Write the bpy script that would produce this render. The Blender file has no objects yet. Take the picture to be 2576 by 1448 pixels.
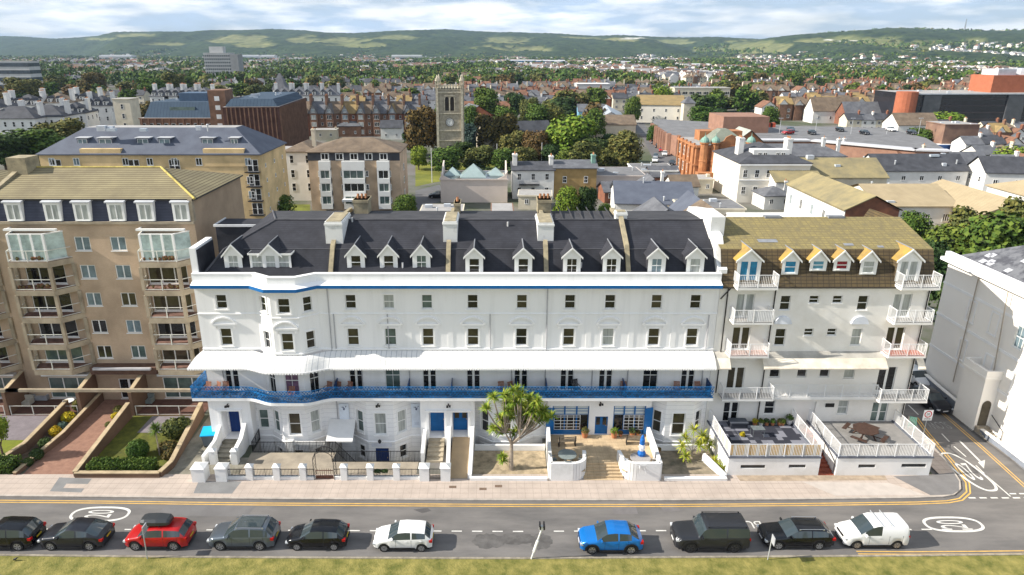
import bpy, math, random
from mathutils import Vector, Matrix
R = math.radians
rnd = random.Random(7)
sc = bpy.context.scene
COL = sc.collection
H = 32.0
PIT = R(19.14)
FP, CX, CY = 1717.0, 1239.0, 724.0
cp, sp = math.cos(PIT), math.sin(PIT)
def ray(px, py):
    u = (px - CX) / FP; v = (CY - py) / FP
    return u, cp + v * sp, -sp + v * cp
def G(px, py, z=0.0):                      # survey point on the level z
    d = ray(px, py); t = (z - H) / d[2]
    return d[0] * t, d[1] * t
def F(px, py, Y):                          # survey point on the facade plane y = Y
    d = ray(px, py); t = Y / d[1]
    return d[0] * t, H + d[2] * t
def fx(px, py, Y): return F(px, py, Y)[0]
def fz(py, Y): return F(CX, py, Y)[1]
def S(px, Y, z): return (px - CX) * (Y * cp + (H - z) * sp) / FP   # x of a pixel column at depth Y, level z

cam_d = bpy.data.cameras.new('camera'); cam = bpy.data.objects.new('camera', cam_d); COL.objects.link(cam)
cam.location = (0, 0, H); cam.rotation_euler = (R(90) - PIT, 0, 0)
cam_d.sensor_width = 36; cam_d.lens = 36 * FP / 2576; cam_d.shift_x = (1288 - CX) / 2576
cam_d.clip_start = 0.5; cam_d.clip_end = 30000
sc.camera = cam

MATS = {}
def nt(name):
    m = bpy.data.materials.new(name); m.use_nodes = True
    t = m.node_tree; b = t.nodes['Principled BSDF']
    return m, t, b
def c4(c): return (c[0], c[1], c[2], 1.0)
def M(name, c=None, rough=.8, var=.12, sc_=.8, c2=None, bump=0, metal=0, spec=.3, em=None, lo=.35, hi=.65, stretch=None, detail=4, rand=0):
    if name in MATS: return MATS[name]
    m, t, b = nt(name)
    b.inputs['Roughness'].default_value = rough; b.inputs['Metallic'].default_value = metal
    b.inputs['Specular IOR Level'].default_value = spec
    if var or c2:
        geo = t.nodes.new('ShaderNodeNewGeometry'); vec = geo.outputs['Position']
        if stretch:
            mp = t.nodes.new('ShaderNodeMapping'); mp.inputs['Scale'].default_value = stretch
            t.links.new(vec, mp.inputs['Vector']); vec = mp.outputs['Vector']
        n = t.nodes.new('ShaderNodeTexNoise'); n.inputs['Scale'].default_value = sc_; n.inputs['Detail'].default_value = detail
        n.inputs['Roughness'].default_value = .65
        t.links.new(vec, n.inputs['Vector'])
        r = t.nodes.new('ShaderNodeValToRGB'); r.color_ramp.elements[0].position = lo; r.color_ramp.elements[1].position = hi
        a = c2 if c2 else tuple(x * (1 - var) for x in c)
        z = c if c2 else tuple(min(1, x * (1 + var)) for x in c)
        r.color_ramp.elements[0].color = c4(a); r.color_ramp.elements[1].color = c4(z)
        t.links.new(n.outputs['Fac'], r.inputs['Fac'])
        out = r.outputs['Color']
        if rand:
            oi = t.nodes.new('ShaderNodeObjectInfo'); hs = t.nodes.new('ShaderNodeHueSaturation')
            mr = t.nodes.new('ShaderNodeMapRange'); mr.inputs['To Min'].default_value = 1 - rand; mr.inputs['To Max'].default_value = 1 + rand
            t.links.new(oi.outputs['Random'], mr.inputs['Value']); t.links.new(mr.outputs['Result'], hs.inputs['Value'])
            m2 = t.nodes.new('ShaderNodeMath'); m2.operation = 'MULTIPLY_ADD'; m2.inputs[1].default_value = -.09 * (1 if rand > .2 else .5); m2.inputs[2].default_value = .5 + .03
            t.links.new(oi.outputs['Random'], m2.inputs[0]); t.links.new(m2.outputs[0], hs.inputs['Hue'])
            t.links.new(out, hs.inputs['Color']); out = hs.outputs['Color']
        t.links.new(out, b.inputs['Base Color'])
        if bump:
            bp = t.nodes.new('ShaderNodeBump'); bp.inputs['Strength'].default_value = bump; bp.inputs['Distance'].default_value = .05
            n2 = t.nodes.new('ShaderNodeTexNoise'); n2.inputs['Scale'].default_value = sc_ * 9; n2.inputs['Detail'].default_value = 3
            t.links.new(vec, n2.inputs['Vector']); t.links.new(n2.outputs['Fac'], bp.inputs['Height']); t.links.new(bp.outputs['Normal'], b.inputs['Normal'])
    else:
        b.inputs['Base Color'].default_value = c4(c)
    if em:
        b.inputs['Emission Color'].default_value = c4(em); b.inputs['Emission Strength'].default_value = 1
    MATS[name] = m; return m
def banded(name, c, cb, per, frac=.3, axis='z', var=.15, sc_=.5, c2=None, rough=.85, lo=.35, hi=.65, cols=None):
    """tile courses / boards / ribs: thin darker bands every per metres along an axis, over mottled colour; cols = (x period) staggered joints"""
    if name in MATS: return MATS[name]
    m, t, b = nt(name); b.inputs['Roughness'].default_value = rough; b.inputs['Specular IOR Level'].default_value = .2
    N, Lk = t.nodes.new, t.links.new
    geo = N('ShaderNodeNewGeometry'); sx = N('ShaderNodeSeparateXYZ'); Lk(geo.outputs['Position'], sx.inputs[0])
    n = N('ShaderNodeTexNoise'); n.inputs['Scale'].default_value = sc_; n.inputs['Detail'].default_value = 5; n.inputs['Roughness'].default_value = .7
    Lk(geo.outputs['Position'], n.inputs['Vector'])
    r = N('ShaderNodeValToRGB'); r.color_ramp.elements[0].position = lo; r.color_ramp.elements[1].position = hi
    r.color_ramp.elements[0].color = c4(c2 if c2 else tuple(x * (1 - var) for x in c)); r.color_ramp.elements[1].color = c4(c if c2 else tuple(min(1, x * (1 + var)) for x in c))
    Lk(n.outputs['Fac'], r.inputs['Fac'])
    if axis == 'xy':
        ad = N('ShaderNodeMath'); ad.operation = 'ADD'; Lk(sx.outputs[0], ad.inputs[0]); Lk(sx.outputs[1], ad.inputs[1]); src = ad.outputs[0]
    else: src = sx.outputs['xyz'.index(axis)]
    def band(s, p, f):
        a = N('ShaderNodeMath'); a.operation = 'MULTIPLY'; a.inputs[1].default_value = 1 / p; Lk(s, a.inputs[0])
        d = N('ShaderNodeMath'); d.operation = 'FRACT'; Lk(a.outputs[0], d.inputs[0])
        e = N('ShaderNodeMath'); e.operation = 'LESS_THAN'; e.inputs[1].default_value = f; Lk(d.outputs[0], e.inputs[0])
        return e.outputs[0]
    fac = band(src, per, frac)
    if cols:
        f2 = band(sx.outputs[0 if axis != 'x' else 1], cols, frac * .5)
        mx = N('ShaderNodeMath'); mx.operation = 'MAXIMUM'; Lk(fac, mx.inputs[0]); Lk(f2, mx.inputs[1]); fac = mx.outputs[0]
    mix = N('ShaderNodeMix'); mix.data_type = 'RGBA'; Lk(fac, mix.inputs['Factor']); Lk(r.outputs['Color'], mix.inputs[6]); mix.inputs[7].default_value = c4(cb)
    Lk(mix.outputs[2], b.inputs['Base Color'])
    MATS[name] = m; return m
def brick(name, c1, c2, mort, s=1.0, rough=.9, rand=0):
    if name in MATS: return MATS[name]
    m, t, b = nt(name); b.inputs['Roughness'].default_value = rough; b.inputs['Specular IOR Level'].default_value = .15
    N, Lk = t.nodes.new, t.links.new
    geo = N('ShaderNodeNewGeometry'); sx = N('ShaderNodeSeparateXYZ'); Lk(geo.outputs['Position'], sx.inputs[0])
    ad = N('ShaderNodeMath'); Lk(sx.outputs[0], ad.inputs[0]); Lk(sx.outputs[1], ad.inputs[1])
    cb = N('ShaderNodeCombineXYZ'); Lk(ad.outputs[0], cb.inputs[0]); Lk(sx.outputs[2], cb.inputs[1])
    bt = N('ShaderNodeTexBrick'); bt.inputs['Scale'].default_value = 4.4 * s; bt.inputs['Color1'].default_value = c4(c1); bt.inputs['Color2'].default_value = c4(c2); bt.inputs['Mortar'].default_value = c4(mort)
    bt.inputs['Mortar Size'].default_value = .012
    Lk(cb.outputs[0], bt.inputs['Vector'])
    n = N('ShaderNodeTexNoise'); n.inputs['Scale'].default_value = .35; n.inputs['Detail'].default_value = 5; Lk(geo.outputs['Position'], n.inputs['Vector'])
    mr = N('ShaderNodeMapRange'); mr.inputs['From Min'].default_value = .3; mr.inputs['From Max'].default_value = .7; mr.inputs['To Min'].default_value = .75; mr.inputs['To Max'].default_value = 1.18; Lk(n.outputs['Fac'], mr.inputs['Value'])
    hs = N('ShaderNodeHueSaturation'); Lk(mr.outputs[0], hs.inputs['Value']); Lk(bt.outputs['Color'], hs.inputs['Color'])
    Lk(hs.outputs[0], b.inputs['Base Color'])
    MATS[name] = m; return m

class MB:
    def __init__(s): s.v = []; s.f = []; s.m = []
    def poly(s, pts, m=0):
        n = len(s.v); s.v += [tuple(p) for p in pts]; s.f.append(tuple(range(n, n + len(pts)))); s.m.append(m); return s
    def faces(s, vs, fs, m=0):
        n = len(s.v); s.v += [tuple(p) for p in vs]
        for f in fs: s.f.append(tuple(i + n for i in f)); s.m.append(m)
        return s
    def box(s, x0, y0, z0, x1, y1, z1, m=0):
        if x0 > x1: x0, x1 = x1, x0
        if y0 > y1: y0, y1 = y1, y0
        if z0 > z1: z0, z1 = z1, z0
        return s.faces([(x0, y0, z0), (x1, y0, z0), (x1, y1, z0), (x0, y1, z0), (x0, y0, z1), (x1, y0, z1), (x1, y1, z1), (x0, y1, z1)],
                [(0, 3, 2, 1), (4, 5, 6, 7), (0, 1, 5, 4), (1, 2, 6, 5), (2, 3, 7, 6), (3, 0, 4, 7)], m)
    def prism(s, poly, z0, z1, m=0, cap=True, mt=None):
        a = sum(poly[i][0] * poly[(i + 1) % len(poly)][1] - poly[(i + 1) % len(poly)][0] * poly[i][1] for i in range(len(poly)))
        if a < 0: poly = poly[::-1]
        n = len(poly)
        s.faces([(p[0], p[1], z0) for p in poly] + [(p[0], p[1], z1) for p in poly], [(i, (i + 1) % n, n + (i + 1) % n, n + i) for i in range(n)], m)
        if cap:
            s.poly([(p[0], p[1], z1) for p in poly], m if mt is None else mt); s.poly([(p[0], p[1], z0) for p in poly[::-1]], m)
        return s
    def ex(s, pts, vec, m=0):                       # extrude a planar polygon along vec
        n = len(pts); q = [(p[0] + vec[0], p[1] + vec[1], p[2] + vec[2]) for p in pts]
        s.faces(list(pts) + q, [tuple(range(n))[::-1], tuple(range(n, 2 * n))] + [(i, (i + 1) % n, n + (i + 1) % n, n + i) for i in range(n)], m)
        return s
    def tube(s, p0, p1, r0, r1=None, n=6, m=0):
        r1 = r0 if r1 is None else r1
        a, b = Vector(p0), Vector(p1); d = (b - a)
        if d.length < 1e-6: return s
        d.normalize(); u = d.orthogonal().normalized(); w = d.cross(u)
        vs = []
        for c, r in ((a, r0), (b, r1)):
            for k in range(n):
                t = 2 * math.pi * k / n; vs.append(tuple(c + u * (r * math.cos(t)) + w * (r * math.sin(t))))
        s.faces(vs, [(k, (k + 1) % n, n + (k + 1) % n, n + k) for k in range(n)] + [tuple(range(n))[::-1], tuple(range(n, 2 * n))], m)
        return s
    def lathe(s, prof, c=(0, 0, 0), n=14, m=0):
        vs = []; fs = []
        for r, z in prof:
            for k in range(n):
                t = 2 * math.pi * k / n; vs.append((c[0] + r * math.cos(t), c[1] + r * math.sin(t), c[2] + z))
        for i in range(len(prof) - 1):
            for k in range(n):
                fs.append((i * n + k, i * n + (k + 1) % n, (i + 1) * n + (k + 1) % n, (i + 1) * n + k))
        s.faces(vs, fs, m); return s
    def strip(s, pts, w, z, m=0):                   # flat ribbon along a ground polyline
        P_ = [Vector((p[0], p[1])) for p in pts]; L_ = []; R_ = []
        for i, p in enumerate(P_):
            d = (P_[min(i + 1, len(P_) - 1)] - P_[max(i - 1, 0)]).normalized(); n = Vector((-d.y, d.x)) * (w / 2)
            L_.append(p + n); R_.append(p - n)
        for i in range(len(P_) - 1):
            s.poly([(R_[i].x, R_[i].y, z), (R_[i + 1].x, R_[i + 1].y, z), (L_[i + 1].x, L_[i + 1].y, z), (L_[i].x, L_[i].y, z)], m)
        return s
    def mesh(s, name, mats, smooth=False):
        me = bpy.data.meshes.new(name); me.from_pydata(s.v, [], s.f)
        for mt in (mats if isinstance(mats, (list, tuple)) else [mats]): me.materials.append(mt)
        me.polygons.foreach_set('material_index', s.m)
        if smooth: me.polygons.foreach_set('use_smooth', [True] * len(s.f))
        me.update(); return me
class Fr:
    def __init__(s, x, y, th=0, z=0):
        s.x, s.y, s.z, s.th = x, y, z, R(th); s.u = (math.cos(s.th), math.sin(s.th)); s.n = (math.sin(s.th), -math.cos(s.th))
    def p(s, a, b, c=0): return (s.x + s.u[0] * a + s.n[0] * c, s.y + s.u[1] * a + s.n[1] * c, s.z + b)
def fbox(mb, fr, a0, a1, b0, b1, c0, c1, m=0):
    if c0 > c1: c0, c1 = c1, c0
    if a0 > a1: a0, a1 = a1, a0
    v = [fr.p(a, b, c) for b in (b0, b1) for (a, c) in ((a0, c1), (a1, c1), (a1, c0), (a0, c0))]
    return mb.faces(v, [(0, 3, 2, 1), (4, 5, 6, 7), (0, 1, 5, 4), (1, 2, 6, 5), (2, 3, 7, 6), (3, 0, 4, 7)], m)
def wallh(mb, fr, a0, a1, b0, b1, holes=(), dep=.14, m=0, c=0):
    """wall face with openings (centre, bottom, width, height) and their reveals"""
    hs = [(h[0] - h[2] / 2, h[0] + h[2] / 2, h[1], h[1] + h[3]) for h in holes]
    hs = [h for h in hs if h[1] > a0 and h[0] < a1 and h[3] > b0 and h[2] < b1]
    xs = sorted(set([a0, a1] + [min(max(v, a0), a1) for h in hs for v in h[:2]])); zs = sorted(set([b0, b1] + [min(max(v, b0), b1) for h in hs for v in h[2:]]))
    for i in range(len(xs) - 1):
        cx_ = (xs[i] + xs[i + 1]) / 2; j = 0
        while j < len(zs) - 1:
            def inside(j): cz = (zs[j] + zs[j + 1]) / 2; return any(h[0] < cx_ < h[1] and h[2] < cz < h[3] for h in hs)
            if inside(j): j += 1; continue
            k = j
            while k + 1 < len(zs) - 1 and not inside(k + 1): k += 1
            mb.poly([fr.p(xs[i], zs[j], c), fr.p(xs[i + 1], zs[j], c), fr.p(xs[i + 1], zs[k + 1], c), fr.p(xs[i], zs[k + 1], c)], m); j = k + 1
    for (x0, x1, z0, z1) in hs:
        mb.poly([fr.p(x0, z0, c), fr.p(x0, z1, c), fr.p(x0, z1, c - dep), fr.p(x0, z0, c - dep)], m)
        mb.poly([fr.p(x1, z1, c), fr.p(x1, z0, c), fr.p(x1, z0, c - dep), fr.p(x1, z1, c - dep)], m)
        mb.poly([fr.p(x0, z0, c), fr.p(x0, z0, c - dep), fr.p(x1, z0, c - dep), fr.p(x1, z0, c)], m)
        mb.poly([fr.p(x0, z1, c), fr.p(x1, z1, c), fr.p(x1, z1, c - dep), fr.p(x0, z1, c - dep)], m)

def link(o, parent=None, wloc=None):
    COL.objects.link(o)
    if parent is not None:
        o.parent = parent
        if wloc is not None: o.location = Vector(wloc) - parent.location
    elif wloc is not None: o.location = wloc
    return o
def props(o, label=None, cat=None, group=None, kind=None):
    if label: o['label'] = label
    if cat: o['category'] = cat
    if group: o['group'] = group
    if kind: o['kind'] = kind
    return o
def root(name, label, cat, loc=(0, 0, 0), rz=0, group=None):
    o = bpy.data.objects.new(name, None); o.empty_display_size = .3; link(o); o.location = loc; o.rotation_euler = (0, 0, rz)
    return props(o, label, cat, group)
def part(name, mb, mats, parent, smooth=False, local=False, label=None):
    """a child mesh; its points are in world coordinates unless local"""
    o = bpy.data.objects.new(name, mb.mesh(name, mats, smooth)); link(o, parent)
    if not local:
        p = parent; off = Vector((0, 0, 0))
        while p is not None: off += p.location; p = p.parent
        o.location = -off
    if label: o['label'] = label
    return o
def whole(name, mb, mats, label, cat, group=None, smooth=False, loc=None):
    o = bpy.data.objects.new(name, mb.mesh(name, mats, smooth)); link(o)
    if loc: o.location = loc
    return props(o, label, cat, group)
def struct(name, mb, mats, smooth=False, kind='structure'):
    o = bpy.data.objects.new(name, mb.mesh(name, mats, smooth)); link(o); o['kind'] = kind; return o
KIDS = {}
def kids(o): return list(o.children)
def copy_tree(o, parent=None):
    c = o.copy(); COL.objects.link(c); c.parent = parent
    for ch in kids(o): copy_tree(ch, c)
    return c
def dup(o, loc, rz=0, s=1, label=None, group=None, sz=None):
    c = copy_tree(o); c.location = loc; c.rotation_euler = (0, 0, rz); c.scale = (s, s, sz or s)
    if label: c['label'] = label
    if group: c['group'] = group
    return c
def drop(o):
    for ch in kids(o): drop(ch)
    bpy.data.objects.remove(o)

WHITE = M('white_paint', (.80, .80, .78), .55, .03, .7)
FRAMEW = M('window_paint', (.82, .82, .80), .45, 0)
GD = M('glass_dark', (.014, .015, .017), .06, .6, .9, spec=.6)
GB = M('glass_brown', (.05, .043, .028), .08, .35, .8, spec=.6)
GG = M('glass_green', (.10, .14, .13), .08, .35, .8, spec=.6)
GBL = M('glass_blue_reflect', (.16, .22, .25), .08, .3, .8, spec=.6)  # bluish reflection painted into the pane colour
GC = M('glass_curtain', (.36, .38, .36), .3, .25, 2.2, spec=.5, stretch=(3, 3, .3))
GLASS = dict(d=GD, b=GB, g=GG, l=GBL, c=GC)
CACHE = {}
def window(parent, fr, a, b, w, h, kind='sash', g='d', fm=None, rec=.09, name='window', label=None, sill=True, ft=.055):
    """one window: frame with bars (part) and its pane (sub-part); origin at the middle of its bottom edge on the wall plane"""
    fm = fm or FRAMEW
    key = (round(w, 2), round(h, 2), kind, g if isinstance(g, str) else g.name, fm.name, round(rec, 3), sill, ft)
    if key not in CACHE:
        f = MB(); y0, y1 = rec - .05, rec
        f.box(-w / 2, y0, 0, -w / 2 + ft, y1, h); f.box(w / 2 - ft, y0, 0, w / 2, y1, h)
        f.box(-w / 2 + ft, y0, h - ft, w / 2 - ft, y1, h); f.box(-w / 2 + ft, y0, 0, w / 2 - ft, y1, ft)
        t = .03
        if kind[:4] == 'sash': f.box(-w / 2 + ft, y0 - .012, h / 2 - .03, w / 2 - ft, y1, h / 2 + .03)
        if kind in ('sash4', 'sashv'): f.box(-.018, y0 + .004, ft, .018, y1, h - ft)
        if kind in ('case2', 'french', 'door2'):
            k = .05 if kind == 'case2' else .10
            f.box(-k, y0 - .004, ft, k, y1, h - ft)
        if kind == 'french':
            for s_ in (-1, 1): f.box(s_ * k, y0 + .006, h * .48, s_ * (w / 2 - ft), y1, h * .48 + .045)
        if kind == 'tri':
            for x in (-w / 6, w / 6): f.box(x - .05, y0 - .004, ft, x + .05, y1, h - ft)
        if kind == 'grid6':
            for x in (-w / 6, w / 6): f.box(x - .015, y0 + .004, ft, x + .015, y1, h - ft)
            for z in (.25, .5, .75): f.box(-w / 2 + ft, y0, h * z - .018, w / 2 - ft, y1, h * z + .018)
        if sill: f.box(-w / 2 - .06, -.06, -.07, w / 2 + .06, y1, -.002)
        p = MB(); p.box(-w / 2 + .01, y1 - .028, .01, w / 2 - .01, y1 + .02, h - .01)
        CACHE[key] = (f.mesh(name, fm), p.mesh('pane', GLASS[g] if isinstance(g, str) else g))
    mf, mp_ = CACHE[key]
    o = bpy.data.objects.new(name, mf); q = fr.p(a, b)
    base = parent.location if parent.rotation_euler.z == 0 else Vector((0, 0, 0))
    pp = parent.parent; 
    while pp is not None: base = base + pp.location; pp = pp.parent
    link(o, parent); o.location = Vector(q) - base; o.rotation_euler = (0, 0, fr.th)
    pn = bpy.data.objects.new('pane', mp_); link(pn, o)
    if label: o['label'] = label
    return o
SUN_EL = R(33.5); SDIR = Vector((math.cos(R(6)), math.sin(R(6)), 0)) * math.cos(SUN_EL) + Vector((0, 0, -math.sin(SUN_EL)))
sl = bpy.data.lights.new('sun', 'SUN'); sl.energy = 5.0; sl.angle = R(.55); sl.color = (1.0, .93, .82)
so = bpy.data.objects.new('sun', sl); COL.objects.link(so); so.rotation_euler = SDIR.to_track_quat('-Z', 'Y').to_euler(); so.location = (-60, 0, 80)
w = bpy.data.worlds.new('World'); sc.world = w; w.use_nodes = True; t = w.node_tree; bg = t.nodes['Background']
sky = t.nodes.new('ShaderNodeTexSky'); sky.sky_type = 'NISHITA'; sky.sun_disc = False; sky.sun_elevation = SUN_EL; sky.sun_rotation = R(270 - 6)
sky.air_density = 1.0; sky.dust_density = .6; sky.ozone_density = 2.0
tc = t.nodes.new('ShaderNodeTexCoord'); sx = t.nodes.new('ShaderNodeSeparateXYZ'); t.links.new(tc.outputs['Generated'], sx.inputs[0])
ad = t.nodes.new('ShaderNodeMath'); ad.operation = 'MAXIMUM'; ad.inputs[1].default_value = 0; t.links.new(sx.outputs[2], ad.inputs[0])
ad2 = t.nodes.new('ShaderNodeMath'); ad2.inputs[1].default_value = .15; t.links.new(ad.outputs[0], ad2.inputs[0])
dv = t.nodes.new('ShaderNodeVectorMath'); dv.operation = 'DIVIDE'; cb = t.nodes.new('ShaderNodeCombineXYZ')
for i in range(3): t.links.new(ad2.outputs[0], cb.inputs[i])
t.links.new(tc.outputs['Generated'], dv.inputs[0]); t.links.new(cb.outputs[0], dv.inputs[1])
n1 = t.nodes.new('ShaderNodeTexNoise'); n1.inputs['Scale'].default_value = .95; n1.inputs['Detail'].default_value = 7; n1.inputs['Roughness'].default_value = .58; n1.inputs['Distortion'].default_value = .3
mp = t.nodes.new('ShaderNodeMapping'); mp.inputs['Location'].default_value = (3.1, 1.7, 0); mp.inputs['Scale'].default_value = (.8, .62, .4)
t.links.new(dv.outputs[0], mp.inputs[0]); t.links.new(mp.outputs[0], n1.inputs['Vector'])
rp = t.nodes.new('ShaderNodeValToRGB'); rp.color_ramp.elements[0].position = .38; rp.color_ramp.elements[1].position = .62
rp.color_ramp.elements[0].color = (.55, .55, .55, 1); rp.color_ramp.elements[1].color = (1, 1, 1, 1)
t.links.new(n1.outputs['Fac'], rp.inputs[0])
n2 = t.nodes.new('ShaderNodeTexNoise'); n2.inputs['Scale'].default_value = 2.0; n2.inputs['Detail'].default_value = 6
t.links.new(dv.outputs[0], n2.inputs['Vector'])
cr = t.nodes.new('ShaderNodeValToRGB'); cr.color_ramp.elements[0].position = .42; cr.color_ramp.elements[1].position = .60
cr.color_ramp.elements[0].color = (8.2, 10.4, 13.4, 1); cr.color_ramp.elements[1].color = (17.5, 17.7, 18.2, 1)
t.links.new(n2.outputs['Fac'], cr.inputs[0])
mx = t.nodes.new('ShaderNodeMix'); mx.data_type = 'RGBA'; t.links.new(rp.outputs[0], mx.inputs['Factor']); t.links.new(sky.outputs[0], mx.inputs[6]); t.links.new(cr.outputs[0], mx.inputs[7])
t.links.new(mx.outputs[2], bg.inputs['Color']); bg.inputs['Strength'].default_value = .046
sc.view_settings.view_transform = 'Standard'; sc.view_settings.look = 'None'; sc.view_settings.exposure = .68; sc.view_settings.gamma = 1
sc.cycles.max_bounces = 5; sc.cycles.diffuse_bounces = 3; sc.cycles.glossy_bounces = 2; sc.cycles.volume_bounces = 0; sc.cycles.transparent_max_bounces = 6
sc.cycles.use_denoising = True; sc.cycles.caustics_reflective = False; sc.cycles.caustics_refractive = False
sc.cycles.sample_clamp_indirect = 6; sc.render.use_persistent_data = False

LAWN = M('lawn_grass', (.29, .25, .075), .95, c2=(.10, .11, .022), sc_=1.0, bump=1.0, lo=.34, hi=.66, detail=12)
ASPH = M('asphalt', (.185, .174, .166), .9, c2=(.115, .11, .108), sc_=.5, bump=.2, stretch=(.35, 1.3, 1), detail=9)
ASPD = M('asphalt_dark', (.075, .075, .08), .9, c2=(.05, .05, .054), sc_=.5, bump=.2, detail=8)
ASPP = M('asphalt_patch', (.16, .15, .15), .9, .12, 1.1, detail=8)
SLAB = banded('paving_slabs', (.44, .37, .32), (.30, .255, .22), .62, .07, 'y', .10, .6, cols=.62)
CONC = M('worn_concrete', (.42, .36, .28), .9, c2=(.24, .21, .17), sc_=.45, detail=9)
CONCD = M('mossy_concrete', (.30, .28, .23), .9, c2=(.13, .12, .09), sc_=.6, detail=9)
KERB = M('kerb_stone', (.40, .36, .32), .9, .15, 1.5)
YEL = M('yellow_line_paint', (.62, .38, .10), .7, .15, 1.3); WHT = M('road_white_paint', (.62, .61, .58), .7, .12, 1.6)
TOWN = M('town_ground', (.16, .15, .14), .95, c2=(.07, .085, .045), sc_=.035, lo=.42, hi=.56, detail=8)
EARTH = M('planting_soil', (.12, .085, .06), .95, .3, 2)
XL, XR = -260, 260
mb = MB()
WELLS = [(-20.3, -13.2, 49.8, 52.0), (-13.2, -5.95, 48.45, 52.0), (-1.7, 4.35, 50.1, 52.0), (13.6, 18.3, 50.1, 52.0)]
xs = sorted(set([-9000, 9000] + [v for w_ in WELLS for v in w_[:2]])); ys = sorted(set([-400, 9000] + [v for w_ in WELLS for v in w_[2:]]))
for i in range(len(xs) - 1):
    for j in range(len(ys) - 1):
        mx_, my_ = (xs[i] + xs[i + 1]) / 2, (ys[j] + ys[j + 1]) / 2
        if any(a < mx_ < b and c < my_ < d for a, b, c, d in WELLS): continue
        mb.poly([(xs[i], ys[j], 0), (xs[i + 1], ys[j], 0), (xs[i + 1], ys[j + 1], 0), (xs[i], ys[j + 1], 0)])
struct('ground', mb, TOWN)
mb = MB()
for a, b, c, d in WELLS:
    a -= .002; b += .002; mb.poly([(a, c, -2.35), (b, c, -2.35), (b, d, -2.35), (a, d, -2.35)], 0)
    for q in ([(a, c), (b, c)], [(b, c), (b, d)], [(a, d), (a, c)]):
        mb.poly([(q[0][0], q[0][1], -2.35), (q[0][0], q[0][1], -.001), (q[1][0], q[1][1], -.001), (q[1][0], q[1][1], -2.35)], 1)
struct('sunken_area_floor', mb, [CONCD, M('damp_render', (.35, .34, .32), .9, .2)])

def extend(pts, xa=-150, xb=150):
    p = [G(*q) for q in pts]; a, b = p[0], p[-1]
    return [(xa, a[1] - .2)] + p + ([(xb, b[1] - .2)] if xb else [])
grass_edge = extend([(-60, 1396), (300, 1400), (700, 1403), (1288, 1405), (1900, 1401), (2300, 1398), (2640, 1394)])
kerbline = [(-60, 1251), (300, 1254), (600, 1258), (900, 1260), (1288, 1262), (1700, 1262), (2000, 1260), (2300, 1256)]
kb = extend(kerbline, xb=None)
corner = [G(*q) for q in [(2372, 1253), (2400, 1248), (2417, 1233), (2415, 1212), (2400, 1190), (2378, 1160), (2345, 1122), (2315, 1085), (2290, 1050)]]
kb_all = kb + corner
Yk = kb[-1][1]
mb = MB(); 
for i in range(len(grass_edge) - 1):
    a, b = grass_edge[i], grass_edge[i + 1]
    mb.poly([(a[0], -60, .05), (b[0], -60, .05), (b[0], b[1] - .12, .05), (a[0], a[1] - .12, .05)])
struct('lawn', mb, LAWN)
mb = MB()
for i in range(len(grass_edge) - 1):
    a, b = grass_edge[i], grass_edge[i + 1]
    mb.faces([(a[0], a[1] - .16, 0), (b[0], b[1] - .16, 0), (b[0], b[1], 0), (a[0], a[1], 0), (a[0], a[1] - .16, .09), (b[0], b[1] - .16, .09), (b[0], b[1], .09), (a[0], a[1], .09)], [(4, 5, 6, 7), (3, 7, 6, 2), (0, 1, 5, 4)])
struct('lawn_kerb', mb, M('worn_kerb', (.27, .24, .19), .9, .3, 2))
mb = MB()
for i in range(len(grass_edge) - 1):
    a, b = grass_edge[i], grass_edge[i + 1]
    mb.poly([(a[0], a[1] - .1, .004), (b[0], b[1] - .1, .004), (b[0], Yk + .5, .004), (a[0], Yk + .5, .004)])
struct('road', mb, ASPH)
SSX0, SSX1 = 35.6, 43.6
mb = MB(); mb.poly([(35.2, Yk - .3, .008), (56, Yk - .3, .008), (48.5, Yk + 3.5, .008), (43.6, 52, .008), (43.8, 86, .008), (35.6, 86, .008), (35.2, 50, .008)])
struct('side_street', mb, ASPH)
top = .12
def inset(pts, d):
    out = []
    for i, p in enumerate(pts):
        a = Vector(pts[max(i - 1, 0)]); b = Vector(pts[min(i + 1, len(pts) - 1)]); t_ = (b - a).normalized(); n_ = Vector((-t_.y, t_.x)); out.append((p[0] + n_.x * d, p[1] + n_.y * d))
    return out
ki = inset(kb_all, .16)
mb = MB()
for i in range(len(kb_all) - 1):
    a, b, c, d = kb_all[i], kb_all[i + 1], ki[i + 1], ki[i]
    mb.poly([(a[0], a[1], 0), (b[0], b[1], 0), (b[0], b[1], top), (a[0], a[1], top)]); mb.poly([(a[0], a[1], top), (b[0], b[1], top), (c[0], c[1], top), (d[0], d[1], top)])
struct('kerb', mb, KERB)
mb = MB(); mb.poly([(p[0], p[1], top - .004) for p in ki] + [(35.7, 52, top - .004), (35.6, 46.5, top - .004), (-150, 46.5, top - .004)])
mb.poly([(-150, 46.5, 0), (35.6, 46.5, 0), (35.6, 46.5, top - .004), (-150, 46.5, top - .004)])
struct('pavement', mb, SLAB)
def patch(name, pts, z, mat, kind='structure'):
    m_ = MB(); m_.poly([(G(*q)[0], G(*q)[1], z) for q in pts]); return struct(name, m_, mat)
patch('pavement_patch', [(2246, 1202), (2336, 1199), (2398, 1192), (2412, 1215), (2412, 1238), (2394, 1248), (2340, 1250)], top + .002, M('tarmac_footway', (.17, .165, .165), .9, .1, 1))
patch('pavement_patch', [(2018, 1216), (2236, 1219), (2330, 1250), (2100, 1251)], top + .004, M('pale_slabs', (.46, .41, .37), .9, .08, 1))
patch('pavement_patch', [(1850, 1199), (2225, 1200), (2232, 1212), (1862, 1214)], top + .001, M('brown_grit', (.34, .27, .2), .9, .2, 2))
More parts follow.
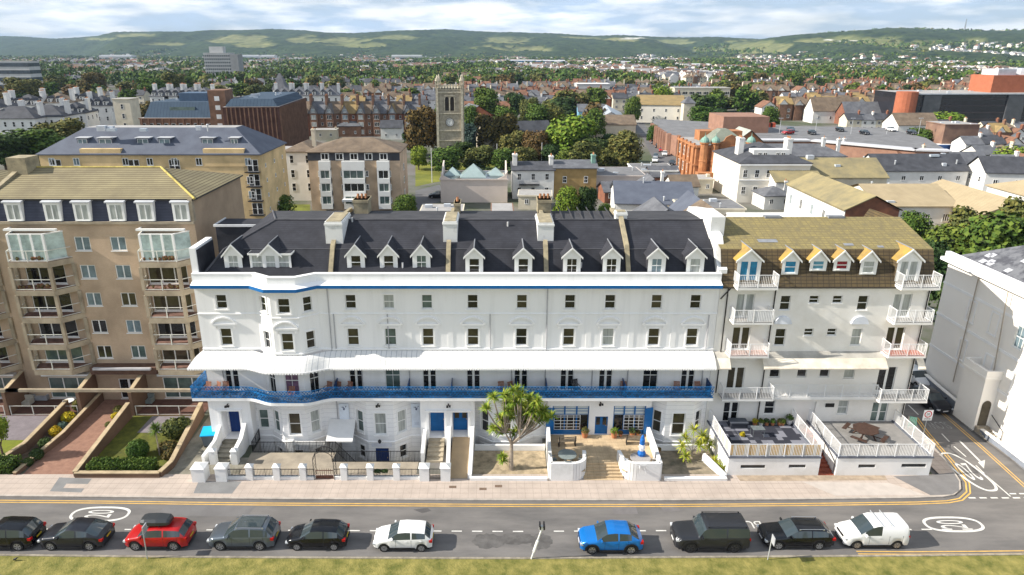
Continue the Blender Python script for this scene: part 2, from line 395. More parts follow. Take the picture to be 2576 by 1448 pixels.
patch('pavement_patch', [(150, 1205), (232, 1208), (205, 1243), (126, 1240)], top + .002, M('tarmac_grey', (.2, .2, .2), .9, .1, 1))
patch('pavement_patch', [(168, 1221), (226, 1222), (218, 1233), (160, 1232)], top + .006, SLAB)
patch('pavement_patch', [(500, 1215), (608, 1215), (584, 1246), (487, 1245)], top + .002, M('tarmac_grey'))
for q in ((1130, 1226), (1206, 1231), (1245, 1224)):
    patch('inspection_cover', [(q[0], q[1]), (q[0] + 18, q[1]), (q[0] + 18, q[1] + 6), (q[0], q[1] + 6)], top + .005, M('rusty_iron', (.16, .11, .08), .8, .2, 5))
patch('road_patch', [(1535, 1266), (1598, 1268), (1605, 1294), (1545, 1295)], .012, ASPP)
patch('road_patch', [(1655, 1268), (1700, 1268), (1712, 1286), (1670, 1288)], .012, ASPP)
patch('road_patch', [(430, 1262), (650, 1266), (620, 1300), (390, 1298)], .010, M('asphalt_mid', (.155, .15, .15), .9, .08, .8))
STN = M('damp_asphalt', (.105, .10, .097), .8, .25, 1.2)
rs = random.Random(5)
for cx_, cy_, rx, ry in ((1228, 1362, 44, 20), (1300, 1356, 52, 15), (1362, 1364, 28, 22)): patch('road_stain', [(cx_ + rx * math.cos(k * .21) * q, cy_ + ry * math.sin(k * .21) * q) for k in range(30) for q in (rs.uniform(.82, 1.05),)], .011 + cx_ * 1e-6, STN)
patch('road_stain', [(1040, 1283), (1075, 1278), (1085, 1286), (1062, 1292)], .011, M('faint_stain', (.10, .095, .095), .9, .1))
mb = MB()
def off(pts, d): return [(p[0], p[1]) for p in inset(pts, d)]
for d in (-.38, -.62): mb.strip(off(kb_all, d), .10, .014)
ge = grass_edge
rr = [G(2146 + 8, 1388), G(2300, 1389), G(2450, 1388), G(2640, 1386)]
mb.strip(rr + [(150, rr[-1][1])], .09, .014); mb.strip([(p[0], p[1] - .25) for p in rr] + [(150, rr[-1][1] - .25)], .09, .014)
yl = [G(2310, 975), G(2366, 1039), G(2466, 1126), G(2576, 1226), G(2640, 1275)]
mb.strip(yl, .09, .014); mb.strip([(p[0] + .25, p[1] + .02) for p in yl], .09, .014)
struct('yellow_line_marking', mb, YEL)
mb = MB()
def dash(x0, y0, x1, y1, wd=.11):
    a, b = G(x0, y0), G(x1, y1); mb.strip([a, b], wd, .016)
for i in range(46):
    px = 108 + i * 51.4
    if not 1335 < px < 1345: dash(px, 1331.5 + 6.5 * (1 - abs(px - 1288) / 1288), px + 26, 1331.5 + 6.5 * (1 - abs(px + 26 - 1288) / 1288))
for i in range(9): dash(2436 + i * 28, 1253.5, 2454 + i * 28, 1253.5, .14)
dash(2540, 1243, 2556, 1243, .14); dash(2564, 1243, 2580, 1243, .14)
for a in [(2369, 1092, 2388, 1112), (2400, 1124, 2430, 1150), (2455, 1172, 2476, 1192), (2482, 1198, 2542, 1250)]: dash(*a, .10)
dash(2414, 1110, 2472, 1168, .16); mb.poly([(G(2460, 1164)[0], G(2460, 1164)[1], .018), (G(2478, 1158)[0], G(2478, 1158)[1], .018), (G(2475, 1180)[0], G(2475, 1180)[1], .018)])
dash(2285, 1020, 2310, 1044, .12)
def ring(cx, cy, rx, ry, wd, n=40, rot=0, p=2.6):
    c = G(cx, cy); pts = []
    for k in range(n + 1):
        t_ = 2 * math.pi * k / n; a = math.copysign(abs(math.cos(t_)) ** (2 / p), math.cos(t_)) * rx; b = math.copysign(abs(math.sin(t_)) ** (2 / p), math.sin(t_)) * ry
        pts.append((c[0] + a * math.cos(rot) - b * math.sin(rot), c[1] + a * math.sin(rot) + b * math.cos(rot)))
    mb.strip(pts, wd, .016)
ring(252, 1294.5, 2.05, .78, .2); ring(2398, 1320, 2.0, .76, .2); ring(2434, 1186, .95, 2.6, .2, rot=R(4))
struct('white_line_marking', mb, WHT)
def tomesh(o):
    me = bpy.data.meshes.new_from_object(o); n = bpy.data.objects.new(o.name, me); COL.objects.link(n); n.location = o.location; n.rotation_euler = o.rotation_euler; n.scale = o.scale
    n.parent = o.parent
    for k in o.keys(): n[k] = o[k]
    nm = o.name; bpy.data.objects.remove(o); n.name = nm; return n
def road_text(txt, px, py, sx_, sy_, rz, z=.017):
    cu = bpy.data.curves.new('road_lettering', 'FONT'); cu.body = txt; cu.size = 1; cu.align_x = 'CENTER'; cu.align_y = 'CENTER'; cu.fill_mode = 'FRONT'; cu.materials.append(WHT)
    o = bpy.data.objects.new('road_lettering', cu); COL.objects.link(o); x, y = G(px, py); o.location = (x, y, z); o.rotation_euler = (0, 0, rz); o.scale = (sx_, sy_, 1)
    if txt == 'SLOW': cu.materials.clear(); cu.materials.append(M('faded_road_paint', (.26, .255, .25), .8, .3, 3))
    o['kind'] = 'structure'; tomesh(o); return o
road_text('20', 254, 1294, .95, 2.7, R(90)); road_text('20', 2398, 1320, .95, 2.7, R(90)); road_text('20', 2433, 1184, 1.15, 3.4, R(180))
road_text('BUS', 1885, 1320, 1.1, 1.15, R(180)); road_text('SLOW', 2360, 1070, .7, 1.7, R(180))

from mathutils import noise as NZ
SKY_ = [(-500, 96), (0, 92), (60, 94), (140, 99), (200, 96), (245, 92), (290, 82), (400, 81), (480, 82), (520, 78), (600, 78), (680, 75), (760, 78), (830, 84), (900, 85), (960, 81), (1010, 79), (1075, 77), (1120, 75), (1180, 79), (1240, 82),
        (1300, 83), (1400, 86), (1490, 92), (1560, 90), (1640, 94), (1720, 96), (1800, 95), (1860, 98), (1910, 101), (1960, 95), (2000, 90), (2060, 86), (2130, 82), (2200, 76), (2240, 73), (2330, 76), (2440, 79), (2576, 78), (3100, 84)]
def interp(tab, x):
    for i in range(len(tab) - 1):
        if tab[i][0] <= x <= tab[i + 1][0]:
            f = (x - tab[i][0]) / (tab[i + 1][0] - tab[i][0]); f = f * f * (3 - 2 * f) if tab is not SKY_ else f
            return tab[i][1] + (tab[i + 1][1] - tab[i][1]) * f
    return tab[0][1] if x < tab[0][0] else tab[-1][1]
RID = [(-500, 6600), (150, 6400), (300, 5000), (1850, 4700), (2080, 3600), (3100, 3200)]
BAS = [(-500, 4300), (150, 4200), (300, 3300), (1000, 2900), (1700, 2700), (1950, 2200), (2200, 1650), (3100, 1350)]
FIELDS = [(350, 92, 55, 4), (250, 100, 40, 4), (420, 113, 60, 3), (600, 102, 90, 10), (640, 112, 60, 7), (760, 100, 60, 10), (860, 104, 90, 9), (1000, 96, 55, 6), (900, 116, 80, 5), (1090, 90, 20, 3), (1270, 103, 75, 9), (1300, 122, 90, 8),
          (1480, 97, 70, 3), (1560, 101, 60, 3), (1700, 108, 60, 6), (1820, 107, 70, 4), (1900, 120, 80, 13), (1960, 133, 60, 8), (1800, 128, 60, 6), (2130, 96, 60, 9), (2190, 104, 60, 10), (2050, 102, 60, 7), (2260, 118, 60, 5), (2340, 112, 40, 7), (2450, 108, 35, 7), (1850, 148, 130, 3), (2320, 127, 60, 5)]
CHALK = [(2135, 105, 30, 3.2), (2085, 101, 14, 2), (2520, 79.5, 30, 1.2), (1590, 98.5, 40, 1.6)]
def project(x, y, z):
    Z = y * cp + (H - z) * sp; v = (y * sp - (H - z) * cp) / Z
    return CX + FP * x / Z, CY - FP * v
NR = 110
vs, fs, cols_ = [], [], []
pxs = list(range(-420, 3060, 7)); 
for ci, px in enumerate(pxs):
    Yr, Yb, ys_ = interp(RID, px), interp(BAS, px), interp(SKY_, px)
    d = ray(px, ys_); zr = H + d[2] * Yr / d[1]
    for j in range(NR + 1):
        tt = j / NR * 1.12
        Y = Yb + (Yr - Yb) * tt; 
        s_ = min(tt, 1); s_ = s_ ** 1.25 * (1.25 - .25 * s_) if s_ < 1 else 1 - (tt - 1) * 2
        zz = zr * s_
        x = d[0] * Y / d[1]
        e = math.sin(min(tt, 1) * math.pi) ** .8
        zz += e * 42 * NZ.fractal(Vector((x / 480, Y / 1300, 3.3)), .9, 2.1, 5)
        if tt < 1: zz = min(zz, (H + (d[2] / d[1]) * Y) - 3)
        pj = project(x, Y, zz)
        f_ = max((1 - ((pj[0] - a) / c) ** 2 - ((pj[1] - b) / (e2 + 1)) ** 2 for a, b, c, e2 in FIELDS))
        wz = NZ.fractal(Vector((x / 260, Y / 420, 0)), .8, 2.1, 5)
        field = max(0, min(1, (f_ * .85 + wz * 1.25 + .7 * NZ.noise(Vector((x / 60, Y / 100, 4))) - .12) * 3.2))
        if Y < 3000 and tt < .5: field = max(0, min(1, field - .1))
        chalk = max(0, max((1 - ((pj[0] - a) / c) ** 2 - ((pj[1] - b) / e2) ** 2 for a, b, c, e2 in CHALK)) * 2 + .5 * NZ.noise(Vector((x / 40, Y / 40, 7))) - .3)
        wood = 1 - field
        if tt > .02: zz += wood * (5 + 6 * NZ.noise(Vector((x / 16, Y / 22, 1)))) * (1.0 if tt < 1 else .7)
        vs.append((x, Y, zz if tt > 0 else -4)); cols_.append((field, min(1, chalk), .5 + .5 * NZ.fractal(Vector((x / 900, Y / 1200, 9)), .9, 2, 4), 1))
for i in range(len(pxs) - 1):
    for j in range(NR):
        a = i * (NR + 1) + j; fs.append((a, a + NR + 1, a + NR + 2, a + 1))
me = bpy.data.meshes.new('hills'); me.from_pydata(vs, [], fs); me.polygons.foreach_set('use_smooth', [True] * len(fs))
ca = me.color_attributes.new('cover', 'FLOAT_COLOR', 'POINT'); ca.data.foreach_set('color', [v for c in cols_ for v in c])
m, t, b = nt('downland'); b.inputs['Roughness'].default_value = .95; b.inputs['Specular IOR Level'].default_value = .1
at = t.nodes.new('ShaderNodeAttribute'); at.attribute_name = 'cover'; sp_ = t.nodes.new('ShaderNodeSeparateColor'); t.links.new(at.outputs['Color'], sp_.inputs[0])
n = t.nodes.new('ShaderNodeTexNoise'); n.inputs['Scale'].default_value = .02; n.inputs['Detail'].default_value = 8; n.inputs['Roughness'].default_value = .7; g_ = t.nodes.new('ShaderNodeNewGeometry'); t.links.new(g_.outputs['Position'], n.inputs['Vector'])
def mixc(f, a, b_):
    x = t.nodes.new('ShaderNodeMix'); x.data_type = 'RGBA'; t.links.new(f, x.inputs['Factor'])
    for s_, i in ((a, 6), (b_, 7)):
        if isinstance(s_, tuple): x.inputs[i].default_value = c4(s_)
        else: t.links.new(s_, x.inputs[i])
    return x.outputs[2]
rp = t.nodes.new('ShaderNodeMapRange'); rp.inputs['From Min'].default_value = .35; rp.inputs['From Max'].default_value = .65; t.links.new(n.outputs['Fac'], rp.inputs['Value'])
wd = mixc(rp.outputs[0], (.006, .017, .009), (.048, .072, .024)); fl = mixc(sp_.outputs[2], (.15, .165, .06), (.28, .255, .11)); fl2 = mixc(rp.outputs[0], fl, (.085, .105, .04))
mx_ = mixc(sp_.outputs[0], wd, fl2); mx2 = mixc(sp_.outputs[1], mx_, (.6, .58, .5)); t.links.new(mx2, b.inputs['Base Color'])
me.materials.append(m); ho = bpy.data.objects.new('hills', me); COL.objects.link(ho); ho['kind'] = 'structure'
def hill_z(x, Y):
    best = 0
    Z = Y * cp + H * sp; px = CX + FP * x / Z
    Yr, Yb = interp(RID, px), interp(BAS, px)
    if Y <= Yb: return 0
    ys_ = interp(SKY_, px); d = ray(px, ys_); zr = H + d[2] * Yr / d[1]; tt = min(1, (Y - Yb) / (Yr - Yb)); return zr * tt ** 1.25 * (1.25 - .25 * tt)
mb = MB(); mb.box(-9500, -420, -5, 9500, 8800, 330)
m = bpy.data.materials.new('haze'); m.use_nodes = True; t = m.node_tree; t.nodes.remove(t.nodes['Principled BSDF']); v = t.nodes.new('ShaderNodeVolumePrincipled')
v.inputs['Color'].default_value = (.55, .75, 1, 1); v.inputs['Density'].default_value = .00005; v.inputs['Anisotropy'].default_value = .0
t.links.new(v.outputs[0], t.nodes['Material Output'].inputs['Volume'])
struct('haze', mb, m, kind='stuff')
BLUE = M('blue_paint', (.008, .125, .36), .45, .12, 1.2); BLUED = M('blue_door_paint', (.006, .035, .16), .4, .1, 1)
SLATE = banded('roof_slate_dark', (.036, .037, .045), (.028, .029, .036), .12, .16, 'z', .25, .8)
FELT = M('roof_felt_dark', (.058, .058, .064), .9, c2=(.036, .037, .043), sc_=.8, detail=9)
FELTG = M('roof_felt_grey', (.10, .105, .11), .9, c2=(.055, .056, .062), sc_=1.0, detail=9)
LEAD = M('lead_grey', (.22, .23, .25), .6, .2, .8)
STONE = M('lichen_stone', (.40, .34, .22), .9, c2=(.22, .19, .13), sc_=1.4, detail=8)
WALLW = M('white_render', (.87, .865, .86), .75, c2=(.79, .785, .78), sc_=.8, detail=9, lo=.28, hi=.5, stretch=(1.6, 1.6, .14))
WALLG = banded('grooved_white_render', (.84, .84, .84), (.57, .57, .59), .42, .06, 'z', .05, .5)
WSTAIN = M('stained_white_render', (.76, .76, .74), .8, c2=(.58, .57, .53), sc_=.9, lo=.25, hi=.5, detail=9)
def offset_path(path, d):
    out = []
    for i, p in enumerate(path):
        P0 = Vector(path[i]); ns = []
        if i > 0: t_ = (P0 - Vector(path[i - 1])).normalized(); ns.append(Vector((t_.y, -t_.x)))
        if i < len(path) - 1: t_ = (Vector(path[i + 1]) - P0).normalized(); ns.append(Vector((t_.y, -t_.x)))
        if len(ns) == 2:
            b_ = (ns[0] + ns[1]).normalized(); q = P0 + b_ * (d / max(.3, b_.dot(ns[0])))
        else: q = P0 + ns[0] * d
        out.append((q.x, q.y))
    return out
def sweep(mb, path, prof, m=0, caps=True):
    rings = [[(x, y, z) for (x, y) in offset_path(path, c)] for c, z in prof]
    for a, b in zip(rings, rings[1:]):
        for i in range(len(path) - 1): mb.poly([a[i], a[i + 1], b[i + 1], b[i]], m)
    if caps:
        mb.poly([r[0] for r in rings][::-1], m); mb.poly([r[-1] for r in rings], m)
YF = 52.0; HX0, HX1 = -24.1, 18.35
BAY = [(-19.2, YF), (-17.75, YF - 1), (-15.6, YF - 1), (-14.2, YF)]
UP = [(HX0, YF)] + BAY + [(HX1, YF)]
hotel = root('seafront_hotel', 'long white hotel terrace with blue fascia, blue lace balcony and black slate roof', 'hotel', (-3, YF, 0))
def frames(path): 
    fr = []
    for a, b in zip(path, path[1:]):
        th = math.degrees(math.atan2(b[1] - a[1], b[0] - a[0])); fr.append((Fr(a[0], a[1], th), math.hypot(b[0] - a[0], b[1] - a[1])))
    return fr
colx = [S(px, YF, 12.7) for px in (557, 882, 978, 1074, 1189, 1313, 1434, 1535, 1652, 1750)]
mb = MB(); wins = []
fr_up = frames(UP)
for k, (fr, L_) in enumerate(fr_up):
    holes = []
    if k in (0, 4):
        for i, x in enumerate(colx):
            a = x - fr.x
            if not (0 < a < L_): continue
            if (k == 0) != (i == 0): continue
            holes += [(a, 12.13, .86, 1.2), (a, 8.88, .92, 1.5)]; big = i in (2, 8)
            holes.append((a, 4.72, 1.25 if big else 1.12, 2.75))
            wins += [(fr, a, 12.13, .86, 1.2, 'sash', 'ddcgdbddbd'[i]), (fr, a, 8.88, .92, 1.5, 'sash', 'bbgbbdbcbb'[i]), (fr, a, 4.72, 1.25 if big else 1.12, 2.75, 'sash4' if big else 'french', 'g' if i == 2 else 'd')]
    else:
        a = L_ / 2; wd = .95 if k == 2 else .72
        holes = [(a, 12.1, wd, 1.25), (a, 8.85, wd, 1.5), (a, 4.72, wd + (.2 if k == 2 else .1), 2.75)]
        wins += [(fr, a, 12.1, wd, 1.25, 'sash', 'd'), (fr, a, 8.85, wd, 1.5, 'sash', 'b' if k != 1 else 'd'), (fr, a, 4.72, wd + (.2 if k == 2 else .1), 2.75, 'sash4', M('glass_purple_curtain', (.16, .09, .15), .3, .5, 1.4, spec=.5) if k == 2 else 'd')]
    wallh(mb, fr, 0, L_, 4.3, 14.5, holes, .16)
ends = MB(); ends.poly([(HX0, 66, -2.4), (HX0, YF, -2.4), (HX0, YF, 14.5), (HX0, 66, 14.5)]); ends.poly([(HX1, YF, 0), (HX1, 66, 0), (HX1, 66, 14.5), (HX1, YF, 14.5)]); ends.poly([(HX1, 66, 0), (HX0, 66, 0), (HX0, 66, 14.5), (HX1, 66, 14.5)])
mb.v += []; 
part('wall', mb, WALLW, hotel); part('end_wall', ends, WSTAIN, hotel)
for fr, a, b, wd, h, kd, g in wins: window(hotel, fr, a, b, wd, h, kd, g, rec=.14, name='french_window' if kd == 'french' else 'sash_window')
def arch_mesh(w_, h_):
    m_ = MB(); n = 14; rad = (w_ * w_ / 4 + h_ * h_) / (2 * h_); c = h_ - rad; a0 = math.asin(w_ / 2 / rad)
    for k in range(n):
        p = [-a0 + 2 * a0 * (k + j) / n for j in (0, 1)]
        o_ = [(rad * math.sin(q), c + rad * math.cos(q)) for q in p]; i_ = [((rad - .13) * math.sin(q), c + (rad - .13) * math.cos(q)) for q in p]
        m_.ex([(i_[0][0], -.15, i_[0][1]), (i_[1][0], -.15, i_[1][1]), (o_[1][0], -.15, o_[1][1]), (o_[0][0], -.15, o_[0][1])], (0, .15, 0))
    m_.box(-w_ / 2, -.14, -.1, w_ / 2, 0, .0); m_.box(-w_ / 2 + .1, -.12, -.22, w_ / 2 - .1, 0, -.1)
    for s_ in (-1, 1): m_.box(s_ * (w_ / 2 - .28) - .09, -.1, -.42, s_ * (w_ / 2 - .28) + .09, 0, -.22)
    return m_.mesh('hood_moulding', WALLW)
HM = arch_mesh(2.1, .6)
def put(mesh, name, parent, fr, a, b):
    o = bpy.data.objects.new(name, mesh); link(o, parent); o.location = Vector(fr.p(a, b)) - parent.location; o.rotation_euler = (0, 0, fr.th); return o
def surround(w_, h_, t_=.13):
    m_ = MB(); m_.box(-w_ / 2 - t_, -.05, -.02, -w_ / 2, .0, h_ + t_); m_.box(w_ / 2, -.05, -.02, w_ / 2 + t_, 0, h_ + t_); m_.box(-w_ / 2, -.05, h_, w_ / 2, 0, h_ + t_); m_.box(-w_ / 2 - t_ - .03, -.1, -.14, w_ / 2 + t_ + .03, 0, -.075)
    return m_.mesh('window_surround', WALLW)
SM = {}
for fr, a, b, wd, h, kd, g in wins:
    if b < 5: continue
    k = (round(wd, 2), round(h, 2))
    if k not in SM: SM[k] = surround(wd, h)
    put(SM[k], 'window_surround', hotel, fr, a, b)
    if b < 9 and (fr.th == 0): put(HM, 'hood_moulding', hotel, fr, a, 10.85)
mb = MB(); sweep(mb, UP, [(0, 11.62), (.07, 11.64), (.07, 11.72), (0, 11.76)]); sweep(mb, UP, [(0, 8.45), (.09, 8.47), (.09, 8.6), (0, 8.64)])
for i in range(len(colx) - 1):
    if i: 
        x = (colx[i] + colx[i + 1]) / 2; mb.box(x - .22, YF - .03, 8.7, x + .22, YF, 11.6)
part('string_course', mb, WALLW, hotel)
mb = MB(); sweep(mb, UP, [(0, 13.85), (.1, 13.9), (.18, 14.05), (.5, 14.1), (.62, 14.13), (.62, 14.335), (.58, 14.34), (.12, 14.52), (.0, 14.53)])
part('cornice', mb, WALLW, hotel)
mb = MB(); sweep(mb, UP, [(.621, 14.07), (.66, 14.07), (.66, 14.33), (.621, 14.33)]); part('blue_fascia', mb, BLUE, hotel)
mb = MB(); sweep(mb, UP, [(.1, 14.5), (.1, 15.1), (.13, 15.1), (.13, 15.17), (-.26, 15.17), (-.26, 14.45)]); part('parapet', mb, WALLW, hotel)
rp = [(52.3, 14.45), (53.9, 16.62), (57.2, 18.28), (57.5, 18.25), (62.2, 17.95), (66, 16)]
xl = [-23.75, -22.0, -18.6, -18.7, -20.4, -23]
mb = MB()
for i in range(5):
    mb.poly([(xl[i], rp[i][0], rp[i][1]), (HX1, rp[i][0], rp[i][1]), (HX1, rp[i + 1][0], rp[i + 1][1]), (xl[i + 1], rp[i + 1][0], rp[i + 1][1])], 0 if i < 2 else 1)
mb.poly([(xl[0], rp[0][0], 14.45), (xl[1], rp[1][0], rp[1][1]), (xl[2], rp[2][0], rp[2][1]), (xl[4], rp[4][0], rp[4][1]), (-24, 66, 14.45)], 0)
mb.poly([(HX0, YF - .1, 14.45), (HX1, YF - .1, 14.45), (HX1, 52.4, 14.45), (HX0, 52.4, 14.45)], 1)
mb.poly([(-19.2, YF, 14.5), (-17.7, YF - .95, 14.5), (-15.65, YF - .95, 14.5), (-14.2, YF, 14.5)], 1)
for (xa, xb) in ((-3.2, 4), (4.8, 10.8)):
    for k in range(7): 
        x = xa + (xb - xa) * (k + .5) / 7
        if xa > 4: mb.box(x - .03, 57.4, 18.22, x + .03, 62.2, 18.34, 1)
roof = part('roof', mb, [SLATE, FELT], hotel)
mb = MB()
for i in (0, 1): mb.tube((xl[i], rp[i][0], rp[i][1] + .02), (xl[i + 1], rp[i + 1][0], rp[i + 1][1] + .02), .09, n=6)
mb.tube((xl[2], 57.2, 18.3), (xl[4], 62.2, 17.97), .09); mb.tube((xl[2], 57.2, 18.32), (HX1, 57.2, 18.32), .08)
mb.box(-22, 53.86, 16.60, HX1, 53.96, 16.66)
part('ridge_tiles', mb, M('ridge_dark', (.085, .085, .095), .8, .2, 1), hotel)
def rz_(y):
    for (a, za), (b, zb) in zip(rp, rp[1:]):
        if a <= y <= b: return za + (zb - za) * (y - a) / (b - a)
    return 14.5
def party(x, w_, y0, y1, h_=.34, mat=STONE, ys=None):
    m_ = MB(); yy = [y for y in [y0, 53.9, 57.2, 62.2, y1] if y0 <= y <= y1]; yy = sorted(set([y0, y1] + yy))
    pts = [(x - w_ / 2, y, rz_(y) + h_) for y in yy] + [(x - w_ / 2, y, rz_(y) - .4) for y in yy[::-1]]
    m_.ex(pts, (w_, 0, 0)); return part('party_wall', m_, mat, hotel)
for x in (-13.1, -3.6, 4.35, 11.0): party(x, .36, 52.35, 54.5 if x < 10 else 62)
for x in (-13.1, -3.6, 4.35): party(x, .3, 58, 62)
CHIM = M('white_chimney_render', (.74, .74, .72), .85, c2=(.45, .44, .42), sc_=1.5, lo=.2, hi=.45, detail=9)
for x, w_, y0, y1, z1 in ((-13.05, 1.42, 54.5, 58.0, 18.75), (-3.5, 1.16, 54.7, 58.2, 18.75), (4.4, 1.32, 54.8, 58.2, 18.6), (11.05, .95, 57.2, 58.1, 18.95)):
    m_ = MB(); zb = rz_(y0) - .3; m_.box(x - w_ / 2, y0, zb, x + w_ / 2, y1, z1); m_.box(x - w_ / 2 - .05, y0 - .05, z1 - .28, x + w_ / 2 + .05, y1 + .05, z1 - .14, 0)
    m_.box(x - w_ / 2 + .1, y0 + .1, z1, x + w_ / 2 - .1, y1 - .1, z1 + .06, 1)
    ch = part('chimney_stack', m_, [CHIM, STONE], hotel)
for x, w_, z1 in ((-11.9, 1.3, 19.3), (-3.2, .5, 19.0), (4.7, 1.2, 19.3)):
    m_ = MB(); m_.box(x - w_ / 2, 60.6, 17.2, x + w_ / 2, 62.4, z1); m_.box(x - w_ / 2 - .06, 60.5, z1 - .25, x + w_ / 2 + .06, 62.5, z1)
    for k in range(3 if w_ > 1 else 1): m_.lathe([(.13, 0), (.11, .4)], (x - .35 + .35 * k if w_ > 1 else x, 61.5, z1), 8, 1)
    part('rear_chimney', m_, [STONE, M('clay_pot', (.42, .2, .1), .8, .2, 3)], hotel)
m_ = MB(); m_.box(HX0, 52.15, 14.4, HX0 + .5, 55.6, 17.2, 0); m_.box(HX0 + .502, 52.3, 14.4, HX0 + .6, 55.5, 17.0, 1); part('end_parapet_stub', m_, [WALLW, SLATE], hotel)
m_ = MB(); m_.box(-24.6, 59, 14, -20.6, 61.6, 17.3, 0); m_.box(-24.72, 58.88, 17.25, -20.52, 58.99, 17.45, 1); m_.box(-24.72, 59, 17.25, -24.61, 61.7, 17.45, 1); m_.box(-24.59, 59.02, 17.31, -20.62, 61.6, 17.36, 0); part('rear_roof_box', m_, [SLATE, M('white_trim', (.7, .7, .7), .5)], hotel)
m_ = MB(); pts = [(HX1 - .25, 52.2, 14.4), (HX1 - .25, 66, 14.4), (HX1 - .25, 62, 18.4), (HX1 - .25, 58.6, 19.0), (HX1 - .25, 57.3, 19.0), (HX1 - .25, 55.3, 17.9), (HX1 - .25, 54.2, 17.7), (HX1 - .25, 52.9, 15.9), (HX1 - .25, 52.2, 15.4)]
m_.ex(pts, (.75, 0, 0)); m_.box(HX1 - .3, 55, 17.2, HX1 + .85, 58.4, 19.05); part('end_gable_wall', m_, CHIM, hotel)
m_ = MB()
for x, y in ((-7.3, 53), (-1.2, 53.2), (7.2, 53), (16.8, 53), (1.3, 56.5), (-12, 57)): m_.lathe([(.08, -.5), (.08, .35), (.0, .36)], (x, y, rz_(y)), 8)
part('vent_pipe', m_, M('pipe_pale', (.5, .5, .5), .6, .1), hotel, label='short vent pipes standing on the slate roof')
def dormer(parent, x, y, zb, wd=1.45, ht=1.42, gr=.85, dep=2.6, win=((0, .84, 1.2),), wb=.16, gable_w=None, kind='sash', g='d', roofm=None, side=None, verge=None, nm='dormer'):
    roofm = roofm or SLATE; side = side or SLATE; verge = verge or WHITE
    fr = Fr(x, y, 0, zb); m_ = MB(); wallh(m_, fr, -wd / 2, wd / 2, 0, ht, [(a, wb, w_, h_) for a, w_, h_ in win], .08)
    gw = gable_w or wd
    m_.poly([fr.p(-gw / 2, ht), fr.p(gw / 2, ht), fr.p(0, ht + gr)])
    m_.poly([fr.p(wd / 2, 0), fr.p(wd / 2, 0, -dep), fr.p(wd / 2, ht, -dep), fr.p(wd / 2, ht)], 1); m_.poly([fr.p(-wd / 2, 0, -dep), fr.p(-wd / 2, 0), fr.p(-wd / 2, ht), fr.p(-wd / 2, ht, -dep)], 1)
    d = part(nm, m_, [verge, side], parent)
    r_ = MB(); ov = .14; s_ = gr / (gw / 2); e = gw / 2 + ov; zt = ht + gr; ze = zt - s_ * e
    for sg in (-1, 1):
        r_.faces([fr.p(0, zt + .05, .1), fr.p(sg * e, ze + .05, .1), fr.p(sg * e, ze + .05, -dep), fr.p(0, zt + .05, -dep), fr.p(0, zt, .1), fr.p(sg * e, ze, .1), fr.p(sg * e, ze, -dep), fr.p(0, zt, -dep)],
                 [(0, 1, 2, 3) if sg > 0 else (3, 2, 1, 0), (1, 2, 6, 5), (2, 3, 7, 6), (5, 6, 7, 4)], 0)
        r_.ex([fr.p(0, zt + .07, .1), fr.p(sg * (e + .02), ze + .07, .1), fr.p(sg * (e + .02), ze - .1, .1), fr.p(0, zt - .1, .1)], (0, -.06, 0), 1)
    if wd > gw + .3:
        for a, b in ((-wd / 2 - .1, -gw / 2 + .1), (gw / 2 - .1, wd / 2 + .1)): fbox(r_, fr, a, b, ht - .02, ht + .12, .12, -dep + .4, 1); fbox(r_, fr, a + .05, b - .05, ht + .12, ht + .14, .08, -dep + .4, 0)
    r_.tube(fr.p(0, zt + .06, .08), fr.p(0, zt + .06, -dep), .05, n=5, m=2)
    part('dormer_roof', r_, [roofm, verge, LEAD], d)
    for a, w_, h_ in win: window(d, fr, a, wb, w_, h_, kind, g, rec=.07, name='dormer_window', sill=True, ft=.06)
    return d
for px, g in ((586, 'c'), (895, 'd'), (977.5, 'd'), (1060, 'g')):
    dormer(hotel, S(px, 52.95, 16), 52.95, 15.02, g=g, kind='sash4' if px in (586, 1060) else 'sash', gr=.84)
dormer(hotel, S(680, 52.95, 16), 52.95, 15.02, wd=3.35, ht=1.42, gr=.85, gable_w=1.7, win=((-1.08, .92, 1.2), (0, .82, 1.2), (1.08, .92, 1.2)), g='c')
for px, g, k in ((1193, 'd', 'sash'), (1316.6, 'd', 'sash'), (1439, 'd', 'sash4'), (1539, 'd', 'sash4'), (1653, 'l', 'sashv'), (1750, 'c', 'sash')):
    dormer(hotel, S(px, 52.45, 16), 52.45, 14.85, wd=1.42, ht=1.6, gr=.68, g=g, kind=k, wb=.2, win=((0, .86, 1.22),))
def curve_path(x0, x1, y, yb, n=9):
    out = [(x0, y)]
    for k in range(n + 1):
        f = k / n; out.append((-20.4 + 2.5 * f, y + (yb - y) * (.5 - .5 * math.cos(math.pi * f))))
    for k in range(n + 1):
        f = k / n; out.append((-15.5 + 2.4 * f, yb + (y - yb) * (.5 - .5 * math.cos(math.pi * f))))
    return out + [(x1, y)]
outer = curve_path(HX0 - .9, HX1, 50.6, 49.75); inner = curve_path(HX0 - .02, HX1, 51.98, 51.0)
CAN = banded('canopy_sheet', (.74, .735, .72), (.46, .47, .49), .42, .12, 'x', .1, 1.1, c2=(.56, .555, .53), lo=.25, hi=.48)
mb = MB(); N_ = 5
def canpt(i, f):
    a, b = inner[i], outer[i]; bulge = .16 * math.sin(math.pi * f)
    return (a[0] + (b[0] - a[0]) * f, a[1] + (b[1] - a[1]) * f, 8.42 - 1.0 * f + bulge)
for i in range(len(outer) - 1):
    for k in range(N_): mb.poly([canpt(i, (k + 1) / N_), canpt(i + 1, (k + 1) / N_), canpt(i + 1, k / N_), canpt(i, k / N_)])
a, b = outer[0], inner[0]
mb.poly([(HX0 - .02, 64, 8.42), (HX0 - .9, 64, 7.42), canpt(0, 1), canpt(0, 0)])
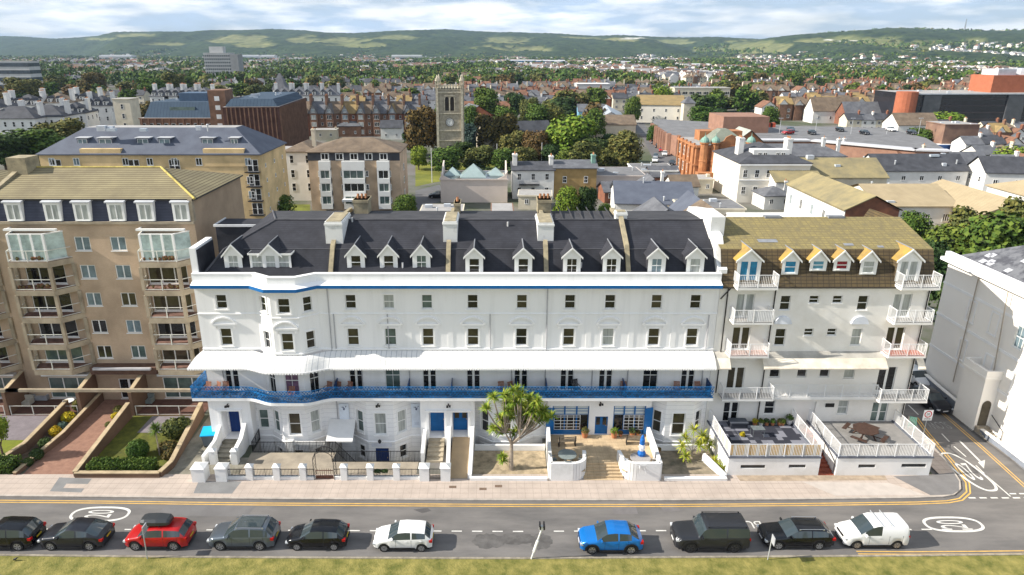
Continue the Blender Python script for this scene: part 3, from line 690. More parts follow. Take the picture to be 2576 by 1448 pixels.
part('balcony_canopy', mb, CAN, hotel)
mb = MB(); sweep(mb, outer, [(0, 7.36), (.05, 7.36), (.05, 7.46), (0, 7.46)])
nn = 0
for i in range(len(outer) - 1):
    a, b = Vector(outer[i]), Vector(outer[i + 1]); L_ = (b - a).length; k = max(1, int(L_ / .2))
    for j in range(k):
        p = a + (b - a) * (j + .5) / k; mb.box(p.x - .07, p.y - .07, 7.28, p.x + .07, p.y - .03, 7.37)
part('canopy_valance', mb, WALLW, hotel)
mb = MB()
pth = offset_path(outer, 0)
for i in range(len(pth) - 1):
    a, b, c, d = pth[i], pth[i + 1], inner[i + 1], inner[i]
    mb.poly([(a[0], a[1], 4.7), (b[0], b[1], 4.7), (c[0], c[1], 4.7), (d[0], d[1], 4.7)], 1); mb.poly([(a[0], a[1], 4.42), (d[0], d[1], 4.42), (c[0], c[1], 4.42), (b[0], b[1], 4.42)], 0)
    mb.poly([(a[0], a[1], 4.42), (b[0], b[1], 4.42), (b[0], b[1], 4.7), (a[0], a[1], 4.7)], 0)
mb.poly([(HX0 - .9, 50.6, 4.42), (HX0 - .9, 50.6, 4.7), (HX0 - .9, 54, 4.7), (HX0 - .9, 54, 4.42)], 0); mb.poly([(HX0 - .9, 50.6, 4.7), (HX0, 52, 4.7), (HX0, 54, 4.7), (HX0 - .9, 54, 4.7)], 1)
part('balcony_floor', mb, [WALLW, M('balcony_deck_blue', (.07, .10, .15), .8, .3, 3)], hotel)
mb = MB(); hp = [(HX0 - .88, 53.8)] + offset_path(outer, -.02)
LACE = M('blue_ironwork', (.010, .135, .36), .4, .5, 3.0)
def lace(mb, a, b, z0, z1):
    a, b = Vector(a), Vector(b); L_ = (b - a).length
    if L_ < .05: return
    d = (b - a) / L_; n_ = max(1, round(L_ / .26)); st = L_ / n_; hh = z1 - z0
    def bar(p, q, r):
        p3, q3 = Vector((a.x + d.x * p[0], a.y + d.y * p[0], z0 + p[1])), Vector((a.x + d.x * q[0], a.y + d.y * q[0], z0 + q[1]))
        u = (q3 - p3).normalized(); nrm = Vector((d.y, -d.x, 0)); s_ = u.cross(nrm) * r
        v = [p3 - s_ + nrm * r, p3 + s_ + nrm * r, q3 + s_ + nrm * r, q3 - s_ + nrm * r, p3 - s_ - nrm * r, p3 + s_ - nrm * r, q3 + s_ - nrm * r, q3 - s_ - nrm * r]
        mb.faces(v, [(0, 1, 2, 3), (7, 6, 5, 4), (1, 5, 6, 2), (4, 0, 3, 7)])
    for z in (.02, hh * .62, hh): bar((0, z), (L_, z), .028)
    for k in range(n_):
        x = k * st; c = x + st / 2; m_ = hh * .34
        bar((x, 0), (x, hh), .012)
        for s_ in (0, .31, .62):       # scrolls
            z0_, z1_ = hh * s_, hh * min(1, s_ + .34); zc = (z0_ + z1_) / 2
            bar((x, z0_), (c, zc), .017); bar((c, zc), (x + st, z0_), .017); bar((x, z1_), (c, zc), .015); bar((c, zc), (x + st, z1_), .015)
            bar((c - .055, zc - .05), (c + .055, zc - .05), .02); bar((c - .055, zc + .05), (c + .055, zc + .05), .02)
for i in range(len(hp) - 1): lace(mb, hp[i], hp[i + 1], 4.72, 5.72)
part('lace_balustrade', mb, LACE, hotel)
mb = MB()
for x in (-13.1, -7.0, -3.4, 2, 4.5, 11.0, 18.1): 
    mb.box(x - .03, 50.65, 4.7, x + .03, 51.95, 5.9)
part('balcony_divider', mb, M('blue_divider', (.01, .05, .16), .5), hotel)
mb = MB()
for x, z0, z1 in ((-13.35, .3, 14.1), (-13.0, 8.6, 11.7), (-8.6, 8.6, 11.7), (-7.0, 4.7, 7.6), (4.45, 4.7, 14.1), (-11, 4.7, 7.6), (17.7, .3, 11.6), (8.4, 4.7, 7.6), (-.2, 8.6, 11.7), (1.6, 4.7, 7.6), (11.4, 4.7, 7.6), (-22.7, 4.7, 7.5)):
    part('drainpipe', MB().tube((x, YF - .07, z0), (x, YF - .07, z1), .045, n=6), M('pipe_grey', (.42, .42, .44), .6, .1), hotel)

GR = [(HX0, YF), (-19.1, YF), (-17.8, YF - 1), (-15.8, YF - 1), (-14.5, YF), (-12, YF), (-10.65, YF - 1), (-8.4, YF - 1), (-7.1, YF), (-1.3, YF), (0, YF - 1), (2.2, YF - 1), (3.5, YF), (4.7, YF), (13.45, YF), (14.65, YF - 1), (16.95, YF - 1), (18.15, YF), (HX1, YF)]
mb = MB(); wins = []
fg = frames(GR)
WG = {1: [(.74, 'g')], 2: [(.98, 'b')], 3: [(.8, 'c')], 5: [(.78, 'g')], 6: [(.98, 'c')], 7: [(.8, 'c')], 10: [(.98, 'b')], 9: [(.8, 'd')], 11: [(.8, 'd')], 14: [(.78, 'b')], 15: [(1.05, 'b')], 16: [(.78, 'd')]}
for k, (fr, L_) in enumerate(fg):
    holes = []; c = L_ / 2
    if k in WG:
        wd, g = WG[k][0]; holes.append((c, 1.0, wd, 2.05)); wins.append((fr, c, 1.0, wd, 2.05, 'sash', g))
        bb = {2: (-1.15, .95, .62), 1: (-1.6, .6, 1.0), 3: (-1.6, .6, 1.0)}.get(k, (-1.55, .72, 1.25))
        if k == 6: holes.append((c, -2.3, 1.15, 1.95))
        else: holes.append((c, bb[0], bb[1], bb[2])); wins.append((fr, c, bb[0], bb[1], bb[2], 'sash', 'd'))
    if k == 0: holes += [(4.35, 1.05, .78, 1.8), (1.95, .6, 1.25, 2.5)]; wins.append((fr, 4.35, 1.05, .78, 1.8, 'sash', 'g'))
    if k == 8: holes += [(2.38, .7, 1.3, 2.45), (4.35, .8, 1.3, 2.35)]
    wallh(mb, fr, 0, L_, -2.4, 4.3, holes, .16)
part('ground_floor_wall', mb, WALLG, hotel)
for fr, a, b, wd, h, kd, g in wins: window(hotel, fr, a, b, wd, h, kd, g, rec=.14, name='sash_window')
for fr, a, b, wd, h, kd, g in wins:
    k = (round(wd, 2), round(h, 2))
    if k not in SM: SM[k] = surround(wd, h, .1)
    put(SM[k], 'window_surround', hotel, fr, a, b)
mb = MB(); sweep(mb, GR, [(0, .2), (.08, .22), (.08, .34), (0, .38)]); sweep(mb, GR, [(0, 4.0), (.06, 4.02), (.06, 4.2), (0, 4.22)]); part('plinth_moulding', mb, WALLW, hotel)
def door(parent, fr, a, b, wd, h, mat, glass=None, rec=.14, name='door', gl=(.5, .92)):
    m_ = MB(); fbox(m_, fr, a - wd / 2, a + wd / 2, b, b + h, -rec, -rec - .06)
    for s_ in (-1, 1):
        for z0, z1 in (((.08, .42), (.5, .92)) if not glass else ((.06, .4),)): fbox(m_, fr, a + s_ * wd * .25 - wd * .16, a + s_ * wd * .25 + wd * .16, b + h * z0, b + h * z1, -rec, -rec + .02)
    o = part(name, m_, mat, parent)
    if glass:
        g_ = MB()
        for s_ in (-1, 1): fbox(g_, fr, a + s_ * wd * .25 - wd * .15, a + s_ * wd * .25 + wd * .15, b + h * gl[0], b + h * gl[1], -rec + .002, -rec + .012)
        part('pane', g_, glass, o)
    k_ = MB(); fbox(k_, fr, a + wd * .36, a + wd * .36 + .05, b + h * .45, b + h * .45 + .12, -rec, -rec + .06); part('handle', k_, M('brass', (.6, .45, .2), .35, 0, metal=1), o)
    return o
F0 = Fr(0, YF)
door(hotel, F0, HX0 + 1.95, .6, 1.24, 2.5, BLUED)
bay2 = fg[6][0]; door(hotel, bay2, fg[6][1] / 2, -2.3, 1.14, 1.95, BLUED)
def porch(x0, x1, ops, zt=4.28, y0=50.95, zb=0):
    m_ = MB(); fr = Fr(x0, y0); W_ = x1 - x0
    wallh(m_, fr, 0, W_, zb, zt, [(a - x0, z_, w_, h_) for a, z_, w_, h_ in ops], YF - y0 - .02)
    m_.poly([(x0, YF, zb), (x0, y0, zb), (x0, y0, zt), (x0, YF, zt)]); m_.poly([(x1, y0, zb), (x1, YF, zb), (x1, YF, zt), (x1, y0, zt)]); m_.poly([(x0, y0, zt), (x1, y0, zt), (x1, YF, zt), (x0, YF, zt)])
    part('entrance_porch', m_, WALLW, hotel)
    t_ = MB()
    for a, z_, w_, h_ in ops:
        for s_ in (-1, 1): t_.box(a + s_ * (w_ / 2 + .02), y0 - .08, zb, a + s_ * (w_ / 2 + .22), y0, z_ + h_ + .1)
        t_.box(a - w_ / 2 - .3, y0 - .14, z_ + h_ + .1, a + w_ / 2 + .3, y0, z_ + h_ + .24)
    part('porch_moulding', t_, WALLW, hotel)
porch(-23.9, -20.4, [(-22.15, .6, 1.5, 2.65)]); porch(-6.1, -1.5, [(-4.75, .7, 1.3, 2.45), (-2.75, .8, 1.3, 2.35)])
door(hotel, F0, -4.72, .7, 1.3, 2.45, BLUE, rec=.1, name='blue_panel_door'); door(hotel, F0, -2.75, .8, 1.3, 2.35, BLUE, glass=GB, rec=.1, name='glazed_door')
mb = MB(); SFY = 51.25; fs_ = Fr(4.7, SFY); wallh(mb, fs_, 0, 8.75, .0, 4.3, [(1.95, .85, 3.1, 2.75), (4.6, .85, 1.1, 1.75), (6.95, .85, 2.75, 2.75)], .2)
mb.poly([(4.7, YF, 0), (4.7, SFY, 0), (4.7, SFY, 4.3), (4.7, YF, 4.3)]); mb.poly([(13.45, SFY, 0), (13.45, YF, 0), (13.45, YF, 4.3), (13.45, SFY, 4.3)]); part('shopfront_wall', mb, WALLW, hotel)
TEAL = M('teal_blue_paint', (.01, .08, .2), .4, .1)
for x0, x1, sh in ((.42, 3.48, 0), (5.6, 8.3, 1)):
    m_ = MB(); r = -.12
    fbox(m_, fs_, x0, x1, .85, 1.25, r + .06, r - .04)                      # blue base
    for k in range(4):
        x = x0 + (x1 - x0) * (k / 3.0 if not sh else k / 3.0); fbox(m_, fs_, max(x0, x - .06), min(x1, x + .06), 1.25, 3.6, r + .05, r - .02)
    for z in (2.75, 3.05, 3.3, 3.54): fbox(m_, fs_, x0, x1, z, z + .04, r + .03, r)
    f = part('shop_window', m_, BLUE, hotel)
    p = MB(); fbox(p, fs_, x0, x1, 2.7, 3.6, r - .01, r - .04, 1); fbox(p, fs_, x0, x1, 1.25, 2.7, r - .01, r - .04, 0); part('pane', p, [GD, M('pale_window_panel', (.62, .66, .64), .4, .1)], f)
    b_ = MB(); bx0, bx1 = (x0 + .15, x0 + 2.35) if not sh else (x0 + .9, x1 - .1)
    for z in (1.3, 1.55, 1.85, 2.15, 2.5, 2.68): fbox(b_, fs_, bx0, bx1, z, z + .035, r + .075, r + .051)
    for k in range(5): fbox(b_, fs_, bx0 + (bx1 - bx0) * k / 4 - .02, bx0 + (bx1 - bx0) * k / 4 + .02, 1.3, 2.7, r + .079, r + .051)
    part('glazing_bars', b_, FRAMEW, f)
for x in (.2, 8.55):
    m_ = MB(); s_ = 1 if x < 1 else -1
    m_.ex([fs_.p(x - .34, .95, .02), fs_.p(x + .34, .95, .02), fs_.p(x + .34, 3.5 - .12 * (s_ > 0), .02), fs_.p(x - .34, 3.5 - .12 * (s_ < 0), .02)], (0, -.1, 0))
    for k in range(7): fbox(m_, fs_, x - .26, x + .26, 1.1 + .33 * k, 1.3 + .33 * k, .12, .135)
    part('shutter', m_, BLUE, hotel)
door(hotel, fs_, 4.6, .85, 1.1, 1.75, BLUE, glass=GD, name='cafe_door')
def banner(x, z, y=YF - .09):
    o = bpy.data.objects.new('wall_banner', None); m_ = MB(); fr = Fr(x, y); fbox(m_, fr, -.42, .42, 0, 2.3, .02, -.02); b = part('wall_banner', m_, M('banner_white', (.66, .72, .8), .6), hotel)
    g_ = MB(); g_.poly([fr.p(-.1, 1.85, .03), fr.p(0, 1.66, .03), fr.p(.12, 1.85, .03), fr.p(.02, 1.9, .03)]); g_.poly([fr.p(-.26, 2.0, .03), fr.p(-.02, 1.93, .03), fr.p(.05, 1.97, .03), fr.p(-.05, 2.03, .03)]); g_.poly([fr.p(.1, 1.93, .03), fr.p(.26, 2.12, .03), fr.p(.16, 2.1, .03)])
    for k in range(3): g_.poly([fr.p(-.2, .3 + k * .1, .03), fr.p(.2, .3 + k * .1, .03), fr.p(.2, .34 + k * .1, .03), fr.p(-.2, .34 + k * .1, .03)], 1)
    part('emblem', g_, [M('navy_mark', (.02, .03, .1), .5), M('pale_mark', (.45, .5, .6), .5)], b)
    bpy.data.objects.remove(o)
banner(-12.75, 0); banner(-6.55, 0)
for o in [o for o in hotel.children if o.name.startswith('wall_banner')]: o.location.z += 1.15
mb = MB(); fbox(mb, bay2, .25, 2.0, -.18, .16, .03, .0); part('name_board', mb, M('board_white', (.7, .72, .78), .5), hotel)
mb = MB()
for x, y in ((-22.2, 50.9), (-9.6, 50.95), (-3.7, 50.9), (9.1, 51.2)):
    mb.box(x - .05, y - .3, 3.98, x + .05, y, 4.03); mb.box(x - .16, y - .42, 3.84, x + .02, y - .24, 4.0); mb.box(x + .06, y - .38, 3.86, x + .2, y - .24, 4.02)
part('floodlight', mb, M('black_metal', (.02, .02, .022), .5), hotel)
mb = MB(); mb.tube((-9.6, 50.9, .52), (-9.6, 50.6, .62), .03); mb.lathe([(.0, .22), (.1, .14), (.16, 0), (.1, -.16), (0, -.2)], (-9.6, 50.55, .6), 8); part('lantern', mb, M('black_metal'), hotel)
CREAM = M('cream_render', (.82, .80, .76), .8, c2=(.70, .67, .61), sc_=.3, detail=9, lo=.25, hi=.5)
CREAML = M('light_render', (.82, .81, .79), .8, c2=(.70, .68, .64), sc_=.5, detail=9, lo=.25, hi=.5)
MOSS = banded('mossy_tiles', (.29, .235, .095), (.19, .155, .075), .10, .28, 'z', c2=(.17, .145, .085), sc_=1.6, lo=.35, hi=.62, cols=.5)
BTILE = banded('brown_weathered_tiles', (.15, .11, .055), (.05, .04, .03), .26, .2, 'z', c2=(.075, .058, .04), sc_=.9, lo=.3, hi=.7, cols=.45)
ORL = M('orange_lichen_tile', (.42, .27, .06), .85, c2=(.26, .18, .07), sc_=1.5)
RAILW = M('white_railing_paint', (.80, .80, .80), .5, 0)
C0, C1 = HX1 + .02, 35.4
flats = root('cream_apartment_house', 'cream apartment house with mossy yellow roof, white railed balconies and two roof terraces', 'apartment house', (27, YF, 0))
cf = Fr(0, YF); ccol = [20.55, 23.8, 26.1, 28.0, 30.1, 33.3]
holes, wins = [], []
for x, zb, w_, h_, kd, g in [(23.8, 12.0, .82, 1.25, 'sash', 'd'), (26.1, 12.6, .78, .65, 'sash', 'd'), (28.0, 12.6, .78, .65, 'sash', 'd'), (30.1, 12.0, .82, 1.25, 'sash', 'd'),
        (23.8, 8.85, .85, 1.5, 'sash', 'd'), (26.1, 9.75, .75, .62, 'sash', 'd'), (28.0, 9.75, .75, .62, 'sash', 'd'), (30.1, 8.85, .82, 1.5, 'sash', 'c'),
        (23.8, 5.9, .85, .95, 'plain', 'd'), (26.1, 5.95, .8, .8, 'plain', 'd'), (28.0, 5.95, .8, .8, 'plain', 'd'), (30.1, 5.8, .9, 1.0, 'plain', 'c'),
        (23.8, 2.4, .85, 1.3, 'sash', 'd'), (30.1, 2.4, .85, 1.3, 'sash', 'c'), (20.5, 1.65, 1.3, 1.9, 'french', 'd'), (33.3, 1.65, 1.35, 1.9, 'french', 'g'),
        (20.55, 11.4, 1.45, 2.0, 'door2', 'c'), (20.55, 8.5, 1.45, 2.0, 'door2', 'b'), (20.55, 4.75, 1.45, 2.1, 'door2', 'b'),
        (33.3, 11.4, 1.45, 2.0, 'door2', 'c'), (33.3, 8.5, 1.45, 2.0, 'door2', 'b'), (33.3, 4.6, 1.5, 2.3, 'door2', 'd')]:
    holes.append((x, zb, w_, h_)); wins.append((x, zb, w_, h_, kd, g))
holes.append((27.0, 1.3, 1.5, 2.3))
mb = MB(); wallh(mb, cf, C0, C1, 0, 14.1, holes, .16)
mb.poly([(C1, YF, 0), (C1, 66, 0), (C1, 66, 14.1), (C1, YF, 14.1)]); mb.poly([(C1, YF, 14.1), (C1, 66, 14.1), (C1, 63, 18), (C1, 58.3, 18.2), (C1, 53.0, 16.8)], 1); mb.poly([(C1, 66, 0), (C0, 66, 0), (C0, 66, 14.1), (C1, 66, 14.1)])
mb.box(26.25, YF + .16, 1.3, 27.75, YF + 1.4, 3.6, 0)
part('wall', mb, [CREAM, BTILE], flats)
for x, zb, w_, h_, kd, g in wins: window(flats, cf, x, zb, w_, h_, kd, g, rec=.14, name='patio_door' if h_ > 1.8 else 'window', ft=.07 if h_ > 1.8 else .055)
for x in (23.8, 30.1):
    m_ = MB(); n = 12; pts = [(x - .72, YF - .18, 10.95)] + [(x - .66 * math.cos(math.pi * k / n), YF - .18, 10.95 + .55 * math.sin(math.pi * k / n)) for k in range(n + 1)] + [(x + .72, YF - .18, 10.95), (x + .72, YF - .18, 10.82), (x - .72, YF - .18, 10.82)]
    m_.ex(pts, (0, .18, 0)); part('hood_moulding', m_, M('bluish_white', (.72, .76, .84), .6), flats)
mb = MB(); x0, x1 = C0 + .02, C1 + .15
mb.poly([(x0, 51.75, 14.05), (x1, 51.75, 14.05), (x1, 53.0, 16.88), (x0, 53.0, 16.88)], 0); mb.poly([(x0, 53.0, 16.88), (x1, 53.0, 16.88), (x1, 58.3, 18.3), (x0, 58.3, 18.3)], 1)
mb.poly([(x0, 58.3, 18.3), (x1, 58.3, 18.3), (x1, 66.3, 14.2), (x0, 66.3, 14.2)], 1); mb.poly([(x0, 51.75, 13.95), (x0, 52, 13.95), (x1, 52, 13.95), (x1, 51.75, 13.95)], 2); mb.poly([(x0, 51.75, 13.95), (x1, 51.75, 13.95), (x1, 51.75, 14.05), (x0, 51.75, 14.05)], 2)
rf = part('roof', mb, [BTILE, MOSS, M('gutter_brown', (.06, .05, .04), .6)], flats)
mb = MB()
for x, y in ((24.4, 58.28), (29.9, 58.28)): mb.box(x - .7, y - .3, 18.22, x + .7, y + .3, 18.42)
for x, y, w_, d_ in ((28.6, 53.5, .8, .35), (21.8, 54.0, 1.6, .5), (31.2, 53.2, .5, .3)): 
    z = 16.88 + (y - 53) * .268; mb.faces([(x, y, z + .03), (x + w_, y, z + .03), (x + w_, y + d_, z + d_ * .268 + .03), (x, y + d_, z + d_ * .268 + .03)], [(0, 1, 2, 3)])
part('lead_patch', mb, M('lead_grey'), rf)
GBC = M('glass_blue_curtain', (.02, .20, .36), .25, .2, 3, spec=.5); GRC = M('glass_red_curtain', (.22, .01, .03), .25, .2, 3, spec=.5)
for px, big, g in ((1885, 1, GBC), (1992, 0, GBC), (2062, 0, M('glass_pale_blue_blind', (.10, .28, .38), .25, .2, 3, spec=.5)), (2121.6, 0, GRC), (2190, 0, 'c'), (2288, 1, 'c')):
    x = S(px, 52.0, 16)
    if big: dormer(flats, x, 51.95, 14.35, wd=1.9, ht=1.95, gr=.85, dep=2.5, win=((0, 1.4, 1.8),), wb=.05, kind='door2', g=g, roofm=ORL, side=BTILE, nm='balcony_dormer')
    else:
        hi = px in (2062, 2121.6); dormer(flats, x, 52.15, 15.3 if hi else 15.0, wd=1.35, ht=.98 if hi else 1.25, gr=.72, dep=2.2, win=((0, .92, .72 if hi else 1.0),), wb=.14, g=g, roofm=ORL, side=BTILE)
def rail(mb, pts, z, h=1.05, step=.13, post=1.35, th=.018):
    for si, (a, b) in enumerate(zip(pts, pts[1:])):
        a, b = Vector((a[0], a[1], 0)), Vector((b[0], b[1], 0)); L_ = (b - a).length; d = (b - a) / L_
        for zz in (z + .08, z + h): mb.tube((a.x, a.y, zz), (b.x, b.y, zz), .028 if zz > z + .5 else .02, n=4)
        n = max(1, int(L_ / step))
        for k in range(1, n):
            p = a + d * (L_ * k / n); mb.tube((p.x, p.y, z + .08), (p.x, p.y, z + h), th * .8, n=3)
        m_ = max(1, round(L_ / post))
        for k in range(1 if si else 0, m_ + 1): p = a + d * (L_ * k / m_); mb.box(p.x - .03, p.y - .03, z, p.x + .03, p.y + .03, z + h + .03)
def balcony(x0, x1, z, yo=50.85, floor=None, panels=None, th=.18, chamf=.0):
    m_ = MB(); m_.box(x0, yo, z - th, x1, YF - .002, z, 0); m_.poly([(x0, yo, z + .004), (x1, yo, z + .004), (x1, YF - .01, z + .004), (x0, YF - .01, z + .004)], 1); m_.box(x0 + .1, yo + .25, z - th - .12, x1 - .1, YF - .002, z - th, 0)
    o = part('balcony', m_, [CREAML, floor or M('balcony_grey', (.30, .29, .28), .9)], flats)
    r_ = MB(); rail(r_, [(x0 + .05, YF), (x0 + .05, yo + .05), (x1 - .05, yo + .05), (x1 - .05, YF)], z); part('railing', r_, RAILW, o)
    if panels:
        p_ = MB(); 
        for a, b in panels: p_.box(a, yo + .09, z + .12, b, yo + .11, z + 1.0)
        part('screen_panel', p_, M('white_screen', (.74, .75, .77), .5), o)
    return o
RED = M('terracotta_floor', (.38, .13, .09), .8, .2, 2)
for x0, x1, zs in ((19.35, 22.55, 0), (32.3, 35.35, 1)):
    balcony(x0, x1, 14.3); balcony(x0, x1, 11.35, panels=[(x0 + 1.1, x1 - .1)] if not zs else None); balcony(x0, x1, 8.45, floor=RED if zs else M('pinkish_floor', (.4, .28, .25), .8, .3, 4), yo=50.75)
balcony(19.2, 23.5, 4.45); balcony(32.3, 36.3, 4.35, yo=50.7)
m_ = MB(); m_.box(23.5, 51.25, 4.2, 32.3, YF - .002, 4.45, 0); o = part('long_balcony', m_, CREAML, flats); r_ = MB(); rail(r_, [(23.55, 51.32), (32.3, 51.32)], 4.45, 1.1); part('railing', r_, RAILW, o)
CST = M('stained_canopy', (.78, .72, .62), .85, c2=(.52, .46, .37), sc_=.7, lo=.3, hi=.6, detail=9)
for xa, xb in ((C0 - .5, 19.6), (22.3, 32.5), (35.0, 35.6)):
    m_ = MB()
    for k in range(4):
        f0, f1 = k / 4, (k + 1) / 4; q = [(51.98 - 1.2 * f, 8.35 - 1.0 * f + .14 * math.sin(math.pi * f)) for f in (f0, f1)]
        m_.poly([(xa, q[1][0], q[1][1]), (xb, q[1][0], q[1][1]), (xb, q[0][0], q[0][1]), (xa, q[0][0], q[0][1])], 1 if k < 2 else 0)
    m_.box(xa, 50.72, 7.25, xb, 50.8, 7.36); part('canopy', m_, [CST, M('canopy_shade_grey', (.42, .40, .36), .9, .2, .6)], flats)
for x, za, x2_, zb in ((22.85, 1.9, 22.85, 14.0), (35.25, 1.9, 35.25, 14.0), (19.0, 4.5, 19.0, 14.0), (C0 + .9, 14.0, C0 + .1, 13.0)): part('drainpipe', MB().tube((x, YF - .08, za), (x2_, YF - .08, zb), .05), M('black_pipe', (.03, .028, .026), .5), flats)
m_ = MB(); m_.box(28.55, YF - .04, 3.1, 29.3, YF, 3.45); part('name_sign', m_, M('black_sign', (.02, .02, .02), .4), flats)
m_ = MB()
for k in range(12): m_.box(28.62 + k * .05, YF - .045, 3.3, 28.65 + k * .05, YF - .041, 3.36)
for k in range(6): m_.box(28.75 + k * .05, YF - .045, 3.18, 28.78 + k * .05, YF - .041, 3.23)
window(flats, Fr(0, YF + 1.3), 26.75, 1.35, .8, 2.0, 'sash', 'd', name='entrance_door', rec=-.02)
def terrace(x0, x1, dark, slots, holes_):
    y0, y1, zt = 46.35, YF, 1.7
    m_ = MB(); wallh(m_, Fr(0, y0), x0, x1, 0.0, zt, holes_, .12)
    m_.poly([(x0, y1, 0), (x0, y0, 0), (x0, y0, zt), (x0, y1, zt)]); m_.poly([(x1, y0, 0), (x1, y1, 0), (x1, y1, zt), (x1, y0, zt)]); m_.poly([(x0, y0, zt), (x1, y0, zt), (x1, y1, zt), (x0, y1, zt)])
    t = part('roof_terrace', m_, CREAML, flats)
    d_ = MB(); d_.box(x0 - .06, y0 - .06, zt + .002, x1 + .06, y0 + .2, zt + .13); d_.box(x0 - .06, y0 + .2, zt + .002, x0 + .14, y1, zt + .13); d_.box(x1 - .14, y0 + .2, zt + .002, x1 + .06, y1, zt + .13); part('terrace_edging', d_, M('edging_grey', (.12, .13, .16), .8, .2, 2), t)
    f_ = MB(); f_.poly([(x0 + .14, y0 + .2, zt + .01), (x1 - .14, y0 + .2, zt + .01), (x1 - .14, y1, zt + .01), (x0 + .14, y1, zt + .01)]); part('terrace_floor', f_, dark, t)
    r_ = MB(); rail(r_, [(x0 + .05, y1 - .1), (x0 + .05, y0 + .05), (x1 - .05, y0 + .05), (x1 - .05, y1 - .1)], zt + .12, 1.1, .12); part('railing', r_, RAILW, t)
    for h in holes_: part('slot_window', MB().box(h[0] - h[2] / 2, y0 + .11, h[1], h[0] + h[2] / 2, y0 + .13, h[1] + h[3]), GD, t)
    k_ = MB(); k_.box(x0 - .02, y0 - .03, 0, x1 + .02, y0 - .001, .1); part('plinth', k_, M('dark_plinth', (.06, .06, .07), .8), t)
    return t
CARP = M('dark_carpet_tiles', (.20, .205, .24), .95, c2=(.03, .032, .045), sc_=.8, lo=.51, hi=.54, detail=2)
def snapped(m, size):
    t = m.node_tree; n = next(x for x in t.nodes if x.bl_idname == 'ShaderNodeTexNoise'); g = next(x for x in t.nodes if x.bl_idname == 'ShaderNodeNewGeometry'); s_ = t.nodes.new('ShaderNodeVectorMath'); s_.operation = 'SNAP'; s_.inputs[1].default_value = (size, size, 50); t.links.new(g.outputs['Position'], s_.inputs[0]); t.links.new(s_.outputs[0], n.inputs['Vector']); return m
snapped(CARP, .48)
ta = terrace(18.6, 25.85, CARP, 2, [(20.6, .75, 1.95, .32), (24.1, .8, 1.35, .3)])
tb = terrace(27.2, 34.65, M('grey_roof_felt', (.27, .26, .25), .9, c2=(.20, .195, .19), sc_=.9, detail=8), 2, [(29.6, .8, 1.35, .32), (33.3, .85, 1.95, .32)])
m_ = MB(); fcr = Fr(18.7, 46.35)
SCR = banded('striped_screen', (.60, .38, .12), (.62, .58, .5), .9, .3, 'x', .15, 1); m_.box(18.72, 46.46, 1.9, 25.75, 46.475, 2.8); part('striped_screen', m_, SCR, ta)
m_ = MB(); m_.box(18.72, 46.5, 1.9, 18.735, 49.6, 2.8); part('striped_screen', m_, banded('striped_screen_y', (.60, .38, .12), (.62, .58, .5), .9, .3, 'y', .15, 1), ta)
m_ = MB(); n = 11
for k in range(n): y = 46.35 + k * .42; m_.box(25.91, y, 0, 27.14, 52 if k == n - 1 else y + .42, .14 + .125 * k)
tr = part('entrance_steps', m_, banded('red_quarry_tile', (.26, .07, .04), (.16, .04, .03), .3, .08, 'x', .2, 1.5), flats)
m_ = MB()
for a, b in (((27.1, 46.5, 1.2), (27.1, 50.4, 2.5)), ((27.1, 46.5, .3), (27.1, 46.5, 1.2)), ((27.1, 48.4, .6), (27.1, 48.4, 1.85))): m_.tube(a, b, .03)
part('handrail', m_, M('black_metal'), flats)

villa = root('white_corner_villa', 'tall pale villa with patched slate roof across the side street, half in shadow', 'villa', (46, 55, 0))
VX = 44.0; vf = Fr(VX, 63.0, -90)      # u = -y direction
VW = M('villa_render', (.90, .865, .81), .8, c2=(.85, .81, .755), sc_=.25, detail=8)
mb = MB(); wallh(mb, vf, 0, 24, 0, 13.1, [(10.5, 8.4, .95, 1.9), (17, 3.6, 1, 2), (17, 8.4, 1, 1.9)], .15); mb.poly([(VX, 63, 0), (60, 63, 0), (60, 63, 13.1), (VX, 63, 13.1)][::-1]); mb.poly([(VX, 39, 0), (60, 39, 0), (60, 39, 13.1), (VX, 39, 13.1)])
part('wall', mb, VW, villa)
window(villa, vf, 10.5, 8.4, .95, 1.9, 'sash4', 'l', rec=.13, name='sash_window'); window(villa, vf, 17, 3.6, 1, 2, 'sash4', 'l', rec=.13, name='sash_window'); window(villa, vf, 17, 8.4, 1, 1.9, 'sash4', 'l', rec=.13, name='sash_window')
mb = MB()
for z, c in ((7.4, .08), (4.0, .06), (10.6, .06)): fbox(mb, vf, -.02, 24, z, z + .22, 0, c)
part('string_course', mb, WALLW, villa)
mb = MB(); fbox(mb, vf, -.5, 24, 12.9, 13.2, -.2, .55); fbox(mb, vf, -.35, 24, 13.2, 13.75, -.2, .25); fbox(mb, vf, -.5, -.02, 12.9, 13.2, -14, -.2); part('cornice', mb, WALLW, villa)
for a, z in ((4.5, 8.4), (4.5, 4.6), (8, 4.6), (8, 1.0), (11.5, 4.6), (7.5, 8.4), (12.5, 1.0)):
    m_ = MB(); h_ = 1.9
    fbox(m_, vf, a - .55, a - .42, z, z + h_, 0, .07); fbox(m_, vf, a + .42, a + .55, z, z + h_, 0, .07); fbox(m_, vf, a - .55, a + .55, z + h_, z + h_ + .14, 0, .07); fbox(m_, vf, a - .6, a + .6, z - .12, z, 0, .1)
    part('blind_window_surround', m_, WALLW, villa)
VS = M('patched_slate', (.15, .155, .17), .8, c2=(.07, .072, .085), sc_=1.1, lo=.4, hi=.55, detail=6)
m_ = MB(); x0, x1, y0, y1, z0 = VX + .1, 58, 39, 63, 13.3
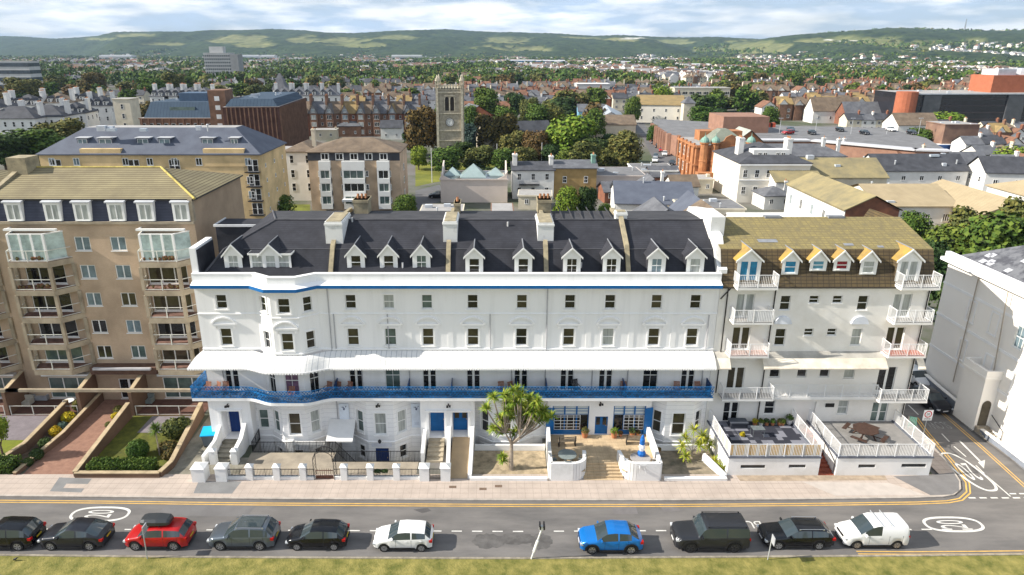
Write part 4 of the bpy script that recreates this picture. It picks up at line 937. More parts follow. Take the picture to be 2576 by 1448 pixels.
m_.poly([(x0, y1, z0), (x0, y0, z0), (x0 + 5, y0 + 5, 16.2), (x0 + 5, y1 - 5, 16.2)]); m_.poly([(x0, y1, z0), (x0 + 5, y1 - 5, 16.2), (x1, y1 - 5, 16.2), (x1, y1, z0)]); m_.poly([(x0 + 5, y0 + 5, 16.2), (x1, y0 + 5, 16.2), (x1, y1 - 5, 16.2), (x0 + 5, y1 - 5, 16.2)])
part('roof', m_, VS, villa)
m_ = MB()
for k in range(14):
    a, f = rnd.uniform(2, 14), rnd.uniform(.08, .5); 
    p = lambda da, df: (x0 + (f + df) * 5, y1 - a - da, z0 + (f + df) * 2.9 + .03)
    m_.poly([p(0, 0), p(.6, 0), p(.6, .09), p(0, .09)])
part('new_slates', m_, M('pale_slate_patch', (.45, .46, .5), .6, .2, 3), villa)
for q in (((VX - .12, 58.5, 2.2), (VX - .12, 58.5, 12.8)), ((VX - .5, 54.3, 12.8), (VX - .12, 54.0, 5))): part('drainpipe', MB().tube(*q, .05), M('pale_pipe', (.42, .36, .3), .7), villa)
m_ = MB(); m_.box(42.7, 53.2, 0, VX - .004, 56.0, 5.1); m_.box(42.55, 53.05, 5.1, VX - .002, 56.15, 5.3); m_.box(42.6, 53.1, 5.3, 42.8, 56.1, 5.9); m_.box(42.8, 53.1, 5.3, VX, 53.3, 5.9); m_.box(42.8, 55.9, 5.3, VX, 56.1, 5.9)
pc = part('side_porch', m_, VW, villa)
m_ = MB(); pts = [(42.95, 53.18, .6)] + [(43.35 - .4 * math.cos(math.pi * k / 8), 53.18, 2.6 + .45 * math.sin(math.pi * k / 8)) for k in range(9)] + [(43.75, 53.18, .6)]; m_.poly(pts); part('arched_doorway', m_, M('doorway_dark', (.10, .085, .06), .9, .3, 1), pc)
for k in range(5): m_ = m_ if k else MB(); m_.box(42.8, 53.18 - .3 * (k + 1), 0, 43.9, 53.18 - .3 * k, .6 - .12 * k)
part('porch_steps', m_, CONC, pc)
m_ = MB(); m_.tube((43.95, 53.1, 1.7), (43.9, 51.4, 1.0), .03); m_.tube((43.9, 51.4, 0), (43.9, 51.4, 1.0), .03); part('handrail', m_, M('black_metal'), pc)
def lanewall(pts, h, w_, label, capm=None):
    P_ = [G(*p) for p in pts]; m_ = MB()
    for a, b in zip(P_, P_[1:]):
        d = (Vector(b) - Vector(a)).normalized(); n = Vector((d.y, -d.x)) * w_
        m_.prism([a, b, (b[0] - n.x, b[1] - n.y), (a[0] - n.x, a[1] - n.y)], 0, h, 0)
        m_.prism([(a[0] + n.x * .1, a[1]), (b[0] + n.x * .1, b[1]), (b[0] - n.x * 1.1, b[1] - n.y), (a[0] - n.x * 1.1, a[1] - n.y)], h + .001, h + .08, 1)
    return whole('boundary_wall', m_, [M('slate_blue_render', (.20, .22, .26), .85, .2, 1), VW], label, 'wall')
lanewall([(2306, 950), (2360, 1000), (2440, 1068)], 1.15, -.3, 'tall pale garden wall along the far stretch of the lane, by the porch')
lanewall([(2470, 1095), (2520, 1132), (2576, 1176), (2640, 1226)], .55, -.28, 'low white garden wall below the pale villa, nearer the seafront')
x, y = G(2456, 1066); m_ = MB(); m_.box(x - .3, y - .3, 0, x + .3, y + .3, 1.0, 0); m_.faces([(x - .33, y - .33, 1.0), (x + .33, y - .33, 1.0), (x + .33, y + .33, 1.0), (x - .33, y + .33, 1.0), (x, y, 1.25)], [(0, 1, 4), (1, 2, 4), (2, 3, 4), (3, 0, 4)], 0)
whole('gate_pier', m_, WALLW, 'square white gate pier at the foot of the villa steps', 'gate pier')
m_ = MB(); m_.poly([(43.0, 44, .1), (VX, 44, .1), (VX, 64, .1), (42.2, 64, .1)]); struct('villa_path', m_, M('grey_path', (.2, .18, .16), .9, .2, 1))
m_ = MB(); m_.poly([(43.8, 64.5, .012), (36, 64.5, .012), (36, 95, .012), (47, 95, .012)]); struct('lane_car_park', m_, M('brown_tarmac', (.26, .19, .13), .95, .2, .7))
TBR = brick('tan_brick', (.54, .405, .285), (.50, .365, .255), (.45, .37, .27)); TCONC = M('stained_concrete_band', (.44, .37, .27), .9, c2=(.26, .215, .155), sc_=.7, detail=9)
YSD = M('side_render_brown', (.42, .31, .21), .9, c2=(.32, .235, .16), sc_=.4, detail=9); TTILE = banded('ribbed_lichen_tiles', (.29, .25, .145), (.12, .095, .06), .115, .25, 'z', c2=(.20, .17, .105), sc_=.35, lo=.35, hi=.65)  # shading of the roof ribs painted as darker bands in the tile colour
MANS = banded('mansard_slate_blue', (.060, .066, .095), (.04, .044, .066), .25, .12, 'z', .2, .6)
YL = 59.0; LX1 = -26.4; LX0 = -44.6
def tan_block(x0, x1, nm, lab, mirror=False, detail=True):
    b = root('apartment_block', lab, 'apartment block', ((x0 + x1) / 2, YL, 0)); fr = Fr(0, YL)
    hol = []; wn = []
    for c in (x1 - 10.3, x1 - 7.1):
        for z in (15.02, 12.38, 9.72, 7.02, 4.42): hol.append((c, z, 1.4, 1.3)); wn.append((c, z, 1.4, 1.3, 'case2', rnd.choice('dlgdb') if z < 12 else 'l'))
    hol.append((x1 - 8.6, .15, 1.9, 2.1)); wn.append((x1 - 8.6, .15, 1.9, 2.1, 'french', 'd'))
    for bx, zs in ((x1 - 14.2, 0), (x1 - 3.2, 0)): hol.append((bx, .2, 4.2, 2.2)); wn.append((bx, .2, 4.2, 2.2, 'tri', 'g'))
    for bx in (x1 - 14.2, x1 - 3.1):
        for z in (11.8, 9.15, 6.5, 3.95): hol.append((bx, z + .1, 3.6, 2.0)); wn.append((bx, z + .1, 3.6, 2.0, 'tri', rnd.choice('dgdb')))
    mb = MB(); wallh(mb, fr, x0, x1, 0, 17.6, hol, .16)
    part('wall', mb, TBR, b)
    for c, z, w_, h_, kd, g in wn: window(b, fr, c, z, w_, h_, kd, g, rec=.12, ft=.08, name='window' if h_ < 1.9 else 'patio_window')
    m_ = MB(); yb = 71.2; m_.poly([(x1, YL, 0), (x1, yb, 0), (x1, yb, 19.7), (x1, YL + .35, 19.7), (x1, YL, 17.6)]); m_.poly([(x1, yb, 0), (x0, yb, 0), (x0, yb, 19.7), (x1, yb, 19.7)]); m_.poly([(x0, yb, 0), (x0, YL, 0), (x0, YL, 17.6), (x0, YL + .35, 19.7), (x0, yb, 19.7)])
    part('side_wall', m_, YSD, b)
    m_ = MB(); m_.poly([(x0, YL + .02, 17.7), (x1 - .35, YL + .02, 17.7), (x1 - .35, YL + .38, 19.7), (x0, YL + .38, 19.7)]); part('mansard', m_, MANS, b)
    m_ = MB(); m_.box(x0, YL - .22, 17.5, x1, YL + .02, 17.72); m_.box(x1 - .34, YL - .04, 17.72, x1 + .03, YL + .4, 19.68); part('eaves_band', m_, TCONC, b)
    m_ = MB(); rx = x1 - 5.2; ry = 65.2; e = .25; z0, zr = 19.72, 21.5
    m_.poly([(x0, YL + .1, z0), (x1 + e, YL + .1, z0), (rx, ry, zr), (x0, ry, zr)], 0); m_.poly([(x1 + e, YL + .1, z0), (x1 + e, yb + e, z0), (rx, ry, zr)], 0); m_.poly([(x1 + e, yb + e, z0), (x0, yb + e, z0), (x0, ry, zr), (rx, ry, zr)], 0)
    m_.poly([(x0, YL + .1, z0 - .15), (x1 + e, YL + .1, z0 - .15), (x1 + e, YL + .1, z0), (x0, YL + .1, z0)], 1); m_.poly([(x1 + e, YL + .1, z0 - .15), (x1 + e, yb + e, z0 - .15), (x1 + e, yb + e, z0), (x1 + e, YL + .1, z0)], 1)
    r_ = part('roof', m_, [TTILE, M('black_gutter', (.03, .03, .03), .5)], b)
    m_ = MB(); m_.tube((x1 + e, YL + .1, z0 + .03), (rx, ry, zr + .03), .11, n=6); m_.tube((x0, ry, zr + .02), (rx, ry, zr + .03), .1); part('ridge_tiles', m_, M('yellow_lichen_ridge', (.45, .36, .11), .9, .3, 2), r_)
    m_ = MB(); m_.box(x0 - .2, YL + .1, 18.5, x0 + .25, yb, 20.2); m_.ex([(x0 - .2, YL + .1, 19.8), (x0 - .2, ry, zr + .35), (x0 - .2, yb, 19.9)], (.45, 0, 0)); m_.box(x0 - .6, ry - 1.5, 20, x0 + 1.2, ry + .5, 22.6); part('party_wall_chimney', m_, STONE, b)
    for px_ in [x for x in (-42.1, -38.7, -36.1, -33.1, -30.5, -27.4)]:
        x = px_ - LX1 + x1; m_ = MB(); f2 = Fr(x, YL - .15, 0, 17.78)
        wallh(m_, f2, -.72, .72, 0, 1.75, [(0, .08, 1.15, 1.42)], .06); 
        for s_ in (-1, 1): m_.poly([f2.p(s_ * .72, 0), f2.p(s_ * .72, 0, -.2), f2.p(s_ * .72, 1.75, -.6), f2.p(s_ * .72, 1.75)][::s_ if s_ < 0 else 1])
        m_.faces([f2.p(-.85, 1.75, .12), f2.p(.85, 1.75, .12), f2.p(.85, 1.9, -.65), f2.p(-.85, 1.9, -.65), f2.p(-.85, 1.63, .12), f2.p(.85, 1.63, .12), f2.p(.85, 1.75, -.65), f2.p(-.85, 1.75, -.65)], [(0, 1, 2, 3), (4, 5, 1, 0), (5, 6, 2, 1), (7, 4, 0, 3), (4, 7, 6, 5)], 1)
        d = part('dormer', m_, [WHITE, M('pale_lead', (.50, .51, .53), .6, .1)], b); window(d, f2, 0, .08, 1.15, 1.42, 'case2', 'c', rec=.05, name='dormer_window', ft=.07)
    for bi, (a0, a1, a2, a3) in enumerate(((x1 - 16.7, x1 - 16.3, x1 - 12.8, x1 - 11.4), (x1 - 5.1, x1 - 4.75, x1 - 1.4, x1 - .15))):
        plan = [(a0, YL), (a1, YL - 1.5), (a2, YL - 1.5), (a3, YL)]
        for k, z in enumerate((14.4, 11.75, 9.1, 6.45, 3.9)):
            m_ = MB(); m_.prism(plan, z - .52, z, 0, mt=1)
            if k > 0:   # piers
                for p in (plan[1], plan[2]): m_.box(p[0] - .14, p[1] + .02, z, p[0] + .14, p[1] + .3, z + 2.14, 0)
                for p in (plan[0], plan[3]): m_.box(p[0] - .16, YL - .2, z, p[0] + .16, YL, z + 2.14, 0)
            o = part('balcony', m_, [TCONC, M('balcony_floor_brown', (.16, .09, .07), .9, .3, 2)], b)
            r_ = MB(); q = offset_path(plan, -.06)
            for si, (p0, p1) in enumerate(zip(q, q[1:])):
                for zz in (z + .08, z + 1.0): r_.tube((p0[0], p0[1], zz), (p1[0], p1[1], zz), .035, n=4)
                for f in ((0, .5, 1) if abs(p1[0] - p0[0]) > 2 else (0, 1))[1 if si else 0:]: x_, y_ = p0[0] + (p1[0] - p0[0]) * f, p0[1] + (p1[1] - p0[1]) * f; r_.box(x_ - .035, y_ - .035, z, x_ + .035, y_ + .035, z + 1.02)
            part('balcony_rail', r_, M('cream_rail', (.66, .66, .60), .5), o)
            f_ = MB()
            for j in range(9):
                fx_ = a1 + .3 + (a2 - a1 - .5) * rnd.random(); s_ = rnd.uniform(.1, .22)
                f_.lathe([(s_ * .6, 0), (s_, s_ * 1.2), (s_ * .4, s_ * 2)], (fx_, YL - 1.2 + rnd.uniform(-.1, .2), z + .1), 6)
            if k in (0, 1): part('potted_flowers', f_, M('geraniums', (.25, .08, .05), .9, c2=(.06, .1, .03), sc_=6), o)
            if k == 0:
                g_ = MB(); w3 = MB(); zt = z + 2.45
                inner_ = offset_path(plan, -.35)
                for si, (p0, p1) in enumerate(zip(inner_, inner_[1:])):
                    g_.poly([(p0[0], p0[1], z + .1), (p1[0], p1[1], z + .1), (p1[0], p1[1], zt), (p0[0], p0[1], zt)])
                    n_ = 3 if abs(p1[0] - p0[0]) > 2 else 1
                    for j in range(1 if si else 0, n_ + 1): f = j / n_; x_, y_ = p0[0] + (p1[0] - p0[0]) * f, p0[1] + (p1[1] - p0[1]) * f; w3.box(x_ - .09, y_ - .09, z, x_ + .09, y_ + .09, zt)
                    for zz in (z + .05, zt): w3.tube((p0[0], p0[1], zz), (p1[0], p1[1], zz), .07, n=4)
                s_ = part('glazed_sunroom', w3, FRAMEW, b); part('pane', g_, M('glass_sunroom', (.42, .52, .50), .15, .25, 1.2, spec=.6), s_)
                t_ = MB(); t_.box(a0 + .3, YL - 1.0, zt + .25, a3 - .4, YL - .75, zt + .42); t_.box(a0 + .3, YL - .75, zt + .3, a0 + .4, YL, zt + .38); part('awning_box', t_, WHITE, b)
    m_ = MB()
    for bx in (x1 - 14.2, x1 - 3.2): m_.box(bx - 2.3, YL - .5, 2.75, bx + 2.3, YL - .02, 2.95)
    for bx in (x1 - 14.2, x1 - 3.2): part('awning', MB().box(bx - 2.3, YL - .5, 2.75, bx + 2.3, YL - .02, 2.95), WHITE, b)
    m_ = MB(); m_.box(x1 - 11.4, YL - 1.0, 3.2, x1 - 5.2, YL, 3.9, 0); m_.box(x1 - 11.0, YL - 1.25, 3.75, x1 - 5.6, YL - 1.0, 3.95, 1); part('entrance_canopy', m_, [M('brown_brick_dark', (.12, .07, .05), .9, .2, 2), M('grey_fascia', (.45, .45, .47), .5)], b)
    m_ = MB(); m_.box(x0, YL - 3.1, 2.45, x1 + 1.2, YL - 2.85, 2.72); part('pergola_beam', m_, TCONC, b)
    return b
BB = brick('brown_garden_brick', (.20, .125, .085), (.17, .105, .07), (.14, .1, .075)); COPE = M('sandy_coping', (.42, .33, .21), .9, .2, 1.2)
tan_block(LX0, LX1, '', 'tan brick apartment block with ribbed yellow-lichened roof and glazed balcony bays beside the hotel')
tan_block(LX0 - 18.2, LX0 - .02, '', 'twin tan apartment block beyond the chimney wall, cut by the picture edge')
def gwall(pts, h, w_, label, hs=None, mat=BB):
    m_ = MB()
    for i, (a, b) in enumerate(zip(pts, pts[1:])):
        d = (Vector(b) - Vector(a)).normalized(); n = Vector((-d.y, d.x)) * w_ / 2; h0, h1 = (hs[i], hs[i + 1]) if hs else (h, h)
        for e_, lo0, lo1, hi0, hi1, m2 in ((0, 0, 0, h0, h1, 0), (.04, h0, h1, h0 + .07, h1 + .07, 1)):
            nn = n * (1 + e_ * 6); q = [(a[0] + nn.x, a[1] + nn.y), (b[0] + nn.x, b[1] + nn.y), (b[0] - nn.x, b[1] - nn.y), (a[0] - nn.x, a[1] - nn.y)]
            m_.faces([(q[0][0], q[0][1], lo0), (q[1][0], q[1][1], lo1), (q[2][0], q[2][1], lo1), (q[3][0], q[3][1], lo0), (q[0][0], q[0][1], hi0), (q[1][0], q[1][1], hi1), (q[2][0], q[2][1], hi1), (q[3][0], q[3][1], hi0)], [(0, 1, 2, 3), (7, 6, 5, 4), (0, 4, 5, 1), (1, 5, 6, 2), (2, 6, 7, 3), (3, 7, 4, 0)], m2)
    return whole('garden_wall', m_, [mat, COPE], label, 'wall')
gwall([(-33.4, 55.6), (-33.0, 46.15)], .9, .3, 'brown brick wall with sandy coping dividing the red path from the hedge garden', hs=[1.5, .55])
gwall([(-33.0, 46.15), (-26.3, 46.15)], .5, .3, 'front wall of the hedge garden, brown brick, along the pavement')
gwall([(-26.3, 46.15), (-26.0, 47.6), (-26.9, 56)], .8, .3, 'brown brick wall between the hedge garden and the concrete drive', hs=[.55, .6, 1.3])
gwall([(-37.7, 58.8), (-37.4, 52), (-38.0, 46.4)], .6, .25, 'stepped brick kerb wall on the shrub side of the red path', hs=[.9, .6, .3])
gwall([(-39.6, 56.5), (-39.4, 50), (-40.4, 46.2)], .8, .3, 'brick wall behind the yellow shrubs, bounding the lawn garden', hs=[1.3, .8, .6])
gwall([(-40.4, 46.15), (-62, 46.15)], .5, .3, 'front wall of the lawn garden at the pavement')
for x, lab in ((-38.1, 'tall brown brick screen wall by the entrance, lawn side'), (-33.3, 'tall brown brick screen wall by the entrance, hedge garden side'), (-44.9, 'tall brown brick screen wall between the two terraces of the twin blocks')):
    gwall([(x, 58.9), (x, 55.9)], 3, .3, lab, hs=[3.1, 2.4])
m_ = MB(); m_.poly([(-37.5, 46.1, .02), (-33.3, 46.1, .02), (-33.4, 59, .02), (-38.2, 59, .02)]); struct('red_path', m_, M('red_brick_paving', (.30, .17, .12), .9, c2=(.23, .125, .09), sc_=2))
m_ = MB(); m_.poly([(-33.3, 55.9, .03), (-26.9, 55.9, .03), (-26.9, 59, .03), (-33.3, 59, .03)]); m_.poly([(-62, 55.9, .03), (-38.3, 55.9, .03), (-38.3, 59, .03), (-62, 59, .03)]); struct('terrace_paving', m_, M('dark_red_paving', (.12, .06, .045), .9, .2, 2))
m_ = MB(); m_.poly([(-33, 46.3, .015), (-26.2, 46.3, .015), (-26.9, 55.9, .015), (-33.3, 55.9, .015)]); struct('garden_lawn', m_, M('garden_grass', (.13, .14, .02), .95, c2=(.06, .065, .015), sc_=1.3, detail=8))
m_ = MB(); m_.poly([(-62, 46.3, .015), (-40.3, 46.3, .015), (-39.5, 51.7, .015), (-62, 51.7, .015)]); struct('garden_lawn', m_, M('bright_grass', (.20, .23, .02), .95, c2=(.11, .13, .02), sc_=1, detail=8))
DECK = banded('purple_grey_decking', (.21, .185, .20), (.10, .09, .10), .14, .12, 'y', .15, 1)
m_ = MB(); m_.poly([(-62, 51.7, .03), (-39.5, 51.7, .03), (-39.5, 55.9, .03), (-62, 55.9, .03)]); m_.poly([(-31.5, 52.9, .03), (-27.2, 52.9, .03), (-27.0, 55.8, .03), (-31.5, 55.8, .03)]); struct('decking', m_, DECK)
m_ = MB(); m_.poly([(-39.4, 46.3, .04), (-37.8, 46.3, .04), (-37.7, 56.5, .04), (-39.5, 56.5, .04)]); struct('shrub_bed', m_, EARTH)
for a, b, lab in ((-44.6, -38.4, 'white tubular rail along the terrace of the lawn garden'), (-33.0, -27.0, 'white tubular rail along the terrace of the hedge garden'), (-62, -45.2, 'white tubular rail of the twin block, at the picture edge')):
    m_ = MB(); rail(m_, [(a, 55.95), (b, 55.95)], .05, .95, step=9, post=2.0, th=.0); m_.tube((a, 55.95, .5), (b, 55.95, .5), .0001, n=3); whole('terrace_railing', m_, M('cream_rail'), lab, 'railing')
m_ = MB(); m_.poly([(-26.1, 46.1, .01), (-24.2, 46.1, .01), (-24.2, 70, .01), (-26.5, 70, .01)]); struct('concrete_drive', m_, CONCD)
def leafquads(mb, blobs, n, size, rg=None, shell=(.72, 1.06), m=(0, 1)):
    rg = rg or rnd; vol = [max(b[3] * b[4], b[3] * b[5]) for b in blobs]; tot = sum(vol)
    for b, v_ in zip(blobs, vol):
        for _ in range(int(n * v_ / tot)):
            z = rg.uniform(-.75, 1); t_ = rg.uniform(0, 2 * math.pi); r = math.sqrt(max(0, 1 - z * z)); nrm = Vector((r * math.cos(t_), r * math.sin(t_), z))
            s_ = rg.uniform(*shell); p = Vector((b[0] + nrm.x * b[3] * s_, b[1] + nrm.y * b[4] * s_, b[2] + nrm.z * b[5] * s_))
            q = (nrm + Vector((rg.uniform(-.9, .9), rg.uniform(-.9, .9), rg.uniform(-.6, 1.0)))).normalized(); u = q.orthogonal().normalized(); w_ = q.cross(u); a = rg.uniform(0, math.pi); sz = size * rg.uniform(.6, 1.4)
            u, w_ = (u * math.cos(a) + w_ * math.sin(a)) * sz, (w_ * math.cos(a) - u * math.sin(a)) * sz * rg.uniform(.5, .9)
            mb.poly([p - u, p - w_, p + u, p + w_], m[0] if rg.random() < .6 else m[1])
    return mb
def leafmat(name, a, b, sc_=1.2, rand=.15):
    return M(name, b, .75, c2=a, sc_=sc_, spec=.15, detail=3, lo=.3, hi=.7, rand=rand)
LF = {
 'green': [leafmat('leaf_green_a', (.035, .065, .012), (.09, .14, .022)), leafmat('leaf_green_b', (.06, .10, .015), (.15, .19, .03))],
 'bright': [leafmat('leaf_bright_a', (.07, .12, .012), (.16, .23, .025)), leafmat('leaf_bright_b', (.13, .18, .02), (.26, .30, .04))],
 'dark': [leafmat('leaf_dark_a', (.018, .035, .012), (.05, .08, .02)), leafmat('leaf_dark_b', (.03, .055, .018), (.08, .11, .03))],
 'brown': [leafmat('leaf_brown_a', (.05, .035, .018), (.13, .09, .03)), leafmat('leaf_brown_b', (.10, .065, .02), (.20, .13, .04))],
 'olive': [leafmat('leaf_olive_a', (.05, .06, .02), (.12, .13, .035)), leafmat('leaf_olive_b', (.10, .10, .025), (.21, .19, .05))],
 'yellow': [leafmat('leaf_yellow_a', (.40, .28, .01), (.62, .45, .02)), leafmat('leaf_yellow_b', (.2, .2, .02), (.5, .4, .03))],
 'grey': [leafmat('leaf_bluegreen_a', (.03, .06, .05), (.07, .12, .10)), leafmat('leaf_bluegreen_b', (.05, .09, .075), (.12, .17, .14))]}
CL_ = [leafmat('cordyline_a', (.16, .22, .02), (.30, .36, .04)), leafmat('cordyline_b', (.34, .34, .04), (.52, .48, .08))]
BARK = M('bark', (.13, .10, .075), .95, .3, 3)
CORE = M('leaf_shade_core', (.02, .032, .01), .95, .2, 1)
def shrub(name, label, cat, loc, blobs, n, size, kind, group=None, stem=True):
    r = root(name, label, cat, loc); cr = leafquads(MB(), blobs, n, size)
    for b in blobs:
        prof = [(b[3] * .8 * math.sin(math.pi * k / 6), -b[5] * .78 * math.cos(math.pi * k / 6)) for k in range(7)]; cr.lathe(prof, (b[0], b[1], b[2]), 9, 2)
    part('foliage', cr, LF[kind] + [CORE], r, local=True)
    if stem:
        s_ = MB(); s_.tube((0, 0, 0), (0, 0, blobs[0][2]), .05); part('stem', s_, BARK, r, local=True)
    if group: r['group'] = group
    return r
def hedge(label, x0, y0, x1, y1, h, kind='green', n=2600, size=.085):
    r = root('hedge', label, 'hedge', ((x0 + x1) / 2, (y0 + y1) / 2, 0)); lx, ly = (x1 - x0) / 2, (y1 - y0) / 2; m_ = MB()
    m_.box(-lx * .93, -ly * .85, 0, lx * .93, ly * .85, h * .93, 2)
    for _ in range(n):
        f = rnd.random()
        if f < .5: p = (rnd.uniform(-lx, lx), rnd.uniform(-ly, ly), h + rnd.uniform(-.1, .06) + .07 * math.sin(7 * rnd.random())); 
        elif f < .85: p = (rnd.uniform(-lx, lx), -ly + rnd.uniform(-.05, .08), rnd.uniform(0, h))
        else: p = (rnd.choice((-lx, lx)) + rnd.uniform(-.05, .05), rnd.uniform(-ly, ly), rnd.uniform(0, h))
        q = Vector((rnd.uniform(-1, 1), rnd.uniform(-1, .5), rnd.uniform(-.2, 1))).normalized(); u = q.orthogonal().normalized() * size; w_ = q.cross(u.normalized()) * size * .7; P_ = Vector(p)
        m_.poly([P_ - u, P_ - w_, P_ + u, P_ + w_], 0 if rnd.random() < .6 else 1)
    part('foliage', m_, LF[kind] + [CORE], r, local=True); return r
def tuft(mb, c, n, L_, w_, m=(0, 1), droop=.5, rg=rnd):
    for k in range(n):
        t_ = rg.uniform(0, 2 * math.pi); e = rg.uniform(-.35, 1.35); l = L_ * rg.uniform(.7, 1.1); d = Vector((math.cos(t_) * math.cos(e), math.sin(t_) * math.cos(e), math.sin(e))); side = Vector((-math.sin(t_), math.cos(t_), 0)) * w_
        a = Vector(c); b = a + d * l * .55; e2 = b + (d + Vector((0, 0, -droop))).normalized() * l * .5; mm = m[0] if rg.random() < .6 else m[1]
        mb.poly([a - side * .6, b - side, b + side, a + side * .6], mm); mb.poly([b - side, e2, b + side], mm)
def cordyline(label, loc, ends, trunk_top, r0, n, L_, kinds=('green', 'bright'), low=None):
    r = root('cordyline_tree', label, 'palm tree', loc); t_ = MB(); t_.tube((0, 0, 0), trunk_top, r0, r0 * .7, 8); l_ = MB()
    hubs = []
    if len(ends) > 12:
        for k in range(6):
            a = k * 1.05; hubs.append((trunk_top[0] + .75 * math.cos(a) + .25, trunk_top[1] + .6 * math.sin(a), trunk_top[2] + .8 + .25 * (k % 2)))
        for h in hubs: t_.tube(trunk_top, h, r0 * .5, r0 * .34, 6)
    for e in ends:
        h = min(hubs, key=lambda q: sum((q[i] - e[i]) ** 2 for i in range(3))) if hubs else trunk_top
        mid = tuple(h[i] + (e[i] - h[i]) * (.55 if i < 2 else .42) for i in range(3)); t_.tube(h, mid, r0 * .27, r0 * .2, 6); t_.tube(mid, e, r0 * .2, r0 * .13, 5)
        tuft(l_, e, n, L_, .04)
    for e in low or []: tuft(l_, e, n, L_ * .9, .045)
    part('trunk', t_, M('pale_trunk', (.30, .25, .2), .95, .25, 4), r, local=True); part('leaves', l_, CL_ if kinds[0] == 'bright' else LF[kinds[0]] + LF[kinds[1]], r, local=True)
    return r
x, y = G(1286, 1182)
rg_ = random.Random(3); E = []
for px, py in [(1222, 1030), (1240, 1000), (1265, 995), (1290, 985), (1285, 1010), (1310, 1000), (1330, 1010), (1345, 1020), (1355, 1035), (1365, 1045), (1378, 1052), (1325, 1035), (1300, 1030), (1270, 1035), (1285, 1050), (1340, 1050), (1355, 1060), (1320, 1060), (1262, 1060), (1293, 1090), (1262, 1090), (1245, 1080), (1312, 1020), (1332, 1068), (1300, 1012), (1350, 1010), (1275, 1018), (1308, 1046), (1368, 1036), (1342, 1036)]:
    yy = y + rg_.uniform(-1.0, 1.0); q = F(px, py, yy); E += [(q[0] - x, yy - y, q[1]), (q[0] - x + rg_.uniform(-.35, .35), yy - y + .3, q[1] + rg_.uniform(-.3, .2))]
cordyline('branching cordyline tree growing in the stony front plot before the hotel', (x, y, 0), E, (.0, 0, 2.35), .19, 52, .68, ('bright', 'yellow'), low=[(-.65, .1, .7), (-.7, .15, 1.1)])
x, y = G(1740, 1150); cordyline('clump of three yellow-green cordylines in the garden beside the dark roof terrace', (x, y, 0), [(-.6, .2, 1.6), (.7, .1, 1.9), (.1, .4, 2.3), (-.9, 0, 1.0), (1.1, .3, 1.4), (1.5, .2, .9), (.5, -.2, 1.2)], (0, 0, .5), .12, 46, .8, ('bright', 'green'), low=[(-.7, -.6, .4), (1.5, -1.2, .3), (1.9, -2.2, .3)])
x, y = G(402, 1146); cordyline('small green cordyline beside the clipped ball bush', (x, y, 0), [(0, 0, 2.5), (.05, 0, 2.3)], (0, 0, 2.3), .06, 60, .75, ('green', 'green'))
x, y = G(350, 1150); shrub('ball_bush', 'clipped round green ball bush on the hedge garden lawn', 'bush', (x, y, 0), [(0, 0, .75, .85, .85, .8)], 2600, .075, 'green')
hedge('low clipped front hedge of the garden with the ball bush', G(232, 1186)[0], 46.4, G(392, 1186)[0], 47.6, .95)
hedge('square clipped hedge in the lawn garden at the left picture edge', -45.2, 46.5, G(42, 1185)[0], 48.0, 1.0, 'green', 2000, .09)
x, y = G(442, 1098); shrub('laurel_bush', 'pale green laurel bush against the drive wall behind the cordyline', 'bush', (x, y, 0), [(0, 0, .8, 1.05, .9, .9), (.6, .3, .9, .8, .7, .8)], 2400, .10, 'olive')
x, y = G(425, 1135); shrub('dark_shrub', 'dark reddish low shrubs at the wall foot right of the small cordyline', 'bush', (x, y, 0), [(0, 0, .35, .9, .8, .5), (.5, -1, .3, .6, .6, .4)], 1200, .08, 'brown')
for px, py, s_, k, lab in ((141, 1095, .5, 'yellow', 'round bright yellow shrub, nearer the pavement, beside the red path'), (175, 1062, .6, 'yellow', 'yellow flowering shrub halfway along the red path'), (160, 1082, .45, 'grey', 'grey-green shrub between the two yellow ones'), (200, 1030, .55, 'olive', 'olive shrub by the entrance screen wall'),
        (115, 1125, .5, 'dark', 'dark low shrub near the street end of the path bed'), (95, 1155, .55, 'dark', 'dark sprawling shrub between bed walls close to the pavement'), (72, 1172, .4, 'dark', 'last dark shrub of the path bed, beside the wall end'), (292, 1056, .38, 'yellow', 'yellow ball shrub on the wall side of the hedge garden'), (275, 1075, .3, 'olive', 'small rounded shrub in front of the yellow ball by the dividing wall'), (300, 1040, .45, 'olive', 'leafy shrub at the top of the dividing wall'), (232, 985, .5, 'dark', 'dark shrub at the foot of the building entrance')):
    x, y = G(px, py); shrub('path_shrub', lab, 'bush', (x, y, 0), [(0, 0, s_ * .8, s_, s_, s_ * .9)], 700, .07, k)
for px, py, lab in ((1980, 1062, 'potted plant at the middle of the row by the cream house wall'), (1952, 1060, 'potted plant, leftmost of the row on the dark terrace'), (1916, 1056, 'white pot with a flowering plant beside the metal table')):
    pass
def pot_plant(px, py, zz, lab, kind='green', s_=.22, potm=None):
    x, y = G(px, py, zz); r = root('potted_plant', lab, 'potted plant', (x, y, zz)); p_ = MB(); p_.lathe([(0, 0), (s_ * .7, 0), (s_, s_ * 1.5), (s_ * .9, s_ * 1.5), (0, s_ * 1.3)], (0, 0, 0), 10)
    part('pot', p_, potm or M('terracotta', (.42, .17, .08), .8, .2, 4), r, local=True); f_ = MB(); leafquads(f_, [(0, 0, s_ * 2.1, s_ * 1.15, s_ * 1.15, s_ * 1.0)], 160, .06); tuft(f_, (0, 0, s_ * 1.5), 16, s_ * 2, .02); part('leaves', f_, LF[kind], r, local=True)
